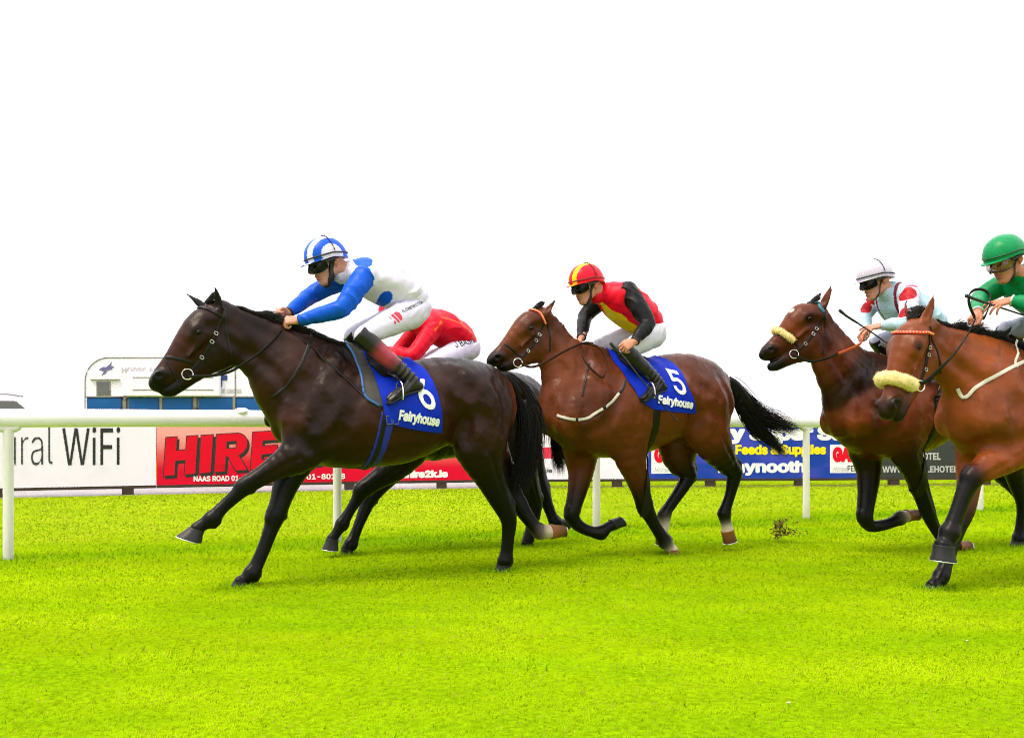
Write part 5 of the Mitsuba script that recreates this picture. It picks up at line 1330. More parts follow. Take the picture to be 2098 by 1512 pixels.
    # breeches and boots
    BP = chain([(*(sc[-2][:3] * 0.5 + sc[-1][:3] * 0.5), 0.098, 0.72), (*sc[-1][:3], 0.112, 0.74)], kk=0.05, sm=1)
    for s in "nf":
        hip, kn2, an = (R[k + s] for k in ("hip_", "kn_", "an_"))
        BP += chain([(*(hip * 0.95 + kn2 * 0.05), 0.108), (*(hip * 0.55 + kn2 * 0.45), 0.092), (*(hip * 0.1 + kn2 * 0.9), 0.066), (*(kn2 * 0.97 + an * 0.03), 0.060), (*(kn2 * 0.80 + an * 0.20), 0.056)], kk=0.05, sm=2)
    bw = wr1(0.0055, 34, 13)
    bm = surface(BP, 0.007, bump=bw)
    v = np.asarray(bm.vertices)
    bc = np.tile(np.asarray(look.get("breeches", (0.62, 0.60, 0.68)), float), (len(v), 1))
    bkey = add("breeches", F.mesh(bm), "breeches_cloth", key, smooth=True, color=bc)
    for s in "nf":
        kn2, an, toe = (R[k + s] for k in ("kn_", "an_", "toe_"))
        sd = 1 if s == "n" else -1
        K0, K1, K2 = look.get("boots", ((0.012, 0.011, 0.012),) * 3)
        fd = unit(toe - an)
        heel = an - unit(fd * np.array([1, 1, 0.2])) * 0.045 + np.array([0, 0, -0.040])
        ball = toe + np.array([0, 0, -0.005])
        QP = chain([(*(kn2 * 1.0 + an * 0.0), 0.066, 1, *K0), (*(kn2 * 0.80 + an * 0.20), 0.064, 1, *K0), (*(kn2 * 0.66 + an * 0.34), 0.060, 1, *K1), (*(kn2 * 0.5 + an * 0.5), 0.058, 1, *K1), (*(kn2 * 0.3 + an * 0.7), 0.050, 1, *K2), (*(kn2 * 0.05 + an * 0.95), 0.042, 1, *K2)], kk=0.03, sm=1)
        QP += chain([(*(an + np.array([0, 0, -0.012])), 0.042, 1.1, *K2), (*(an * 0.45 + ball * 0.55 + np.array([0, 0, -0.006])), 0.037, 0.95, *K2), (*ball, 0.031, 0.85, *K2), (*(ball + fd * 0.035), 0.024, 0.85, *K2)], kk=0.02, sm=2)
        QP += chain([(*heel, 0.031, 1.0, *K2), (*(an + np.array([0, 0, -0.03])), 0.034, 1.0, *K2)], kk=0.02, sm=1)

        dn = unit(an - kn2)

        def fold(p, an=an, kn2=kn2, dn=dn):
            t = (p - kn2.astype(np.float32)) @ dn.astype(np.float32) / np.linalg.norm(an - kn2)
            z = 0.006 * np.clip((t - 0.55) * 4, 0, 1) * np.clip((1.1 - t) * 5, 0, 1)
            return z * np.sin(t * 62 + 2.0 * ripple(p, 18, 4)) + 0.0012 * ripple(p, 60, 6)

        def top(p, d, kn2=kn2, dn=dn):
            return np.maximum(d, -((p - kn2.astype(np.float32)) @ dn.astype(np.float32)) - 0.030)

        qm = surface(QP, 0.0058, top, bump=fold)
        qc = paint(QP, np.asarray(qm.vertices), 0.01)
        bk = add("boot", F.mesh(qm), "boot_leather", key, smooth=True, color=qc)
        # sole
        sole = [heel + np.array([0, 0, -0.026]), an * 0.45 + ball * 0.55 + np.array([0, 0, -0.040]), ball + np.array([0, 0, -0.030]), ball + fd * 0.05 + np.array([0, 0, -0.018])]
        add("sole", F.mesh(tube(spline(np.array(sole), 4), 0.034, 10, flat=(0.28, np.array([0, 0, 1.0])))), "black_webbing", bk, smooth=True)
    # helmet, goggles, straps
    hm, hcol, band, tow = helmet_mesh(hc, ax, look["helmet"], lump=look.get("lump", 0.0))
    hk = add("helmet", F.mesh(hm), "helmet_silk", key, smooth=40 if False else True, color=hcol)
    add("band", F.mesh(tube(band, 0.0052, 6, caps=False)), look.get("band", "black_webbing"), hk, smooth=True)
    ctr = np.array([[-0.018, 0.0, 0.05]])
    arch = np.stack([np.full(25, -0.020), np.cos(np.linspace(0.1, np.pi - 0.1, 25)) * 0.113, 0.052 + np.sin(np.linspace(0.1, np.pi - 0.1, 25)) * 0.117], -1)
    if look.get("arch", True):
        add("strap", F.mesh(tube(tow(arch), 0.0035, 6)), "black_webbing", hk, smooth=True)
    chin = []
    for s in (1, -1):
        q = np.array([[-0.012, 0.094 * s, 0.030], [0.012, 0.088 * s, -0.02], [0.028, 0.07 * s, -0.075], [0.045, 0.03 * s, -0.112]])
        chin.append(q)
    loop = tow(spline(np.vstack([chin[0], [[0.048, 0, -0.122]], chin[1][::-1]]), 5))
    cen = hc + ax[0] * 0.0 - ax[2] * 0.03
    dl = loop - cen
    dl /= np.linalg.norm(dl, axis=1, keepdims=True)
    loop = project(HP, cen + dl * 0.2, dl, 10) + dl * 0.004
    add("chin_strap", F.mesh(tube(loop, 0.0075 * look.get("chinw", 1.0), 6, flat=(0.35, np.array([0, 1.0, 0])))), "black_webbing", hk, smooth=True)
    nph, nz = 34, 9
    ph, zz = np.meshgrid(np.linspace(-1.12, 1.12, nph), np.linspace(0, 1, nz), indexing="ij")
    hgt = 0.037 * (1 - 0.45 * np.abs(ph / 1.12) ** 3) * (1 - 0.20 * np.exp(-(ph / 0.16) ** 2))
    z = -0.002 + (zz - 0.5) * 2 * hgt - 0.004 * (zz < 0.5) * np.exp(-(ph / 0.2) ** 2) * -3
    d = np.stack([np.cos(ph), np.sin(ph), np.zeros_like(ph)], -1).reshape(-1, 3)
    p0 = np.stack([np.zeros(ph.size), np.zeros(ph.size), z.ravel()], -1)
    dw = d[:, :1] * ax[0] + d[:, 1:2] * ax[1]
    pw = tow(p0)
    q = project(HP, pw + dw * 0.2, dw, 14)
    bulge = 0.016 + 0.006 * np.sin(np.pi * zz.ravel())
    outer = q + dw * bulge[:, None]
    rr = np.linalg.norm(outer - pw, axis=1).reshape(nph, nz)
    rr = np.maximum(rr, np.median(rr, axis=1, keepdims=True) * 0.93)
    rr = (rr + np.roll(rr, 1, 0) + np.roll(rr, -1, 0)) / 3 if False else rr
    outer = pw + dw * rr.reshape(-1, 1)
    inner = pw + dw * (rr.reshape(-1, 1) - 0.010)
    i, jx = np.meshgrid(np.arange(nph - 1), np.arange(nz - 1), indexing="ij")
    quad = np.stack([i * nz + jx, (i + 1) * nz + jx, (i + 1) * nz + jx + 1, i * nz + jx + 1], -1).reshape(-1, 4)
    gf = np.vstack([quad[:, [0, 1, 2]], quad[:, [0, 2, 3]]])
    n0 = nph * nz
    if look.get("lens") == "clear":
        add("goggles", F.mesh(trimesh.Trimesh(outer, gf, process=False)), "lens_clear", key, smooth=True)
        edge = np.vstack([outer.reshape(nph, nz, 3)[:, 0], outer.reshape(nph, nz, 3)[::-1, -1]])
        add("goggle_frame", F.mesh(tube(np.vstack([edge, edge[:1]]), 0.004, 6)), "black_webbing", key, smooth=True)
        for s in (1, -1):
            e = trimesh.creation.icosphere(2, 0.0125)
            e.apply_translation(hc + ax[0] * 0.076 + ax[1] * 0.032 * s + ax[2] * 0.012)
            add("eye", F.mesh(e), "eye_dark", key, smooth=True)
    else:
        rimI = [*range(0, n0, nz)]
        bnd = [a * nz for a in range(nph)] + [(nph - 1) * nz + b for b in range(1, nz)] + [a * nz + nz - 1 for a in range(nph - 2, -1, -1)] + [b for b in range(nz - 2, 0, -1)]
        bnd = np.array(bnd)
        nx = np.roll(bnd, -1)
        side = np.vstack([np.stack([bnd, bnd + n0, nx], -1), np.stack([nx, bnd + n0, nx + n0], -1)])
        gm = trimesh.Trimesh(np.vstack([outer, inner]), np.vstack([gf, gf[:, ::-1] + n0, side]), process=False)
        add("goggles", F.mesh(gm), "lens_dark", key, smooth=50)
    for s in (1, -1):
        e0 = tow(np.array([[0.05, 0.09 * s, 0.012], [0.0, 0.099 * s, 0.02], [-0.06, 0.09 * s, 0.03], [-0.11, 0.04 * s, 0.035], [-0.118, 0.0, 0.036]]))
        add("goggle_strap", F.mesh(tube(spline(e0, 4), 0.010, 6, flat=(0.3, unit(e0[1] - hc)))), "black_webbing", hk, smooth=True)
    return dict(key=key, bkey=bkey, R=R, F=F, BP=BP, bw=bw, ax=ax, TP=TP)
# ------------------------------------------------------------------ the five riders' colours
WHITE = np.array([0.66, 0.60, 0.78])
BLUE = np.array([0.002, 0.078, 0.56])
RED = np.array([0.66, 0.004, 0.022])
YEL = np.array([0.74, 0.50, 0.004])
BLK = np.array([0.006, 0.006, 0.007])
GREEN = np.array([0.002, 0.20, 0.066])
SKYB = np.array([0.37, 0.53, 0.64])
MAROON = np.array([0.15, 0.008, 0.03])


def plain(c):
    return lambda v, *a: np.tile(np.asarray(c, float), (len(v), 1))


def striped(c0, bands):
    """Stripes running from the peak over the crown: (inner, outer, colour) by distance from the middle."""
    def f(p):
        out = np.tile(np.asarray(c0, float), (len(p), 1))
        for a, b, c in bands:
            out[(np.abs(p[:, 1]) >= a) & (np.abs(p[:, 1]) < b)] = c
        return out
    return f


def j1_jacket(v, R):
    c = plain(WHITE)(v)
    for s in R["spots"]:
        c[np.linalg.norm(v[:, [0, 2]] - np.array([s[0], s[2]]), axis=1) < s[3]] = BLUE
    return c


def near_line(v, pts, w):
    pts = np.asarray(pts, float)
    d = np.full(len(v), 9.0)
    for a, b in zip(pts[:-1], pts[1:]):
        t = np.clip((v - a) @ (b - a) / ((b - a) @ (b - a)), 0, 1)
        d = np.minimum(d, np.linalg.norm(v - a - t[:, None] * (b - a), axis=1))
    return d < w


def j3_jacket(v, R):
    c = plain(RED)(v)
    s = np.array(R["spine"])[:, :3]
    ax = s[4] - s[1]
    t = (v - s[1]) @ ax / (ax @ ax)
    n = unit(np.cross(ax, [0, 1, 0]))
    if n[2] > 0:
        n = -n
    under = (v - s[1]) @ n
    w = np.where(t < 0.35, 0.02 + 0.22 * np.clip(t, 0, 1), 0.115 - 0.03 * np.clip(t, 0, 1))
    c[(under > 0.0) & (np.abs(v[:, 1] - 0.02) < w) & (t > -0.05)] = YEL
    return c


def j4_jacket(v, R):
    c = plain(SKYB)(v)
    s = np.array(R["spine"])[:, :3]
    for sd in (1, -1):
        c[np.abs(np.abs(v[:, 1]) - 0.085 - 0.02 * np.sin((v[:, 0] - s[2][0]) * 9)) < 0.012] = MAROON
    return c


def j4_sleeve(v, R, s):
    c = plain(SKYB)(v)
    sh, el = R["sh_" + s], R["el_" + s]
    t = (v - sh) @ (el - sh) / ((el - sh) @ (el - sh))
    c[(t > -0.5) & (t < 0.62)] = WHITE * 0.95
    for k, r in ((0.12, 0.075), (0.75, 0.05)):
        q = sh + (el - sh) * k + np.array([0.06, 0.02 if s == "n" else 0.03, 0.01])
        d = np.linalg.norm(v - q, axis=1)
        c[d < r] = (0.36, 0.012, 0.020)
    c[np.abs(t + 0.10) < 0.05] = (0.5, 0.07, 0.16)
    return c


def j2_sleeve(v, R, s):
    c = plain(RED)(v)
    sh, el = R["sh_" + s], R["el_" + s]
    off = np.array([-0.035, 0.05 if s == "n" else -0.05, 0.035])
    c[near_line(v, [sh + off, sh * 0.5 + el * 0.5 + off * 0.9, el + off * 0.7], 0.011)] = (0.75, 0.13, 0.008)
    return c


def j2_jacket(v, R):
    c = plain(RED)(v)
    s = np.array(R["spine"])[:, :3]
    k = np.abs(v[:, 1]) > 0.02
    ax = s[4] - s[2]
    t = (v - s[2]) @ ax / (ax @ ax)
    n = unit(np.cross(ax, [0, 1, 0]))
    n = -n if n[2] < 0 else n
    c[k & (np.abs((v - s[2]) @ n - 0.055 - 0.03 * np.sin(t * 2.5)) < 0.005) & (t > 0.05)] = (0.75, 0.13, 0.008)
    return c


UP = np.array([0, 0, 1.0])
SIDE = np.array([0, 1.0, 0])
FWD = np.array([1.0, 0, 0])
LOOKS = dict(
    j1=dict(helmet=striped(BLUE, [(0.0, 0.026, BLUE), (0.026, 0.062, WHITE), (0.062, 0.094, BLUE), (0.094, 0.2, WHITE)]), jacket=j1_jacket, sleeve=plain(BLUE), breeches=(0.64, 0.585, 0.77),
            boots=((0.010, 0.010, 0.011), (0.30, 0.030, 0.055), (0.018, 0.017, 0.017)), chinw=2.6,
            hand_n=(FWD + SIDE * -0.25 + UP * -0.02, SIDE * 0.75 + UP * 0.7), hand_f=(FWD + SIDE * 0.3 + UP * -0.15, SIDE * -0.8 + UP * 0.6), grip_n=dict(curl=(66, 92, 55), thumb=0.9), grip_f=dict(curl=(66, 92, 55), thumb=0.9)),
    j2=dict(helmet=plain(RED), jacket=j2_jacket, sleeve=j2_sleeve, breeches=(0.62, 0.57, 0.73), hand_n=(FWD + SIDE * -0.3, SIDE * 0.8 + UP * 0.6), hand_f=(FWD + SIDE * 0.3, SIDE * -0.8 + UP * 0.6), cuff="black_webbing"),
    j3=dict(helmet=striped(RED, [(0.0, 0.020, RED), (0.020, 0.054, YEL), (0.054, 0.2, RED)]), jacket=j3_jacket, sleeve=plain(BLK), breeches=(0.58, 0.56, 0.65), chinw=1.5, arch=True, band="band_maroon",
            boots=((0.010, 0.009, 0.011), (0.014, 0.013, 0.014), (0.014, 0.013, 0.013)),
            hand_n=(FWD + UP * -0.55 + SIDE * -0.2, SIDE * 0.85 + UP * 0.5), hand_f=(FWD * 0.6 + UP * -0.75 + SIDE * 0.1, SIDE * -0.3 + FWD * 0.7 + UP * 0.5), grip_n=dict(curl=(48, 70, 45), thumb=0.7), grip_f=dict(curl=(60, 85, 50), thumb=0.8), skin=SKIN * np.array([1, 0.9, 0.85])),
    j4=dict(helmet=plain((0.47, 0.43, 0.54)), jacket=j4_jacket, sleeve=j4_sleeve, breeches=(0.50, 0.49, 0.66), mouth=0.007, arch=True,
            hand_n=(FWD + UP * -0.16 + SIDE * -0.5, UP * 0.85 + SIDE * 0.5), hand_f=(FWD + UP * -0.4 + SIDE * 0.2, UP * 0.8 + SIDE * -0.5), grip_n=dict(curl=(18, 26, 18), spread=7, thumb=0.5, fan=9), grip_f=dict(curl=(60, 85, 50), thumb=0.8), cuff="cuff_blue"),
    j5=dict(helmet=plain(GREEN * 1.05), jacket=plain(GREEN), sleeve=plain(GREEN), breeches=(0.33, 0.34, 0.47), lens="clear", lump=0.0016, band="band_green", arch=False, skin=SKIN * np.array([0.95, 0.82, 0.75]),
            hand_n=(FWD + UP * -0.22 + SIDE * -0.45, UP * 0.85 + SIDE * 0.5), hand_f=(FWD * 0.8 + UP * -0.6 + SIDE * 0.2, UP * 0.6 + FWD * 0.5), grip_n=dict(curl=(16, 24, 16), spread=8, thumb=0.3, fan=10), grip_f=dict(curl=(60, 85, 50), thumb=0.8), cuff="cuff_white"),
)
mat("band_maroon", base_color=rgb(0.16, 0.01, 0.02), roughness=0.5)
mat("band_green", base_color=rgb(0.004, 0.05, 0.02), roughness=0.5)
mat("cuff_blue", base_color=rgb(*SKYB), roughness=0.5)
mat("cuff_white", base_color=rgb(0.45, 0.45, 0.5), roughness=0.5)
# ------------------------------------------------------------------ tack, manes and tails
mat("brow_red", base_color=rgb(0.42, 0.010, 0.012), roughness=0.5)
mat("brow_teal", base_color=rgb(0.01, 0.11, 0.16), roughness=0.5)
mat("rein_orange", base_color=rgb(0.50, 0.075, 0.006), roughness=0.6)
mat("tape_white", base_color=rgb(0.46, 0.43, 0.37), roughness=0.6)
mat("cloth_blue", base_color=mikit.proc(lambda p, n, uv: mi.Color3f(0.002, 0.022, 0.42) * (0.85 + 0.3 * mikit.noise(p.x * 25, p.y * 25, p.z * 25))), roughness=0.55, specular=0.12)
mat("pad_dark", base_color=mikit.proc(lambda p, n, uv: mi.Color3f(0.035, 0.032, 0.028) * (0.6 + 0.8 * mikit.fbm(p.x * 30, p.y * 30, p.z * 30))), roughness=0.6)
mat("piping_blue", base_color=rgb(0.02, 0.10, 0.30), roughness=0.55)
mat("girth_blue", base_color=rgb(0.002, 0.010, 0.30), roughness=0.55)
mat("fleece", base_color=VC, roughness=0.9, sheen=1.0)
FACE = {"key": None}


def strap(H, key, name, pts, r, flat, m, mirror, lift=0.0):
    P = H["P"]
    pts = np.asarray(pts, float)
    if mirror == "free":
        q = resample(spline(pts, 5), max(8, 4 * len(pts)))
        t = np.gradient(q, axis=0)
        a = np.cross(t, [0, 0.3, 1.0])
        return [add(name, H["F"].mesh(tube(q, r, 8, flat=(flat, a))), m, key, smooth=True)]
    out = []
    c0 = np.array(H["get"]("skull")[2][:3])
    for side in ((0, 1) if mirror else (0,)):
        p = pts - (2 * ((pts - c0) @ H["hn"])[:, None] * H["hn"] if side else 0)
        q = resample(spline(p, 4), max(8, 3 * len(p)))
        nn = normals_of(P, q)
        q = q - nn * np.clip(field(P, q), -0.03, 0.03)[:, None]
        nn = normals_of(P, q)
        nn = (nn + np.roll(nn, 1, 0) + np.roll(nn, -1, 0))
        nn[0], nn[-1] = nn[1], nn[-2]
        nn /= np.linalg.norm(nn, axis=1, keepdims=True)
        q = q + nn * (r * flat * 0.6 + 0.002 + lift)
        out.append(add(name, H["F"].mesh(tube(q, r, 8, flat=(flat, nn))), m, key, smooth=True))
    return out


def ring(c, n, R, r, k=24):
    a = unit(np.cross(n, [0.2, 0.3, 0.9]))
    b = np.cross(unit(n), a)
    t = np.linspace(0, 2 * np.pi, k + 1)
    return tube(np.asarray(c) + R * (np.outer(np.cos(t), a) + np.outer(np.sin(t), b)), r, 8, caps=False)


def buckle(c, t, n, w, h, r=0.0022):
    t, n = unit(t), unit(n)
    b = np.cross(n, t)
    q = [c + t * h * x + b * w * y for x, y in ((-1, -1), (1, -1), (1, 1), (-1, 1), (-1, -1))]
    return tube(resample(np.array(q), 17), r, 6, caps=False)


def drape(H, front, back, off, thick, nu=44, nw=46, wave=0.004, far=True):
    """A cloth over the back between two edges given as (s, angle) from the spine to the hem."""
    dz = H["D"].get("tr", (0, 0, 1))[1]
    prep = lambda e: np.vstack([[e[0][0], 0.0]] + [x for x in e if x[1] > 1])
    f, b = (resample(spline(prep(e), 4), nw) for e in (front, back))
    u = np.linspace(0, 1, nu)
    half = f[None] * (1 - u[:, None, None]) + b[None] * u[:, None, None]           # nu, nw, (s, angle)
    g = np.concatenate([half[:, ::-1] * np.array([1, -1]), half[:, 1:]], 1) if far else half
    th = np.radians(g[..., 1]).ravel()
    dirs = np.stack([np.zeros_like(th), np.sin(th), np.cos(th)], -1)
    c = np.stack([g[..., 0].ravel(), np.zeros_like(th), np.full_like(th, 1.16 + dz)], -1)
    P = [q for q in H["P"] if not q.sub and min(q.a[2], q.b[2]) > 0.75 and max(q.a[0], q.b[0]) < 0.5]
    q = project(P, c + dirs * 0.75, dirs, 22)
    nn = normals_of(P, q)
    w = ripple((q * np.array([1.0, 0.4, 0.4])).astype(np.float32), 26, 21) * wave
    q = q + nn * (off + np.abs(w))[:, None]
    shape = g.shape[:2]
    inner = q - nn * thick
    N = len(q)
    i, j = np.meshgrid(np.arange(shape[0] - 1), np.arange(shape[1] - 1), indexing="ij")
    idx = lambda a, bq: a * shape[1] + bq
    quad = np.stack([idx(i, j), idx(i + 1, j), idx(i + 1, j + 1), idx(i, j + 1)], -1).reshape(-1, 4)
    F1 = np.vstack([quad[:, [0, 1, 2]], quad[:, [0, 2, 3]]])
    bnd = [idx(0, k) for k in range(shape[1])] + [idx(k, shape[1] - 1) for k in range(1, shape[0])] + [idx(shape[0] - 1, k) for k in range(shape[1] - 2, -1, -1)] + [idx(k, 0) for k in range(shape[0] - 2, 0, -1)]
    bnd = np.array(bnd)
    nx = np.roll(bnd, -1)
    rim = np.vstack([np.stack([bnd, bnd + N, nx], -1), np.stack([nx, bnd + N, nx + N], -1)])
    m = trimesh.Trimesh(np.vstack([q, inner]), np.vstack([F1, F1[:, ::-1] + N, rim]), process=False)
    if (np.einsum("ij,ij->i", np.asarray(m.face_normals)[:len(F1)], nn[F1[:, 0]])).mean() < 0:
        m.invert()
    Q = q.reshape(*shape, 3)
    return m, Q, P


def band_round(H, s0, s1, th0, half, thick, off=0.003, wrap=True):
    """A girth round the belly from the near side (angle th0 at s0) under to the far side."""
    dz = H["D"].get("tr", (0, 0, 1))[1]
    th = np.radians(np.linspace(th0, 360 - th0, 60))
    k = 1 - np.abs(np.linspace(-1, 1, 60))
    s = s0 + (s1 - s0) * k
    dirs = np.stack([np.zeros_like(th), np.sin(th), np.cos(th)], -1)
    c = np.stack([s, th * 0, th * 0 + 1.16 + dz], -1)
    P = [q for q in H["P"] if not q.sub]
    q = project(P, c + dirs * 0.75, dirs, 22)
    nn = normals_of(P, q)
    return tube(q + nn * off, half, 8, flat=(thick / half, nn))


def crest(H, n, t0=0.0, t1=0.8):
    st = spline(np.array([r[:4] for r in H["get"]("neck")], float), 6)
    st = resample(st, 60)[int(59 * t0):int(59 * t1) + 1]
    st = resample(st, n)
    t = np.gradient(st[:, :3], axis=0)
    up = np.stack([-t[:, 2], t[:, 1] * 0, t[:, 0]], -1)
    up /= np.linalg.norm(up, axis=1, keepdims=True)
    up *= np.sign(up[:, 2:3] + 1e-9)
    P = [c for c in H["P"] if not c.sub]
    return project(P, st[:, :3] + up * (st[:, 3:4] + 0.1), up, 14), up, -t / np.linalg.norm(t, axis=1, keepdims=True) * -1


def mane(H, key, N, length, lift, back, side, seed, t0=0.02, t1=0.86, col=(0.006, 0.005, 0.005), bump=None):
    r = np.random.default_rng(seed)
    c, up, along = crest(H, 90, t0, t1)
    k = r.uniform(0, 89, N)
    i = k.astype(int)
    a = along[i]
    a = a * np.sign(-a[:, :1] + 1e-9)                     # towards the tail
    tt = k / 89
    amp = np.interp(tt, np.linspace(0, 1, len(length)), length) * r.uniform(0.55, 1.15, N)
    if bump is not None:
        amp *= bump(tt, r)
    root = c[i] + up[i] * -0.008 + np.outer(r.normal(0, 0.012, N), [0, 1, 0])
    M = 5
    u = np.linspace(0, 1, M)
    d0 = up[i] * lift + a * back + np.outer(r.normal(side, 0.25, N), [0, 1, 0]) + r.normal(0, 0.13, (N, 3))
    d0 /= np.linalg.norm(d0, axis=1, keepdims=True)
    d1 = a * (back + 0.6) + np.outer(np.full(N, side * 1.5), [0, 1, 0]) + up[i] * lift * 0.3 + r.normal(0, 0.22, (N, 3)) - np.array([0, 0, 0.18])
    d1 /= np.linalg.norm(d1, axis=1, keepdims=True)
    p = root[:, None] + (u[:, None] * d0[:, None] + (u ** 2)[:, None] * 0.5 * (d1 - d0)[:, None]) * amp[:, None, None]
    m = strands(p, r.uniform(0.0016, 0.0030, N))
    cc = np.asarray(col) * r.uniform(0.6, 1.7, (N, 1))
    add("mane", H["F"].mesh(m), "hair", key, smooth=True, color=np.repeat(cc, M * 3, 0))


def forelock(H, key, N, length, seed, col=(0.012, 0.010, 0.009), up=0.5):
    r = np.random.default_rng(seed)
    hn, ua, fr = H["hn"], H["ua"], H["fr"]
    sk = np.array(H["get"]("skull")[0][:3])
    P = [c for c in H["P"] if not c.sub]
    top = project(P, (sk + unit(fr * 0.9 - ua * 0.7) * 0.3)[None], unit(fr * 0.9 - ua * 0.7), 14)[0]
    root = top + np.outer(r.normal(0, 0.022, N), hn) + np.outer(r.uniform(-0.05, 0.03, N), ua)
    root = root - (fr * 0.004)
    M = 7
    u = np.linspace(0, 1, M)
    d0 = fr * 0.6 - ua * up + np.outer(r.normal(0, 0.25, N), hn) + r.normal(0, 0.1, (N, 3))
    d0 /= np.linalg.norm(d0, axis=1, keepdims=True)
    d1 = ua * 0.6 * (1 if up < 0.45 else -0.4) + fr * 0.25 + np.outer(r.normal(-0.2, 0.3, N), hn) - H["hf"] * (0.5 if up >= 0.45 else 0)
    L = length * r.uniform(0.5, 1.1, N)
    p = root[:, None] + (u[:, None] * d0[:, None] + (u ** 2)[:, None] * 0.6 * (d1 - d0)[:, None]) * L[:, None, None]
    m = strands(p, r.uniform(0.0015, 0.0028, N))
    cc = np.asarray(col) * r.uniform(0.6, 1.8, (N, 1))
    add("forelock", H["F"].mesh(m), "hair", key, smooth=True, color=np.repeat(cc, M * 3, 0))


def tail(H, key, branches, N, seed, col=(0.0055, 0.0045, 0.0043)):
    r = np.random.default_rng(seed)
    meshes, cols = [], []
    for pts, rad in branches:
        c = spline(np.array([(*p, w) for p, w in zip(pts, rad)]), 5)
        c = resample(c, 26)
        n = N // len(branches)
        M = 12
        core = tube(c[:20, :3], c[:20, 3] * np.linspace(0.85, 0.45, 20), 10)
        meshes.append(core)
        cols.append(np.tile(np.asarray(col) * 0.7, (len(core.vertices), 1)))
        e = r.normal(0, 0.42, (n, 3)) * np.array([1.0, 0.75, 1.0])
        t1 = r.uniform(0.62, 1.12, n)
        t0 = r.uniform(0.0, 0.25, n)
        u = t0[:, None] + (t1 - t0)[:, None] * np.linspace(0, 1, M)[None]
        k = np.clip(u, 0, 1) * 25
        i = np.minimum(k.astype(int), 24)
        f = (k - i)[..., None]
        q = c[i] * (1 - f) + c[i + 1] * f
        over = np.maximum(u - 1, 0)[..., None] * (c[-1, :3] - c[-4, :3]) * 8
        spread = 0.75 + 0.7 * np.clip(u, 0, 1.2) ** 2
        wob = np.sin(u[..., None] * r.uniform(4, 11, (n, 1, 3)) + r.uniform(0, 6.3, (n, 1, 3))) * 0.16
        p = q[..., :3] + over + (e[:, None] * spread[..., None] + wob * (0.3 + u[..., None])) * q[..., 3:4]
        m = strands(p, r.uniform(0.0016, 0.0032, n))
        meshes.append(m)
        cols.append(np.repeat(np.asarray(col) * r.uniform(0.5, 2.0, (n, 1)), M * 3, 0))
    add("tail", H["F"].mesh(cat(meshes)), "hair", key, smooth=True, color=np.vstack(cols))


def fleece(H, key, pts, r0, col=(0.72, 0.56, 0.27)):
    rg = np.random.default_rng(5)
    c0 = np.array(H["get"]("skull")[2][:3])
    pts = np.asarray(pts, float)
    hn = H["hn"]
    far = pts - 2 * ((pts - c0) @ hn)[:, None] * hn
    lat = (pts - c0) @ hn
    keep = pts[lat > -0.005]
    lf = (keep - c0) @ hn
    order = np.argsort(lf)
    keep = keep[order]
    both = np.vstack([(keep - 2 * ((keep - c0) @ hn)[:, None] * hn)[::-1], keep])
    q = resample(both, 26)
    P = [c for c in H["P"] if not c.sub]
    nn = normals_of(P, q)
    q = q - nn * np.clip(field(P, q), -0.06, 0.06)[:, None]
    nn = normals_of(P, q)
    q = q + nn * r0 * 0.55
    rr = r0 * (0.80 + 0.2 * np.sin(np.linspace(0.2, np.pi - 0.2, len(q))))
    pr = chain([(*x, w) for x, w in zip(q, rr)], kk=0.02, sm=1)
    m = surface(pr, 0.006, lambda p, d: d - 0.0018 * ripple(p, 110, 2) - 0.0014 * ripple(p, 260, 5))
    v = np.asarray(m.vertices)
    vn = np.asarray(m.vertex_normals)
    k = rg.choice(len(v), min(6000, len(v) * 2))
    base = v[k] - vn[k] * 0.003
    d = vn[k] + rg.normal(0, 0.3, (len(k), 3))
    u = np.linspace(0, 1, 4)
    L = rg.uniform(0.004, 0.008, len(k))
    p = base[:, None] + (u[:, None] * d[:, None] + (u ** 2)[:, None] * rg.normal(0, 0.5, (len(k), 1, 3))) * L[:, None, None]
    s = strands(p, 0.0013)
    col = np.asarray(col)
    cc = np.vstack([np.clip(np.tile(col, (len(v), 1)) * (1 + 0.2 * fbmn(v, 70, 2)[:, None]), 0, 1), np.repeat(col * rg.uniform(0.88, 1.1, (len(k), 1)), 12, 0)])
    add("fleece_noseband", H["F"].mesh(cat(m, s)), "fleece", key, smooth=True, color=cc, label="thick cream sheepskin noseband")


def lettering(H, key, name, P, text, height, width, c, right, up, m, bold=True, shear=0.0, off=0.02):
    t = text2d(text, height, width, bold, shear)
    v = np.asarray(t.vertices)
    mid = (v.max(0) + v.min(0)) / 2
    t.apply_translation(-mid * np.array([1, 1, 0]))
    r, u = unit(right), unit(up)
    g = conform(P, t, np.asarray(c), r, u, np.array([0, 1.0, 0]), off=off)
    return add(name, H["F"].mesh(g), m, key)


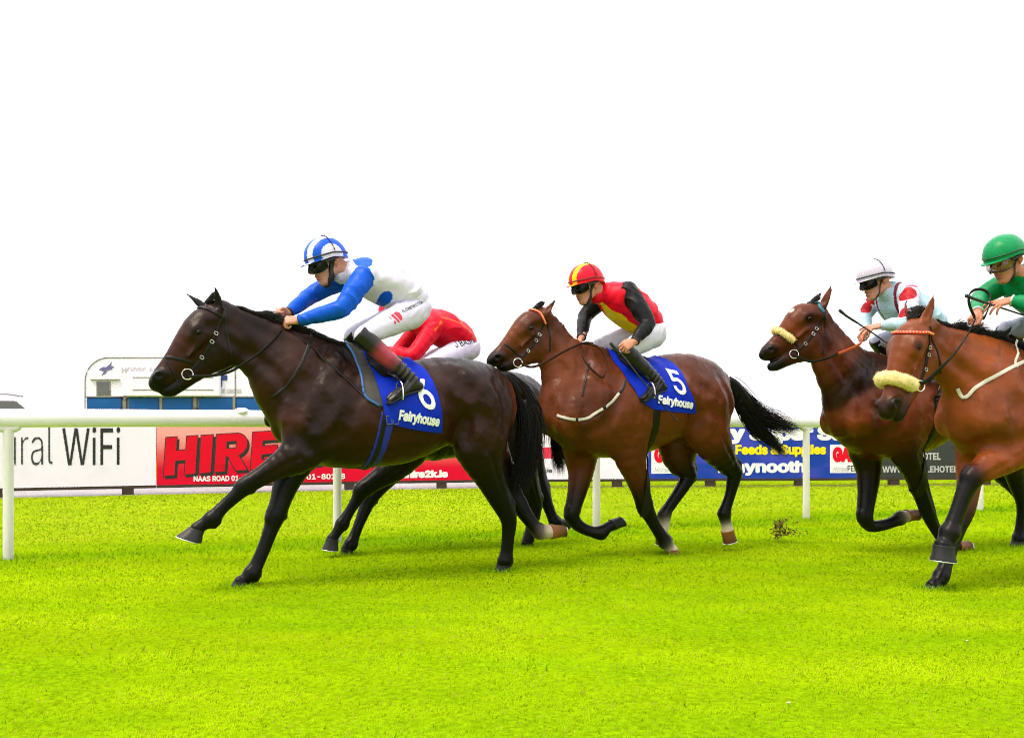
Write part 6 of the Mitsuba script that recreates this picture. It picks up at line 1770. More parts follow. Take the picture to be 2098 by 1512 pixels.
def saddlery(h, H, R):
    key, F = H["key"], H["F"]
    for name, pts, r, flat, m, mirror in TACK[h]:
        ks = strap(H, key, name, pts, r, flat, m, mirror, 0.007 if name == "white_tape" else 0.002 if name in ("browband", "breast_girth") else 0.0)
        if name == "browband" and h in ("h3", "h5"):
            p = resample(spline(np.asarray(pts, float), 4), 22)
            nn = normals_of(H["P"], p)
            studs = []
            for a, b in zip(p[1:-1], nn[1:-1]):
                s = trimesh.creation.icosphere(1, 0.0055)
                s.apply_translation(a + b * 0.010)
                studs.append(s)
            add("stud", F.mesh(cat(studs)), "brow_stud", ks[0], smooth=True, kind="stuff")
        if name == "cheek_strap":
            e = np.asarray(pts[-1], float)
            c0 = np.array(H["get"]("skull")[2][:3])
            for sd, k in ((1, ks[0]), (-1, ks[-1])):
                p = e if sd > 0 else e - 2 * ((e - c0) @ H["hn"]) * H["hn"]
                add("bit_ring", F.mesh(ring(p + H["hn"] * sd * 0.012 + H["ua"] * 0.02, H["hn"] + H["fr"] * 0.15, 0.034, 0.0042)), "steel", key, smooth=True)
                q = resample(np.asarray(pts, float), 9)
                if sd > 0:
                    for i in (3, 4, 6):
                        add("buckle", F.mesh(buckle(q[i] + H["hn"] * 0.014, q[i + 1] - q[i - 1], H["hn"], 0.012, 0.009)), "steel", k, smooth=True)
    if h in CLOTHS:
        cl = CLOTHS[h]
        base = key
        if "pad" in cl:
            m, Q, P = drape(H, *cl["pad"], off=0.010, thick=0.009, wave=0.002)
            pk = add("saddle_pad", F.mesh(m), "pad_dark", key, smooth=50, label="dark grey foam pad with light blue edge")
            add("piping", F.mesh(tube(resample(Q[0], 90), 0.009, 8)), "piping_blue", pk, smooth=True)
        m, Q, P = drape(H, *cl["cloth"], off=0.021 if "pad" in cl else 0.012, thick=0.005)
        ck = add("number_cloth", F.mesh(m), "cloth_blue", key, smooth=50, label="royal blue number cloth")
        H["cloth"] = ck
        if h == "h1":
            lettering(H, ck, "number", P, "6", 0.205, 0.115, (-0.470, 0, 1.278), (-1, 0, -0.16), (0.26, 0, 1), "print_white", off=0.0295)
            lettering(H, ck, "lettering", P, "Fairyhouse", 0.062, 0.30, (-0.425, 0, 1.105), (-1, 0, -0.155), (0.18, 0, 1), "print_white", bold=3, shear=0.32, off=0.0295)
        if h == "h3":
            lettering(H, ck, "number", P, "5", 0.195, 0.125, (-0.548, 0, 1.415), (-1, 0, -0.22), (0.2, 0, 1), "print_white", off=0.022)
            lettering(H, ck, "lettering", P, "Fairyhouse", 0.06, 0.36, (-0.510, 0, 1.245), (-1, 0, -0.12), (0.2, 0, 1), "print_white", bold=3, shear=0.32, off=0.022)
    # a racing saddle under the rider
    an = R["an_n"]
    m, Q, P = drape(H, [(-0.12, 5), (-0.13, 22), (-0.16, 40), (-0.20, 50)], [(-0.39, 5), (-0.37, 20), (-0.33, 38), (-0.28, 50)], off=0.034, thick=0.012, nu=24, nw=24, wave=0.001)
    sk = add("saddle", F.mesh(m), "leather", key, smooth=40)
    for s in "nf":
        sd = 1 if s == "n" else -1
        an, toe = R["an_" + s], R["toe_" + s]
        ball = an * 0.30 + toe * 0.70
        d = unit((toe - an) * np.array([1, 1, 0]))
        la = np.array([0, 1.0, 0]) - d * d[1]
        t = np.linspace(-0.25, np.pi + 0.25, 22)
        bot = ball + np.array([0, 0, -0.040])
        arch = bot + np.outer(np.cos(t) * 0.052, unit(la)) + np.outer(np.sin(t) * 0.098 + 0.012, [0, 0, 1.0])
        st = add("stirrup", F.mesh(cat(tube(arch, 0.0055, 8), tube(np.array([arch[0], arch[-1]]), 0.009, 8))), "steel", key, smooth=True)
        top = bot + np.array([0, 0, 0.112])
        start = np.array([-0.22, 0.30 * sd, 1.42 + H["D"].get("tr", (0, 0, 1))[1]])
        q = np.array([start, start * 0.5 + top * 0.5 + np.array([0.0, 0.03 * sd, 0]), top])
        add("stirrup_leather", F.mesh(tube(resample(spline(q, 4), 14), 0.010, 8, flat=(0.25, np.array([0, 1.0, 0])))), "leather", st, smooth=True)
    g = dict(h1=(-0.215, -0.13, 92, 0.050, "girth_blue"), h3=(-0.33, -0.36, 88, 0.034, "leather"), h4=(-0.30, -0.28, 70, 0.04, "leather"), h2=(-0.25, -0.2, 80, 0.04, "leather"), h5=(-0.25, -0.2, 80, 0.04, "leather"))[h]
    gk = add("girth", F.mesh(band_round(H, g[0], g[1], g[2], g[3], 0.006)), g[4], key, smooth=True)
    if h == "h1":
        add("surcingle", F.mesh(band_round(H, g[0], g[1], 60, 0.017, 0.004, off=0.012)), "leather", key, smooth=True)
        for dx in (0.0, -0.045):
            c = np.array([-0.215 + dx, 0.352, 1.10])
            add("buckle", F.mesh(buckle(c, [0.1, 0, 1], [0, 1, 0], 0.017, 0.028, 0.0035)), "gunmetal", gk, smooth=True)
    tail(H, key, TAILS.get(h, TAILS["h1"]), 1900, 3 + int(h[1]))


mat("brow_stud", base_color=rgb(0.8, 0.42, 0.10), roughness=0.4)


def m_h1(H, v, c):
    k = np.clip((-1.16 - v[:, 0]) * 14, 0, 1) * np.clip((1.46 - v[:, 2]) * 8, 0, 1) * np.clip((v[:, 2] - 0.80) * 8, 0, 1)
    c[:] = c * (1 - k[:, None]) + np.array([0.105, 0.022, 0.006]) * k[:, None]


def spot(v, c, p, r, col=(0.42, 0.38, 0.35)):
    d = np.linalg.norm(v - np.asarray(p), axis=1) + 0.006 * fbmn(v, 90, 2)
    k = np.clip((r - d) / 0.005, 0, 1)[:, None]
    c[:] = c * (1 - k) + np.array(col) * k


def m_h4(H, v, c):
    spot(v, c, (0.849, -0.054, 1.981), 0.026)


MARKS = {"h1": m_h1, "h4": m_h4}
# ------------------------------------------------------------------ the course
def turf_fn(p, n, uv):
    a = mikit.fbm(p.x * 1.3, p.y * 3.0, 0.0)
    b = mikit.noise(p.x * 60, p.y * 60, 3.0)
    c = mikit.mix([0.14, 0.25, 0.0012], [0.20, 0.31, 0.0016], a)
    return c * (0.65 + 0.6 * b)


scene["turf_mat"] = {"type": "twosided", "bsdf": {"type": "diffuse", "reflectance": mikit.proc(turf_fn)}}
mat("road_mat", base_color=mikit.proc(lambda p, n, uv: mi.Color3f(0.19, 0.18, 0.19) * (0.75 + 0.4 * mikit.fbm(p.x * 2, p.y * 2, 0.0) + 0.2 * mikit.noise(p.x * 40, p.y * 40, 1.0))), roughness=0.9)
mat("soil_mat", base_color=mikit.proc(lambda p, n, uv: mikit.mix([0.05, 0.028, 0.008], [0.13, 0.15, 0.02], mikit.fbm(p.x * 3, p.y * 9, 0.0))), roughness=0.95)
mat("rail_plastic", base_color=mikit.proc(lambda p, n, uv: mi.Color3f(0.80, 0.76, 0.80) * (0.93 + 0.1 * mikit.fbm(p.x * 4, p.y * 4, p.z * 9))), roughness=0.32, specular=0.3)
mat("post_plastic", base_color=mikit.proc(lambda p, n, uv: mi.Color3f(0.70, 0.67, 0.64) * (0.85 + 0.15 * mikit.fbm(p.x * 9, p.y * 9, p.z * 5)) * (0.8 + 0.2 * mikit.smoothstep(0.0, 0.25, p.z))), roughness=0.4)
mat("timber_dark", base_color=mikit.proc(lambda p, n, uv: mi.Color3f(0.035, 0.020, 0.014) * (0.6 + 0.9 * mikit.fbm(p.x * 6, p.y * 6, p.z * 30))), roughness=0.8)


def grime(c, amt=0.10):
    c = [float(x) for x in c]
    return mikit.proc(lambda p, n, uv: mi.Color3f(*c) * (1.0 - amt * mikit.smoothstep(0.45, 0.8, mikit.fbm(p.x * 3 + 3, p.y * 3, p.z * 5)) - 0.5 * amt * mikit.noise(p.x * 30, p.y * 30, p.z * 30)))


mat("board_white", base_color=grime((0.82, 0.73, 0.90), 0.04), roughness=0.45, specular=0.12)
mat("board_hire", base_color=mikit.proc(lambda p, n, uv: mikit.mix([0.66, 0.003, 0.030], [0.82, 0.34, 0.32], mikit.smoothstep(0.35, 1.08, p.z + 0.25 * (mikit.fbm(p.x * 0.8, p.y * 0.8, p.z * 2) - 0.5)))), roughness=0.4, specular=0.12)
mat("board_blue", base_color=mikit.proc(lambda p, n, uv: mikit.mix([0.008, 0.045, 0.33], [0.050, 0.060, 0.45], mikit.smoothstep(0.3, 0.7, mikit.fbm(p.x * 1.5, p.y * 1.5, p.z * 4)))), roughness=0.35, specular=0.12)
mat("board_dark", base_color=grime((0.022, 0.023, 0.025), 0.3), roughness=0.5)
mat("ink_red", base_color=grime((0.72, 0.003, 0.022), 0.12), roughness=0.45, specular=0.12)
mat("ink_black", base_color=rgb(0.008, 0.008, 0.009), roughness=0.5)
mat("ink_grey", base_color=rgb(0.03, 0.03, 0.033), roughness=0.5)
mat("ink_white", base_color=grime((0.80, 0.78, 0.83)), roughness=0.5, specular=0.12)
mat("ink_yellow", base_color=rgb(0.78, 0.62, 0.008), roughness=0.5, specular=0.12)
mat("ink_pink", base_color=grime((0.70, 0.04, 0.09), 0.2), roughness=0.5, specular=0.12)
mat("ink_pale", base_color=rgb(0.40, 0.39, 0.41), roughness=0.5)
mat("van_white", base_color=mikit.proc(lambda p, n, uv: mi.Color3f(0.82, 0.74, 0.88) * (0.92 + 0.12 * mikit.fbm(p.x, p.y, p.z * 3))), roughness=0.3)
mat("van_blue", base_color=mikit.proc(lambda p, n, uv: mi.Color3f(0.014, 0.090, 0.30) * (0.8 + 0.35 * mikit.fbm(p.x * 1.5, p.y, p.z * 3))), roughness=0.4, specular=0.12)
mat("van_steel", base_color=mikit.proc(lambda p, n, uv: mikit.mix([0.19, 0.18, 0.165], [0.07, 0.035, 0.02], mikit.smoothstep(0.55, 0.8, mikit.fbm(p.x * 4, p.y, p.z * 6)))), roughness=0.5)
mat("glass_grey", base_color=rgb(0.09, 0.09, 0.09), roughness=0.08, specular=0.7)
mat("bar_grey", base_color=rgb(0.16, 0.16, 0.165), roughness=0.4)
mat("rubber", base_color=rgb(0.02, 0.02, 0.02), roughness=0.8)
mat("ink_lilac", base_color=rgb(0.11, 0.10, 0.26), roughness=0.5)
mat("ink_navy", base_color=rgb(0.012, 0.025, 0.16), roughness=0.5)


def sheet(pts, z):
    p = shapely.Polygon(pts)
    v, f = trimesh.creation.triangulate_polygon(p, engine="earcut")
    return trimesh.Trimesh(np.c_[v, np.full(len(v), z)], f, process=False)


def up_facing(m):
    if m.face_normals[0][2] < 0:
        m.invert()
    return m


LINE = np.array([(-11.5, 12.42), (-7.65, 13.85), (-5.99, 14.46), (-2.75, 15.6), (-0.6, 16.12), (1.86, 16.38), (5.13, 16.62), (8.71, 17.02), (16, 17.9)])
LU = np.r_[0, np.cumsum(np.linalg.norm(np.diff(LINE, axis=0), axis=1))]


def along(u):
    """Points, tangents and camera-side normals on the line of boards."""
    u = np.asarray(u, float)
    x = np.stack([np.interp(u, LU, LINE[:, k]) for k in (0, 1)], -1)
    e = 0.35
    a = np.stack([np.interp(u - e, LU, LINE[:, k]) for k in (0, 1)], -1)
    b = np.stack([np.interp(u + e, LU, LINE[:, k]) for k in (0, 1)], -1)
    t = b - a
    t /= np.linalg.norm(t, axis=-1, keepdims=True)
    return x, t, np.stack([t[..., 1], -t[..., 0]], -1)


add("turf", up_facing(trimesh.Trimesh([[-700, -30, 0], [700, -30, 0], [700, 1500, 0], [-700, 1500, 0]], [[0, 1, 2], [0, 2, 3]], process=False)), "turf_mat", kind="structure", label="bright green racecourse turf")
uu = np.linspace(-0.0, 11.8, 30)
x, t, n = along(uu)
lo = x + n * 0.10
hi = x - n * 4.5
add("road", up_facing(sheet(np.vstack([lo, hi[::-1]]), 0.004)), "road_mat", kind="structure", label="grey tarmac service road behind the boards")
uu = np.linspace(11.8, 23.0, 40)
x, t, n = along(uu)
w = 0.10 + 0.10 * meshkit.noise(np.stack([uu * 2, uu * 0, uu * 0], -1))
add("soil_edge", up_facing(sheet(np.vstack([x + n * (0.02 + w[:, None]), (x - n * w[:, None] * 0.4)[::-1]]), 0.008)), "soil_mat", kind="structure", label="strip of bare brown soil along the boards")


def bent(m, off=0.0, wave=0.0):
    """Bends a mesh given as (distance along, distance towards the course, height) to the line of boards."""
    v = np.asarray(m.vertices)
    x, t, n = along(v[:, 0])
    d = v[:, 1] + off + (wave * np.sin(v[:, 0] * 5.1) * np.sin(v[:, 2] * 4 + v[:, 0]) if wave else 0)
    return trimesh.Trimesh(np.c_[x + n * d[:, None], v[:, 2]], np.asarray(m.faces), process=False)


def slab(u0, u1, z0, z1, d0, d1, step=0.2):
    """A slab along the boards, cut in steps so that it follows the bend."""
    k = max(2, int((u1 - u0) / step) + 1)
    u = np.linspace(u0, u1, k)
    ring = np.array([(d1, z0), (d1, z1), (d0, z1), (d0, z0)])
    v = np.array([[a, d, z] for a in u for d, z in ring])
    i, j = np.meshgrid(np.arange(k - 1), np.arange(4), indexing="ij")
    q = np.stack([i * 4 + j, i * 4 + (j + 1) % 4, (i + 1) * 4 + (j + 1) % 4, (i + 1) * 4 + j], -1).reshape(-1, 4)
    f = np.vstack([q[:, [0, 1, 2]], q[:, [0, 2, 3]], [[0, 2, 1], [0, 3, 2]], np.array([[0, 1, 2], [0, 2, 3]]) + (k - 1) * 4])
    m = trimesh.Trimesh(v, f, process=False)
    return m


def fix(m):
    if m.volume < 0:
        m.invert()
    return m


def board_text(key, name, text, u0, u1, z, cap, m, bold=2, shear=0.0, slope=0.0, d=0.0245, label=None, thin=0.0):
    tm = text2d(text, cap, u1 - u0, bold, shear, thin=thin)
    v, f = trimesh.remesh.subdivide_to_size(np.asarray(tm.vertices), np.asarray(tm.faces), 0.3, max_iter=5)
    q = np.c_[u0 + v[:, 0], v[:, 2], z + v[:, 1] + slope * v[:, 0]]
    g = bent(trimesh.Trimesh(q, f[:, ::-1], process=False), d)
    return add(name, g, m, key, label=label)


def board(u0, u1, m, label, feet, z1=1.10):
    key = thing("advertising_board", label, "advertising board", "advertising boards behind the running rail")
    add("panel", fix(bent(slab(u0, u1, 0.145, z1, -0.02, 0.02))), m, key)
    add("bottom_rail", fix(bent(slab(u0, u1, 0.10, 0.142, -0.03, 0.026))), "timber_dark", key)
    for u in feet:
        add("post", fix(bent(slab(u - 0.075, u + 0.075, -0.03, 1.02, -0.12, -0.034, 1.0))), "timber_dark", key)
        add("foot", fix(bent(slab(u - 0.085, u + 0.085, -0.03, 0.098, -0.032, 0.02, 1.0))), "timber_dark", key)
    return key


k = board(1.2, 6.285, "board_white", "white board reading Rural WiFi, leftmost along the course", [2.4, 4.11, 5.876])
board_text(k, "lettering", "Rural", 3.92, 4.82, 0.485, 0.585, "ink_grey", bold=0, thin=0.014)
board_text(k, "lettering", "WiFi", 4.955, 5.765, 0.475, 0.565, "ink_black", bold=0)
k = board(6.292, 11.70, "board_hire", "red and pink HIRE board with white phone lines", [7.543, 9.326, 10.894])
def block_word():
    """H I R E 2 K in heavy block capitals, one unit tall, from x = 0."""
    bx = sg.box
    H_ = shapely.union_all([bx(0, 0, .27, 1), bx(.53, 0, .80, 1), bx(.2, .38, .6, .64)])
    I_ = bx(0, 0, .30, 1)
    R_ = shapely.union_all([bx(0, 0, .27, 1), bx(.2, .40, .55, 1), sg.Point(.52, .70).buffer(.30), sg.Polygon([(.30, .45), (.58, .45), (.86, 0), (.56, 0)])]).difference(bx(.27, .60, .54, .80))
    E_ = shapely.union_all([bx(0, 0, .27, 1), bx(.2, 0, .74, .24), bx(.2, .39, .68, .61), bx(.2, .76, .74, 1)])
    T_ = shapely.union_all([sg.Point(.36, .66).buffer(.34).difference(sg.Point(.36, .66).buffer(.13)).intersection(bx(0, .5, .8, 1)), sg.Polygon([(.45, .62), (.72, .62), (.36, .24), (.06, .24)]), bx(0, 0, .72, .25)])
    K_ = shapely.union_all([bx(0, 0, .27, 1), sg.Polygon([(.2, .35), (.52, 1), (.84, 1), (.42, .35)]), sg.Polygon([(.26, .62), (.48, .70), (.86, 0), (.54, 0)])])
    x, out = 0, []
    for g_, w in ((H_, .80), (I_, .30), (R_, .86), (E_, .74), (T_, .72), (K_, .86)):
        out.append(affinity.translate(g_, x, 0))
        x += w + .10
    return shapely.union_all(out)


def block_mesh(g_, grow, sx, sy):
    g_ = g_.buffer(grow, join_style=2)
    return cat([trimesh.creation.extrude_polygon(affinity.scale(q, sx, sy, origin=(0, 0)), 0.002, engine="earcut") for q in getattr(g_, "geoms", [g_])])


WORD = block_word()
for nm, grow, dx, dz, m_, dep in (("letter_shadow", 0.018, 0.030, -0.040, "ink_black", 0.0218), ("letter_outline", 0.022, 0.0, 0.0, "ink_black", 0.0232), ("lettering", 0.0, 0.0, 0.0, "ink_red", 0.0262)):
    tm = block_mesh(WORD, grow, 0.585, 0.60)
    v_, f_ = trimesh.remesh.subdivide_to_size(np.asarray(tm.vertices), np.asarray(tm.faces), 0.3, max_iter=5)
    q_ = np.c_[6.40 + dx + v_[:, 0] + 0.06 * v_[:, 1], v_[:, 2], 0.29 + dz + v_[:, 1] + 0.062 * v_[:, 0]]
    add(nm, bent(trimesh.Trimesh(q_, f_[:, ::-1], process=False), dep), m_, k)
board_text(k, "lettering", "NAAS ROAD 01-4", 6.845, 7.66, 0.195, 0.078, "ink_white", bold=2)
board_text(k, "lettering", "ROAD 01-80118", 8.23, 9.25, 0.195, 0.082, "ink_white", bold=2)
board_text(k, "lettering", "www.hire2k.ie", 9.80, 11.0, 0.203, 0.105, "ink_white", bold=4)
k = board(11.707, 14.543, "board_white", "white board with a red band, between the red and blue boards", [12.45, 13.998])
add("red_band", fix(bent(slab(12.30, 13.40, 0.51, 0.705, 0.0205, 0.0225))), "ink_pink", k)
board_text(k, "lettering", "ie", 12.73, 12.83, 0.265, 0.07, "ink_black", bold=1)
k = board(14.55, 18.785, "board_blue", "blue board for a country store, feeds and supplies", [15.676, 17.316])
board_text(k, "lettering", "Country Super Store", 14.72, 18.68, 0.845, 0.215, "ink_white", bold=4)
board_text(k, "lettering", "Animal Feeds & Supplies", 15.385, 17.785, 0.582, 0.150, "ink_yellow", bold=3)
board_text(k, "lettering", "Maynooth", 15.80, 17.40, 0.262, 0.185, "ink_white", bold=3)
for a, b, z0, z1 in ((14.60, 15.30, 0.235, 0.775), (17.86, 18.56, 0.235, 0.745)):
    add("logo_panel", fix(bent(slab(a, b, z0, z1, 0.0205, 0.0225))), "ink_white", k)
    board_text(k, "lettering", "GAIN", a + 0.05, b - 0.05, z0 + 0.225, 0.21, "ink_red", bold=5)
    board_text(k, "lettering", "Horse", a + 0.05, a + 0.31, z0 + 0.03, 0.085, "ink_pale", bold=0, shear=0.3)
    board_text(k, "lettering", "FEEDS", a + 0.33, b - 0.04, z0 + 0.03, 0.10, "ink_grey", bold=1)
k = board(18.792, 20.33, "board_dark", "dark grey hotel board with pale capitals", [19.1])
board_text(k, "lettering", "HOTEL", 19.53, 19.97, 0.47, 0.115, "ink_pale", bold=2)
board_text(k, "lettering", "WWW.CASTLEHOTEL", 18.85, 20.30, 0.24, 0.105, "ink_pale", bold=2)
k = board(20.337, 24.2, "board_white", "plain white board, rightmost along the course", [20.864, 22.6])

# the running rail
R0, RD = np.array([-4.006, 7.375]), unit(np.array([0.9152, 0.4030]))
rk = thing("running_rail", "white plastic running rail with oval top rail on slim posts", "running rail")
ts = np.linspace(-9, 20, 90)
c = np.c_[R0 + ts[:, None] * RD, np.full(90, 1.123)]
c[:, 2] += 0.006 * np.sin(ts * 1.18)
add("top_rail", tube(c, 0.0735, 28, flat=(0.80, np.array([RD[1], -RD[0], 0]))), "rail_plastic", rk, smooth=40)
for tt in (-8.0, -5.3, -2.65, 0.0, 2.64, 5.324, 8.061, 10.857, 13.7, 16.6, 19.4):
    p = R0 + tt * RD
    b = p - np.array([RD[1], -RD[0]]) * 0.0
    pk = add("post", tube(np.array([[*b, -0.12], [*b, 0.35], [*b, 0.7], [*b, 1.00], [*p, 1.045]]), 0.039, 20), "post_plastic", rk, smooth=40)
    add("bracket", fix(tube(np.array([[*(p - RD * 0.075), 1.062], [*(p - RD * 0.05), 1.040], [*(p + RD * 0.05), 1.040], [*(p + RD * 0.075), 1.062]]), 0.030, 12)), "post_plastic", pk, smooth=40)
for tt in (1.797, 7.3, 12.8):
    p = R0 + tt * RD
    s = trimesh.creation.icosphere(3, 0.066)
    s.apply_scale([1, 1, 0.62])
    s.apply_translation([*p, 1.184])
    add("coupling", s, "rail_plastic", rk, smooth=True)

# the horse ambulance
ak = thing("horse_ambulance", "white and blue horse ambulance lorry with blue cross behind the rail", "lorry")


def profile_body(pts, y0, y1):
    m = trimesh.creation.extrude_polygon(shapely.Polygon(pts), y1 - y0, engine="earcut")
    v = np.asarray(m.vertices)
    return fix(trimesh.Trimesh(np.c_[v[:, 0], y0 + v[:, 2], v[:, 1]], np.asarray(m.faces), process=False))


def arc(cx, cz, r, a0, a1, k=10):
    a = np.radians(np.linspace(a0, a1, k))
    return [(cx + r * math.cos(q), cz + r * math.sin(q)) for q in a]


AY = 30.0
add("body", profile_body([(-13.80, 2.07), *arc(-13.05, 2.55, 0.75, 180, 90), (-7.0, 3.31), *arc(-5.6, 2.9, 0.4, 90, 0), (-5.2, 2.07)], AY, AY + 2.4), "van_white", ak, smooth=30)
add("trim", fix(tube(np.array([[-13.81, AY - 0.01, 0.6], [-13.81, AY - 0.01, 2.55], *[[q[0], AY - 0.01, q[1]] for q in arc(-13.05, 2.55, 0.76, 180, 90)], [-7.0, AY - 0.01, 3.32]]), 0.018, 8)), "van_steel", ak, smooth=True)
add("chassis", box(-9.5, AY + 1.2, 0.75, 8.4, 2.2, 0.5, 0.05), "rubber", ak)
add("skirt", box(-9.5, AY + 1.22, 1.54, 8.58, 2.36, 1.05, 0.02), "van_steel", ak)
xs = [-13.76, -12.62, -12.42, -11.40, -11.30, -10.33, -10.15, -9.02, -8.95, -7.93, -7.82, -6.6]
for a, b in zip(xs[::2], xs[1::2]):
    add("side_panel", box((a + b) / 2, AY + 0.02, 1.52, b - a - 0.05, 0.06, 0.98, 0.015), "van_blue", ak)
for a in (-12.52, -11.35, -10.24, -8.985, -7.875):
    add("stanchion", box(a, AY - 0.005, 1.58, 0.09, 0.08, 1.0, 0.01), "van_steel", ak)
add("ledge", box(-9.5, AY - 0.01, 2.045, 8.62, 0.06, 0.05, 0.01), "van_steel", ak)
wk = add("window", box(-13.21, AY - 0.012, 2.30, 0.46, 0.05, 0.48, 0.02), "van_steel", ak)
add("pane", box(-13.21, AY - 0.030, 2.30, 0.38, 0.03, 0.40, 0.012), "glass_grey", wk)
add("visor", box(-13.15, AY - 0.05, 2.60, 0.95, 0.10, 0.025, 0.01), "van_steel", ak)
add("side_locker", box(-10.9, AY - 0.09, 2.44, 3.0, 0.20, 0.78, 0.05), "van_white", ak, smooth=30)
for z in (2.26, 2.66):
    add("moulding", box(-10.9, AY - 0.20, z, 2.6, 0.02, 0.03, 0.008), "van_steel", ak)


def van_text(text, x, z, cap, w, m, y=AY - 0.02):
    t = text2d(text, cap, w, 2)
    v = np.asarray(t.vertices)
    return add("lettering", fix(trimesh.Trimesh(np.c_[x + v[:, 0], y - v[:, 2] * 3, z + v[:, 1]], np.asarray(t.faces), process=False)), m, ak)


van_text("HORSE AMBULANCE", -12.62, 2.83, 0.15, 2.35, "ink_pale", AY - 0.01)
van_text("THE BLUE CROSS", -9.95, 2.17, 0.12, 1.20, "ink_pale", AY - 0.02)
add("blue_cross", fix(cat(box(-9.46, AY - 0.02, 2.66, 0.50, 0.03, 0.17), box(-9.46, AY - 0.022, 2.62, 0.17, 0.034, 0.52))), "ink_navy", ak)
star = [(-0.26, -0.05), (-0.10, 0.08), (-0.02, 0.05), (0.10, 0.16), (0.18, 0.30), (0.15, 0.12), (0.26, 0.10), (0.18, -0.05), (0.02, -0.10), (-0.02, -0.22), (-0.16, -0.32), (-0.08, -0.14)]
add("emblem", profile_body([(-13.12 + 0.95 * a, 2.96 + 0.72 * b) for a, b in star], AY - 0.02, AY - 0.002), "ink_lilac", ak)
for a in (-12.6, -6.7):
    for y in (AY + 0.18, AY + 2.2):
        w = trimesh.creation.cylinder(0.48, 0.28, sections=32)
        w.apply_transform(trimesh.transformations.rotation_matrix(np.pi / 2, [1, 0, 0]))
        w.apply_translation([a, y, 0.48])
        add("wheel", w, "rubber", ak, smooth=40)
for a in (-8.95, -7.9):
    add("door_seam", box(a, AY - 0.012, 2.66, 0.03, 0.03, 1.2), "van_steel", ak)

# a white car further left
ck = thing("parked_car", "white estate car with dark roof bars, cut by the left edge", "car")
CY = 20.0
add("body", profile_body([(-15.2, 0.35), (-15.2, 0.95), (-14.3, 1.10), (-13.4, 1.66), (-12.9, 1.72), (-10.9, 1.70), *arc(-10.85, 1.60, 0.10, 90, 30, 4), (-10.38, 1.42), (-10.33, 0.95), (-10.36, 0.35)], CY, CY + 1.75), "van_white", ck, smooth=30)
add("side_window", profile_body([(-13.2, 1.43), (-12.9, 1.63), (-10.70, 1.625), (-10.47, 1.435)], CY - 0.012, CY + 0.02), "glass_grey", ck)
add("roof_bar", tube(np.array([[-12.9, CY + 0.12, 1.72], [-12.75, CY + 0.12, 1.775], [-10.95, CY + 0.12, 1.775], [-10.62, CY + 0.12, 1.725]]), 0.018, 8), "bar_grey", ck, smooth=40)
add("roof_bar", tube(np.array([[-13.9, CY + 1.6, 1.70], [-13.75, CY + 1.6, 1.77], [-12.2, CY + 1.6, 1.77], [-12.0, CY + 1.6, 1.70]]), 0.018, 8), "bar_grey", ck, smooth=40)
for a in (-14.3, -11.2):
    for y in (CY + 0.1, CY + 1.65):
        w = trimesh.creation.cylinder(0.34, 0.2, sections=28)
        w.apply_transform(trimesh.transformations.rotation_matrix(np.pi / 2, [1, 0, 0]))
        w.apply_translation([a, y, 0.34])
        add("wheel", w, "rubber", ck, smooth=40)

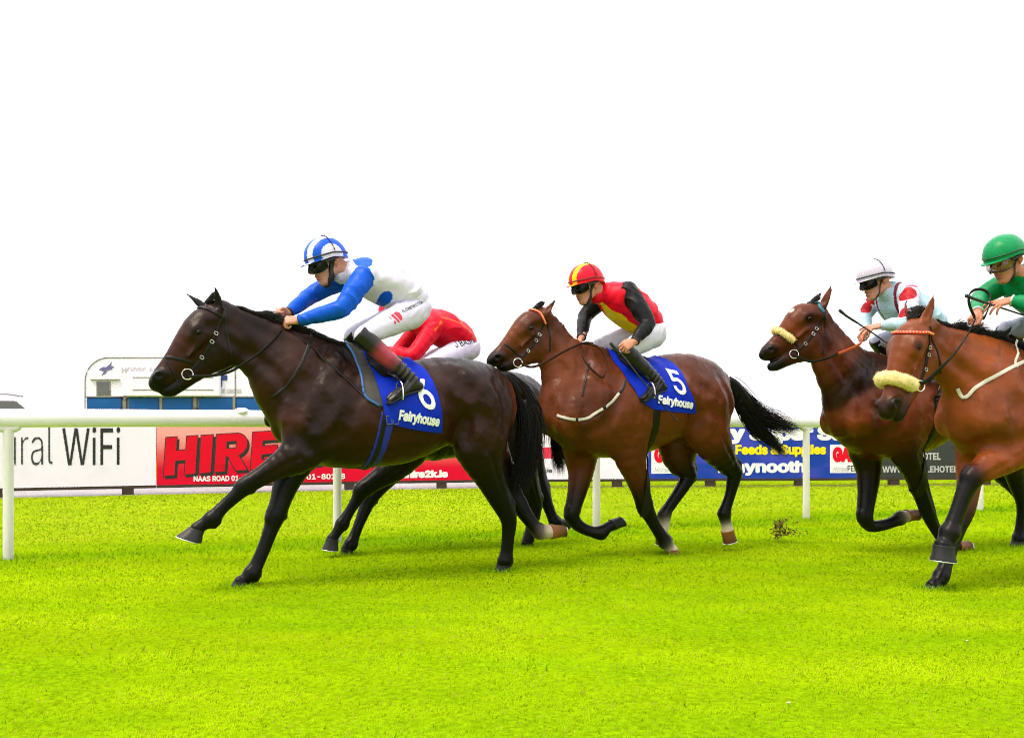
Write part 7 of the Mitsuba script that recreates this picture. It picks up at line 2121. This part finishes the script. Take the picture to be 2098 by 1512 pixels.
# ------------------------------------------------------------------ grass
scene["blade"] = {"type": "twosided", "bsdf": {"type": "diffuse", "reflectance": VC}}
rg = np.random.default_rng(4)
GV, GC, CW = [], [], []
for y0, y1, dens, wid, hs in ((1.9, 4.0, 9000, 0.0021, 1.0), (4.0, 6.0, 6500, 0.0026, 1.0), (6.0, 8.5, 4200, 0.0036, 1.0), (8.5, 12.0, 2400, 0.0055, 1.05), (12.0, 18.0, 1100, 0.0085, 1.1)):
    half = 0.60 * y1 + 1.3
    N = int(dens * 2 * half * (y1 - y0))
    x, y = rg.uniform(-half, half, N), rg.uniform(y0, y1, N)
    u = np.interp(x, LINE[:, 0], LU)
    bx, _, bn = along(u)
    side = np.einsum("ij,ij->i", np.stack([x, y], -1) - bx, bn)
    ok = (np.abs(x) < 0.60 * y + 1.3) & (side > np.where(x < -0.4, 0.06, -1.2)) & (~((np.abs(side + 0.02) < 0.10) & (x > -0.4)))
    x, y = x[ok], y[ok]
    N = len(x)
    rd = (x - R0[0]) * RD[1] - (y - R0[1]) * RD[0]          # metres in front of the rail
    p3 = np.stack([x, y, x * 0], -1)
    n1 = meshkit.fbm(p3 * np.array([0.9, 2.2, 1]), 3, 2)
    n2 = meshkit.fbm(p3 * np.array([4.0, 7.0, 1]), 2, 9)
    n3 = meshkit.fbm(p3 * np.array([0.35, 1.1, 1]), 2, 17)
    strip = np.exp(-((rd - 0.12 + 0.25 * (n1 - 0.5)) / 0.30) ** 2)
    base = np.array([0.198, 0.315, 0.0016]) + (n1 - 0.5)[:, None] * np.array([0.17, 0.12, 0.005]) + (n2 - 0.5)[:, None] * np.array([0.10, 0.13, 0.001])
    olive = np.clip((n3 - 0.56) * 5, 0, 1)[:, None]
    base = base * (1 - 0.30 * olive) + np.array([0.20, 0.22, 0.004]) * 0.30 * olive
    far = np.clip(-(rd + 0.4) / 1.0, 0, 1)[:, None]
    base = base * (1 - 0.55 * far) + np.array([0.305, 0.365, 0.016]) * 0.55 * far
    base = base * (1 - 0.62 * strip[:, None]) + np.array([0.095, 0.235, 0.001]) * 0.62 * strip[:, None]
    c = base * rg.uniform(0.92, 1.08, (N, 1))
    dry = rg.uniform(0, 1, N) < 0.022
    c[dry] = np.array([0.28, 0.21, 0.05]) * rg.uniform(0.7, 1.1, (dry.sum(), 1))
    h = rg.uniform(0.009, 0.019, N) * (0.7 + 0.7 * n2) * (1 + 1.2 * strip) * hs
    a = rg.uniform(0, 2 * np.pi, N)
    lean = rg.uniform(0.2, 1.2, N) * h
    b = rg.uniform(-0.9, 0.9, N)
    w = wid * rg.uniform(0.7, 1.3, N)
    o = np.stack([np.cos(b) * w, np.sin(b) * w, np.zeros(N)], -1)
    p0 = np.stack([x, y, np.full(N, -0.003)], -1)
    tip = p0 + np.stack([np.cos(a) * lean + 0.25 * h, np.sin(a) * lean, h], -1)
    GV.append(np.stack([p0 - o, p0 + o, tip], 1).reshape(-1, 3))
    GC.append(np.repeat(np.clip(c, 0.002, 0.9), 3, 0))
for hd in HORSES.values():                                   # longer blades about the hooves that are on the ground
    for cor, toe, heel in hd["hooves"].values():
        if min(toe[2], heel[2]) > 0.035:
            continue
        c0 = Frame(*hd["pos"]).w(np.array([(np.array(toe[:3]) + np.array(heel[:3])) / 2]))[0]
        N = 420
        a, r_ = rg.uniform(0, 2 * np.pi, N), np.abs(rg.normal(0.095, 0.04, N))
        p0 = np.stack([c0[0] + np.cos(a) * r_, c0[1] + np.sin(a) * r_, np.full(N, -0.003)], -1)
        h = rg.uniform(0.018, 0.042, N)
        b = rg.uniform(-0.9, 0.9, N)
        o = np.stack([np.cos(b), np.sin(b), np.zeros(N)], -1) * rg.uniform(0.0018, 0.0034, (N, 1))
        tip = p0 + np.stack([rg.normal(0, 0.5, N) * h, rg.normal(0, 0.5, N) * h, h], -1)
        GV.append(np.stack([p0 - o, p0 + o, tip], 1).reshape(-1, 3))
        GC.append(np.repeat(np.array([0.15, 0.28, 0.002]) * rg.uniform(0.7, 1.15, (N, 1)), 3, 0))
GV, GC = np.vstack(GV), np.vstack(GC)
up3 = np.repeat(np.array([0, 0, 1.0]) + rg.normal(0, 0.16, (len(GV) // 3, 3)) * np.array([1, 1, 0]), 3, 0)
up3 /= np.linalg.norm(up3, axis=1, keepdims=True)
scene["grass"] = {"type": "ply", "filename": meshkit.write_ply((GV, np.arange(len(GV)).reshape(-1, 3)), False, None, GC, normals=up3), "face_normals": False, "bsdf": {"type": "ref", "id": "blade"}}
labels["grass"] = {"label": "short lime green racecourse grass", "category": "grass", "kind": "stuff"}

# a clod of turf kicked up behind number five, and flower heads in the grass
rg = np.random.default_rng(8)
bits, cc = [], []
for q in range(260):
    s = trimesh.creation.icosphere(1, 1.0)
    s.vertices *= rg.uniform(0.002, 0.008) * (1 + rg.normal(0, 0.25, (len(s.vertices), 1)))
    s.vertices *= rg.uniform(0.6, 1.6, 3)
    a = rg.uniform() < 0.55
    c0 = np.array([2.46 + rg.normal(0, 0.025) - 0.02, 8.5 + rg.normal(0, 0.05), 0.10 + rg.uniform(-0.07, 0.12)]) if a else np.array([2.52 + rg.normal(0, 0.06), 8.5 + rg.normal(0, 0.08), 0.06 + abs(rg.normal(0, 0.06))])
    c0[0] -= (c0[2] - 0.1) * -0.25
    s.apply_translation(c0)
    bits.append(s)
    cc.append(np.tile(np.array([[0.07, 0.040, 0.014], [0.22, 0.15, 0.05], [0.24, 0.21, 0.04]][rg.integers(0, 3)]) * rg.uniform(0.6, 1.3), (len(s.vertices), 1)))
add("flying_turf", cat(bits), "blade", smooth=True, color=np.vstack(cc), label="brown clod of turf and soil thrown up behind horse number five", category="turf clod", kind="stuff")
for (px, py, s, lab) in ((1.027, 3.445, 0.0055, "small pale pink flower head in the grass, nearest the camera"), (2.18, 4.443, 0.004, "tiny white flower head in the grass at the right")):
    fk = thing("flower", lab, "flower")
    pet = []
    for q in range(7):
        e = trimesh.creation.icosphere(1, s * 0.75)
        e.vertices *= [1, 0.6, 0.35]
        e.apply_translation([s * 0.8, 0, 0])
        e.apply_transform(trimesh.transformations.rotation_matrix(q * 0.9, [0, 0, 1]))
        pet.append(e)
    m = cat(pet)
    m.apply_translation([px, py, 0.030])
    add("petals", m, "flower_pink" if s > 0.005 else "ink_white", fk, smooth=True)
    add("stem", tube(np.array([[px, py, 0.0], [px + 0.002, py, 0.015], [px, py, 0.030]]), 0.0012, 5), "stem_green", fk)
mat("flower_pink", base_color=rgb(0.55, 0.36, 0.34), roughness=0.7)
mat("stem_green", base_color=rgb(0.08, 0.2, 0.01), roughness=0.7)
# ------------------------------------------------------------------ the field
mat("whip_black", base_color=rgb(0.012, 0.012, 0.014), roughness=0.4)
HLAB = dict(h1="dark brown leading horse with blue number 6 cloth, front leg stretched out",
            h2="almost black horse mostly hidden behind the leading horse",
            h3="bay horse in the middle with blue number 5 cloth",
            h4="bay horse with teal browband, white star and open mouth",
            h5="bright bay horse at the right edge with thick cream noseband")
JLAB = dict(j1="person in blue and white spotted silks riding the leading dark horse",
            j2="person in plain red silks crouching behind the leading rider",
            j3="person in red, yellow and black silks riding the number 5 horse",
            j4="person in pale blue silks and white helmet, hand outstretched with whip",
            j5="person in all green silks and green helmet at the right edge")


def run(i):
    h, j = f"h{i}", f"j{i}"
    H = build_horse(h, "horse", HLAB[h])
    Rd = build_rider(j, h, JLAB[j], LOOKS[j])
    saddlery(h, H, Rd["R"])
    return H, Rd


FIELD = {i: run(i) for i in (1, 2, 3, 4, 5)}
H = {i: FIELD[i][0] for i in FIELD}
mane(H[1], H[1]["key"], 7000, [.07, .11, .13, .12, .10, .08], 1.2, 0.9, 0.15, 3, t1=0.95, col=(0.013, 0.012, 0.0125))
forelock(H[1], H[1]["key"], 900, .065, 4, up=.2, col=(0.011, 0.0105, 0.011))
mane(H[2], H[2]["key"], 900, [.07, .09, .09, .08], 0.5, 0.9, -0.3, 3)
mane(H[3], H[3]["key"], 1800, [.05, .06, .07, .08, .08], 0.55, 0.8, -0.6, 3)
forelock(H[3], H[3]["key"], 600, .06, 4, up=.2)
mane(H[4], H[4]["key"], 1500, [.06, .08, .09, .09, .09], 0.4, 0.8, -0.4, 3)
forelock(H[4], H[4]["key"], 600, .07, 4, up=.2)
mane(H[5], H[5]["key"], 4200, [.07, .10, .14, .15, .13, .12, .12, .10], 1.0, 0.30, -0.05, 3, t1=0.95, bump=lambda t, r: 0.65 + 0.5 * np.abs(np.sin(t * 19)) ** 1.5)
forelock(H[5], H[5]["key"], 800, .085, 4, up=.3)
fleece(H[4], H[4]["key"], FLEECE["h4"], .024)
fleece(H[5], H[5]["key"], FLEECE["h5"], .042)

# print on the leading rider's breeches and the one behind
W = {i: FIELD[i][1] for i in FIELD}
b1 = W[1]
hip, kn = b1["R"]["hip_n"], b1["R"]["kn_n"]
ax1 = unit(hip - kn)                                 # towards the hip: to the right as one reads
rt = unit(np.array([ax1[0], 0, ax1[2]]))
rt = rt if rt[0] < 0 else -rt
upv = np.cross(SIDE, rt) * -1
upv = upv if upv[2] > 0 else -upv


def on_cloth(W, mesh, anchor, right, up, m, name="print", off=0.0035, parent=None):
    v = np.asarray(mesh.vertices)
    g = conform(W["BP"], mesh, anchor, right, up, SIDE, off=off, cell=0.01, extra=W["bw"])
    return add(name, W["F"].mesh(g), m, parent or W["bkey"])


def flatmesh(polys):
    return cat([trimesh.creation.extrude_polygon(shapely.Polygon(p), 0.001, engine="earcut") for p in polys])


base = hip * 0.52 + kn * 0.48 + UP * 0.012
s = 0.062
KL = flatmesh([[(0.0, 0.85 * s), (0.26 * s, 0.6 * s), (0.02 * s, 1.05 * s)], [(0.30 * s, 1.1 * s), (0.62 * s, 1.15 * s), (0.95 * s, 0.05 * s), (0.78 * s, 0.0)], [(0.22 * s, 0.0), (0.34 * s, 0.5 * s), (0.52 * s, 0.12 * s)],
               [(0.74 * s, 1.17 * s), (1.15 * s, 1.2 * s), (1.42 * s, 0.95 * s), (1.46 * s, 0.5 * s), (1.36 * s, 0.16 * s), (1.12 * s, 0.08 * s)]])
on_cloth(b1, KL, base - UP * 0.035, rt, upv, "print_red")
on_cloth(b1, text2d("KLCONSTRUCTION", 0.020, 0.185, 1), base + rt * 0.098 + upv * 0.018, rt, upv, "print_black")
b2 = W[2]
hip2, kn2 = b2["R"]["hip_n"], b2["R"]["kn_n"]
rt2 = unit(np.array([-1.0, 0, 0.28]))
up2 = unit(np.array([0.28, 0, 1.0]))
on_cloth(b2, text2d("J BASHK", 0.052, 0.24, 1), hip2 * 0.75 + kn2 * 0.25 + UP * 0.045 + FWD * 0.02, rt2, up2, "print_black")
# whips
WL = dict(j3="black riding whip held low by the rider in red and black", j4="black riding whip under the outstretched hand in pale blue", j5="black riding whip held by the rider in green")
for j, pts in WHIPS.items():
    F = Frame(*HORSES["h" + j[1]]["pos"])
    wk = thing("riding_whip", WL[j], "whip")
    p = resample(spline(np.array(pts, float), 5), 26)
    add("shaft", F.mesh(tube(p[6:], np.linspace(0.0062, 0.0045, 20), 8)), "whip_black", wk, smooth=True)
    add("handle", F.mesh(tube(p[:8], np.array([0.0125, 0.0125, 0.0095, 0.0095, 0.0095, 0.0095, 0.0090, 0.0085]), 10)), "whip_black", wk, smooth=True)
    e = p[-1] + (p[-1] - p[-2]) * 0.2
    add("flap", F.mesh(tube(np.array([p[-3], p[-1], e]), [0.007, 0.0085, 0.006], 8, flat=(0.35, np.array([0, 1.0, 0])))), "whip_black", wk, smooth=True)
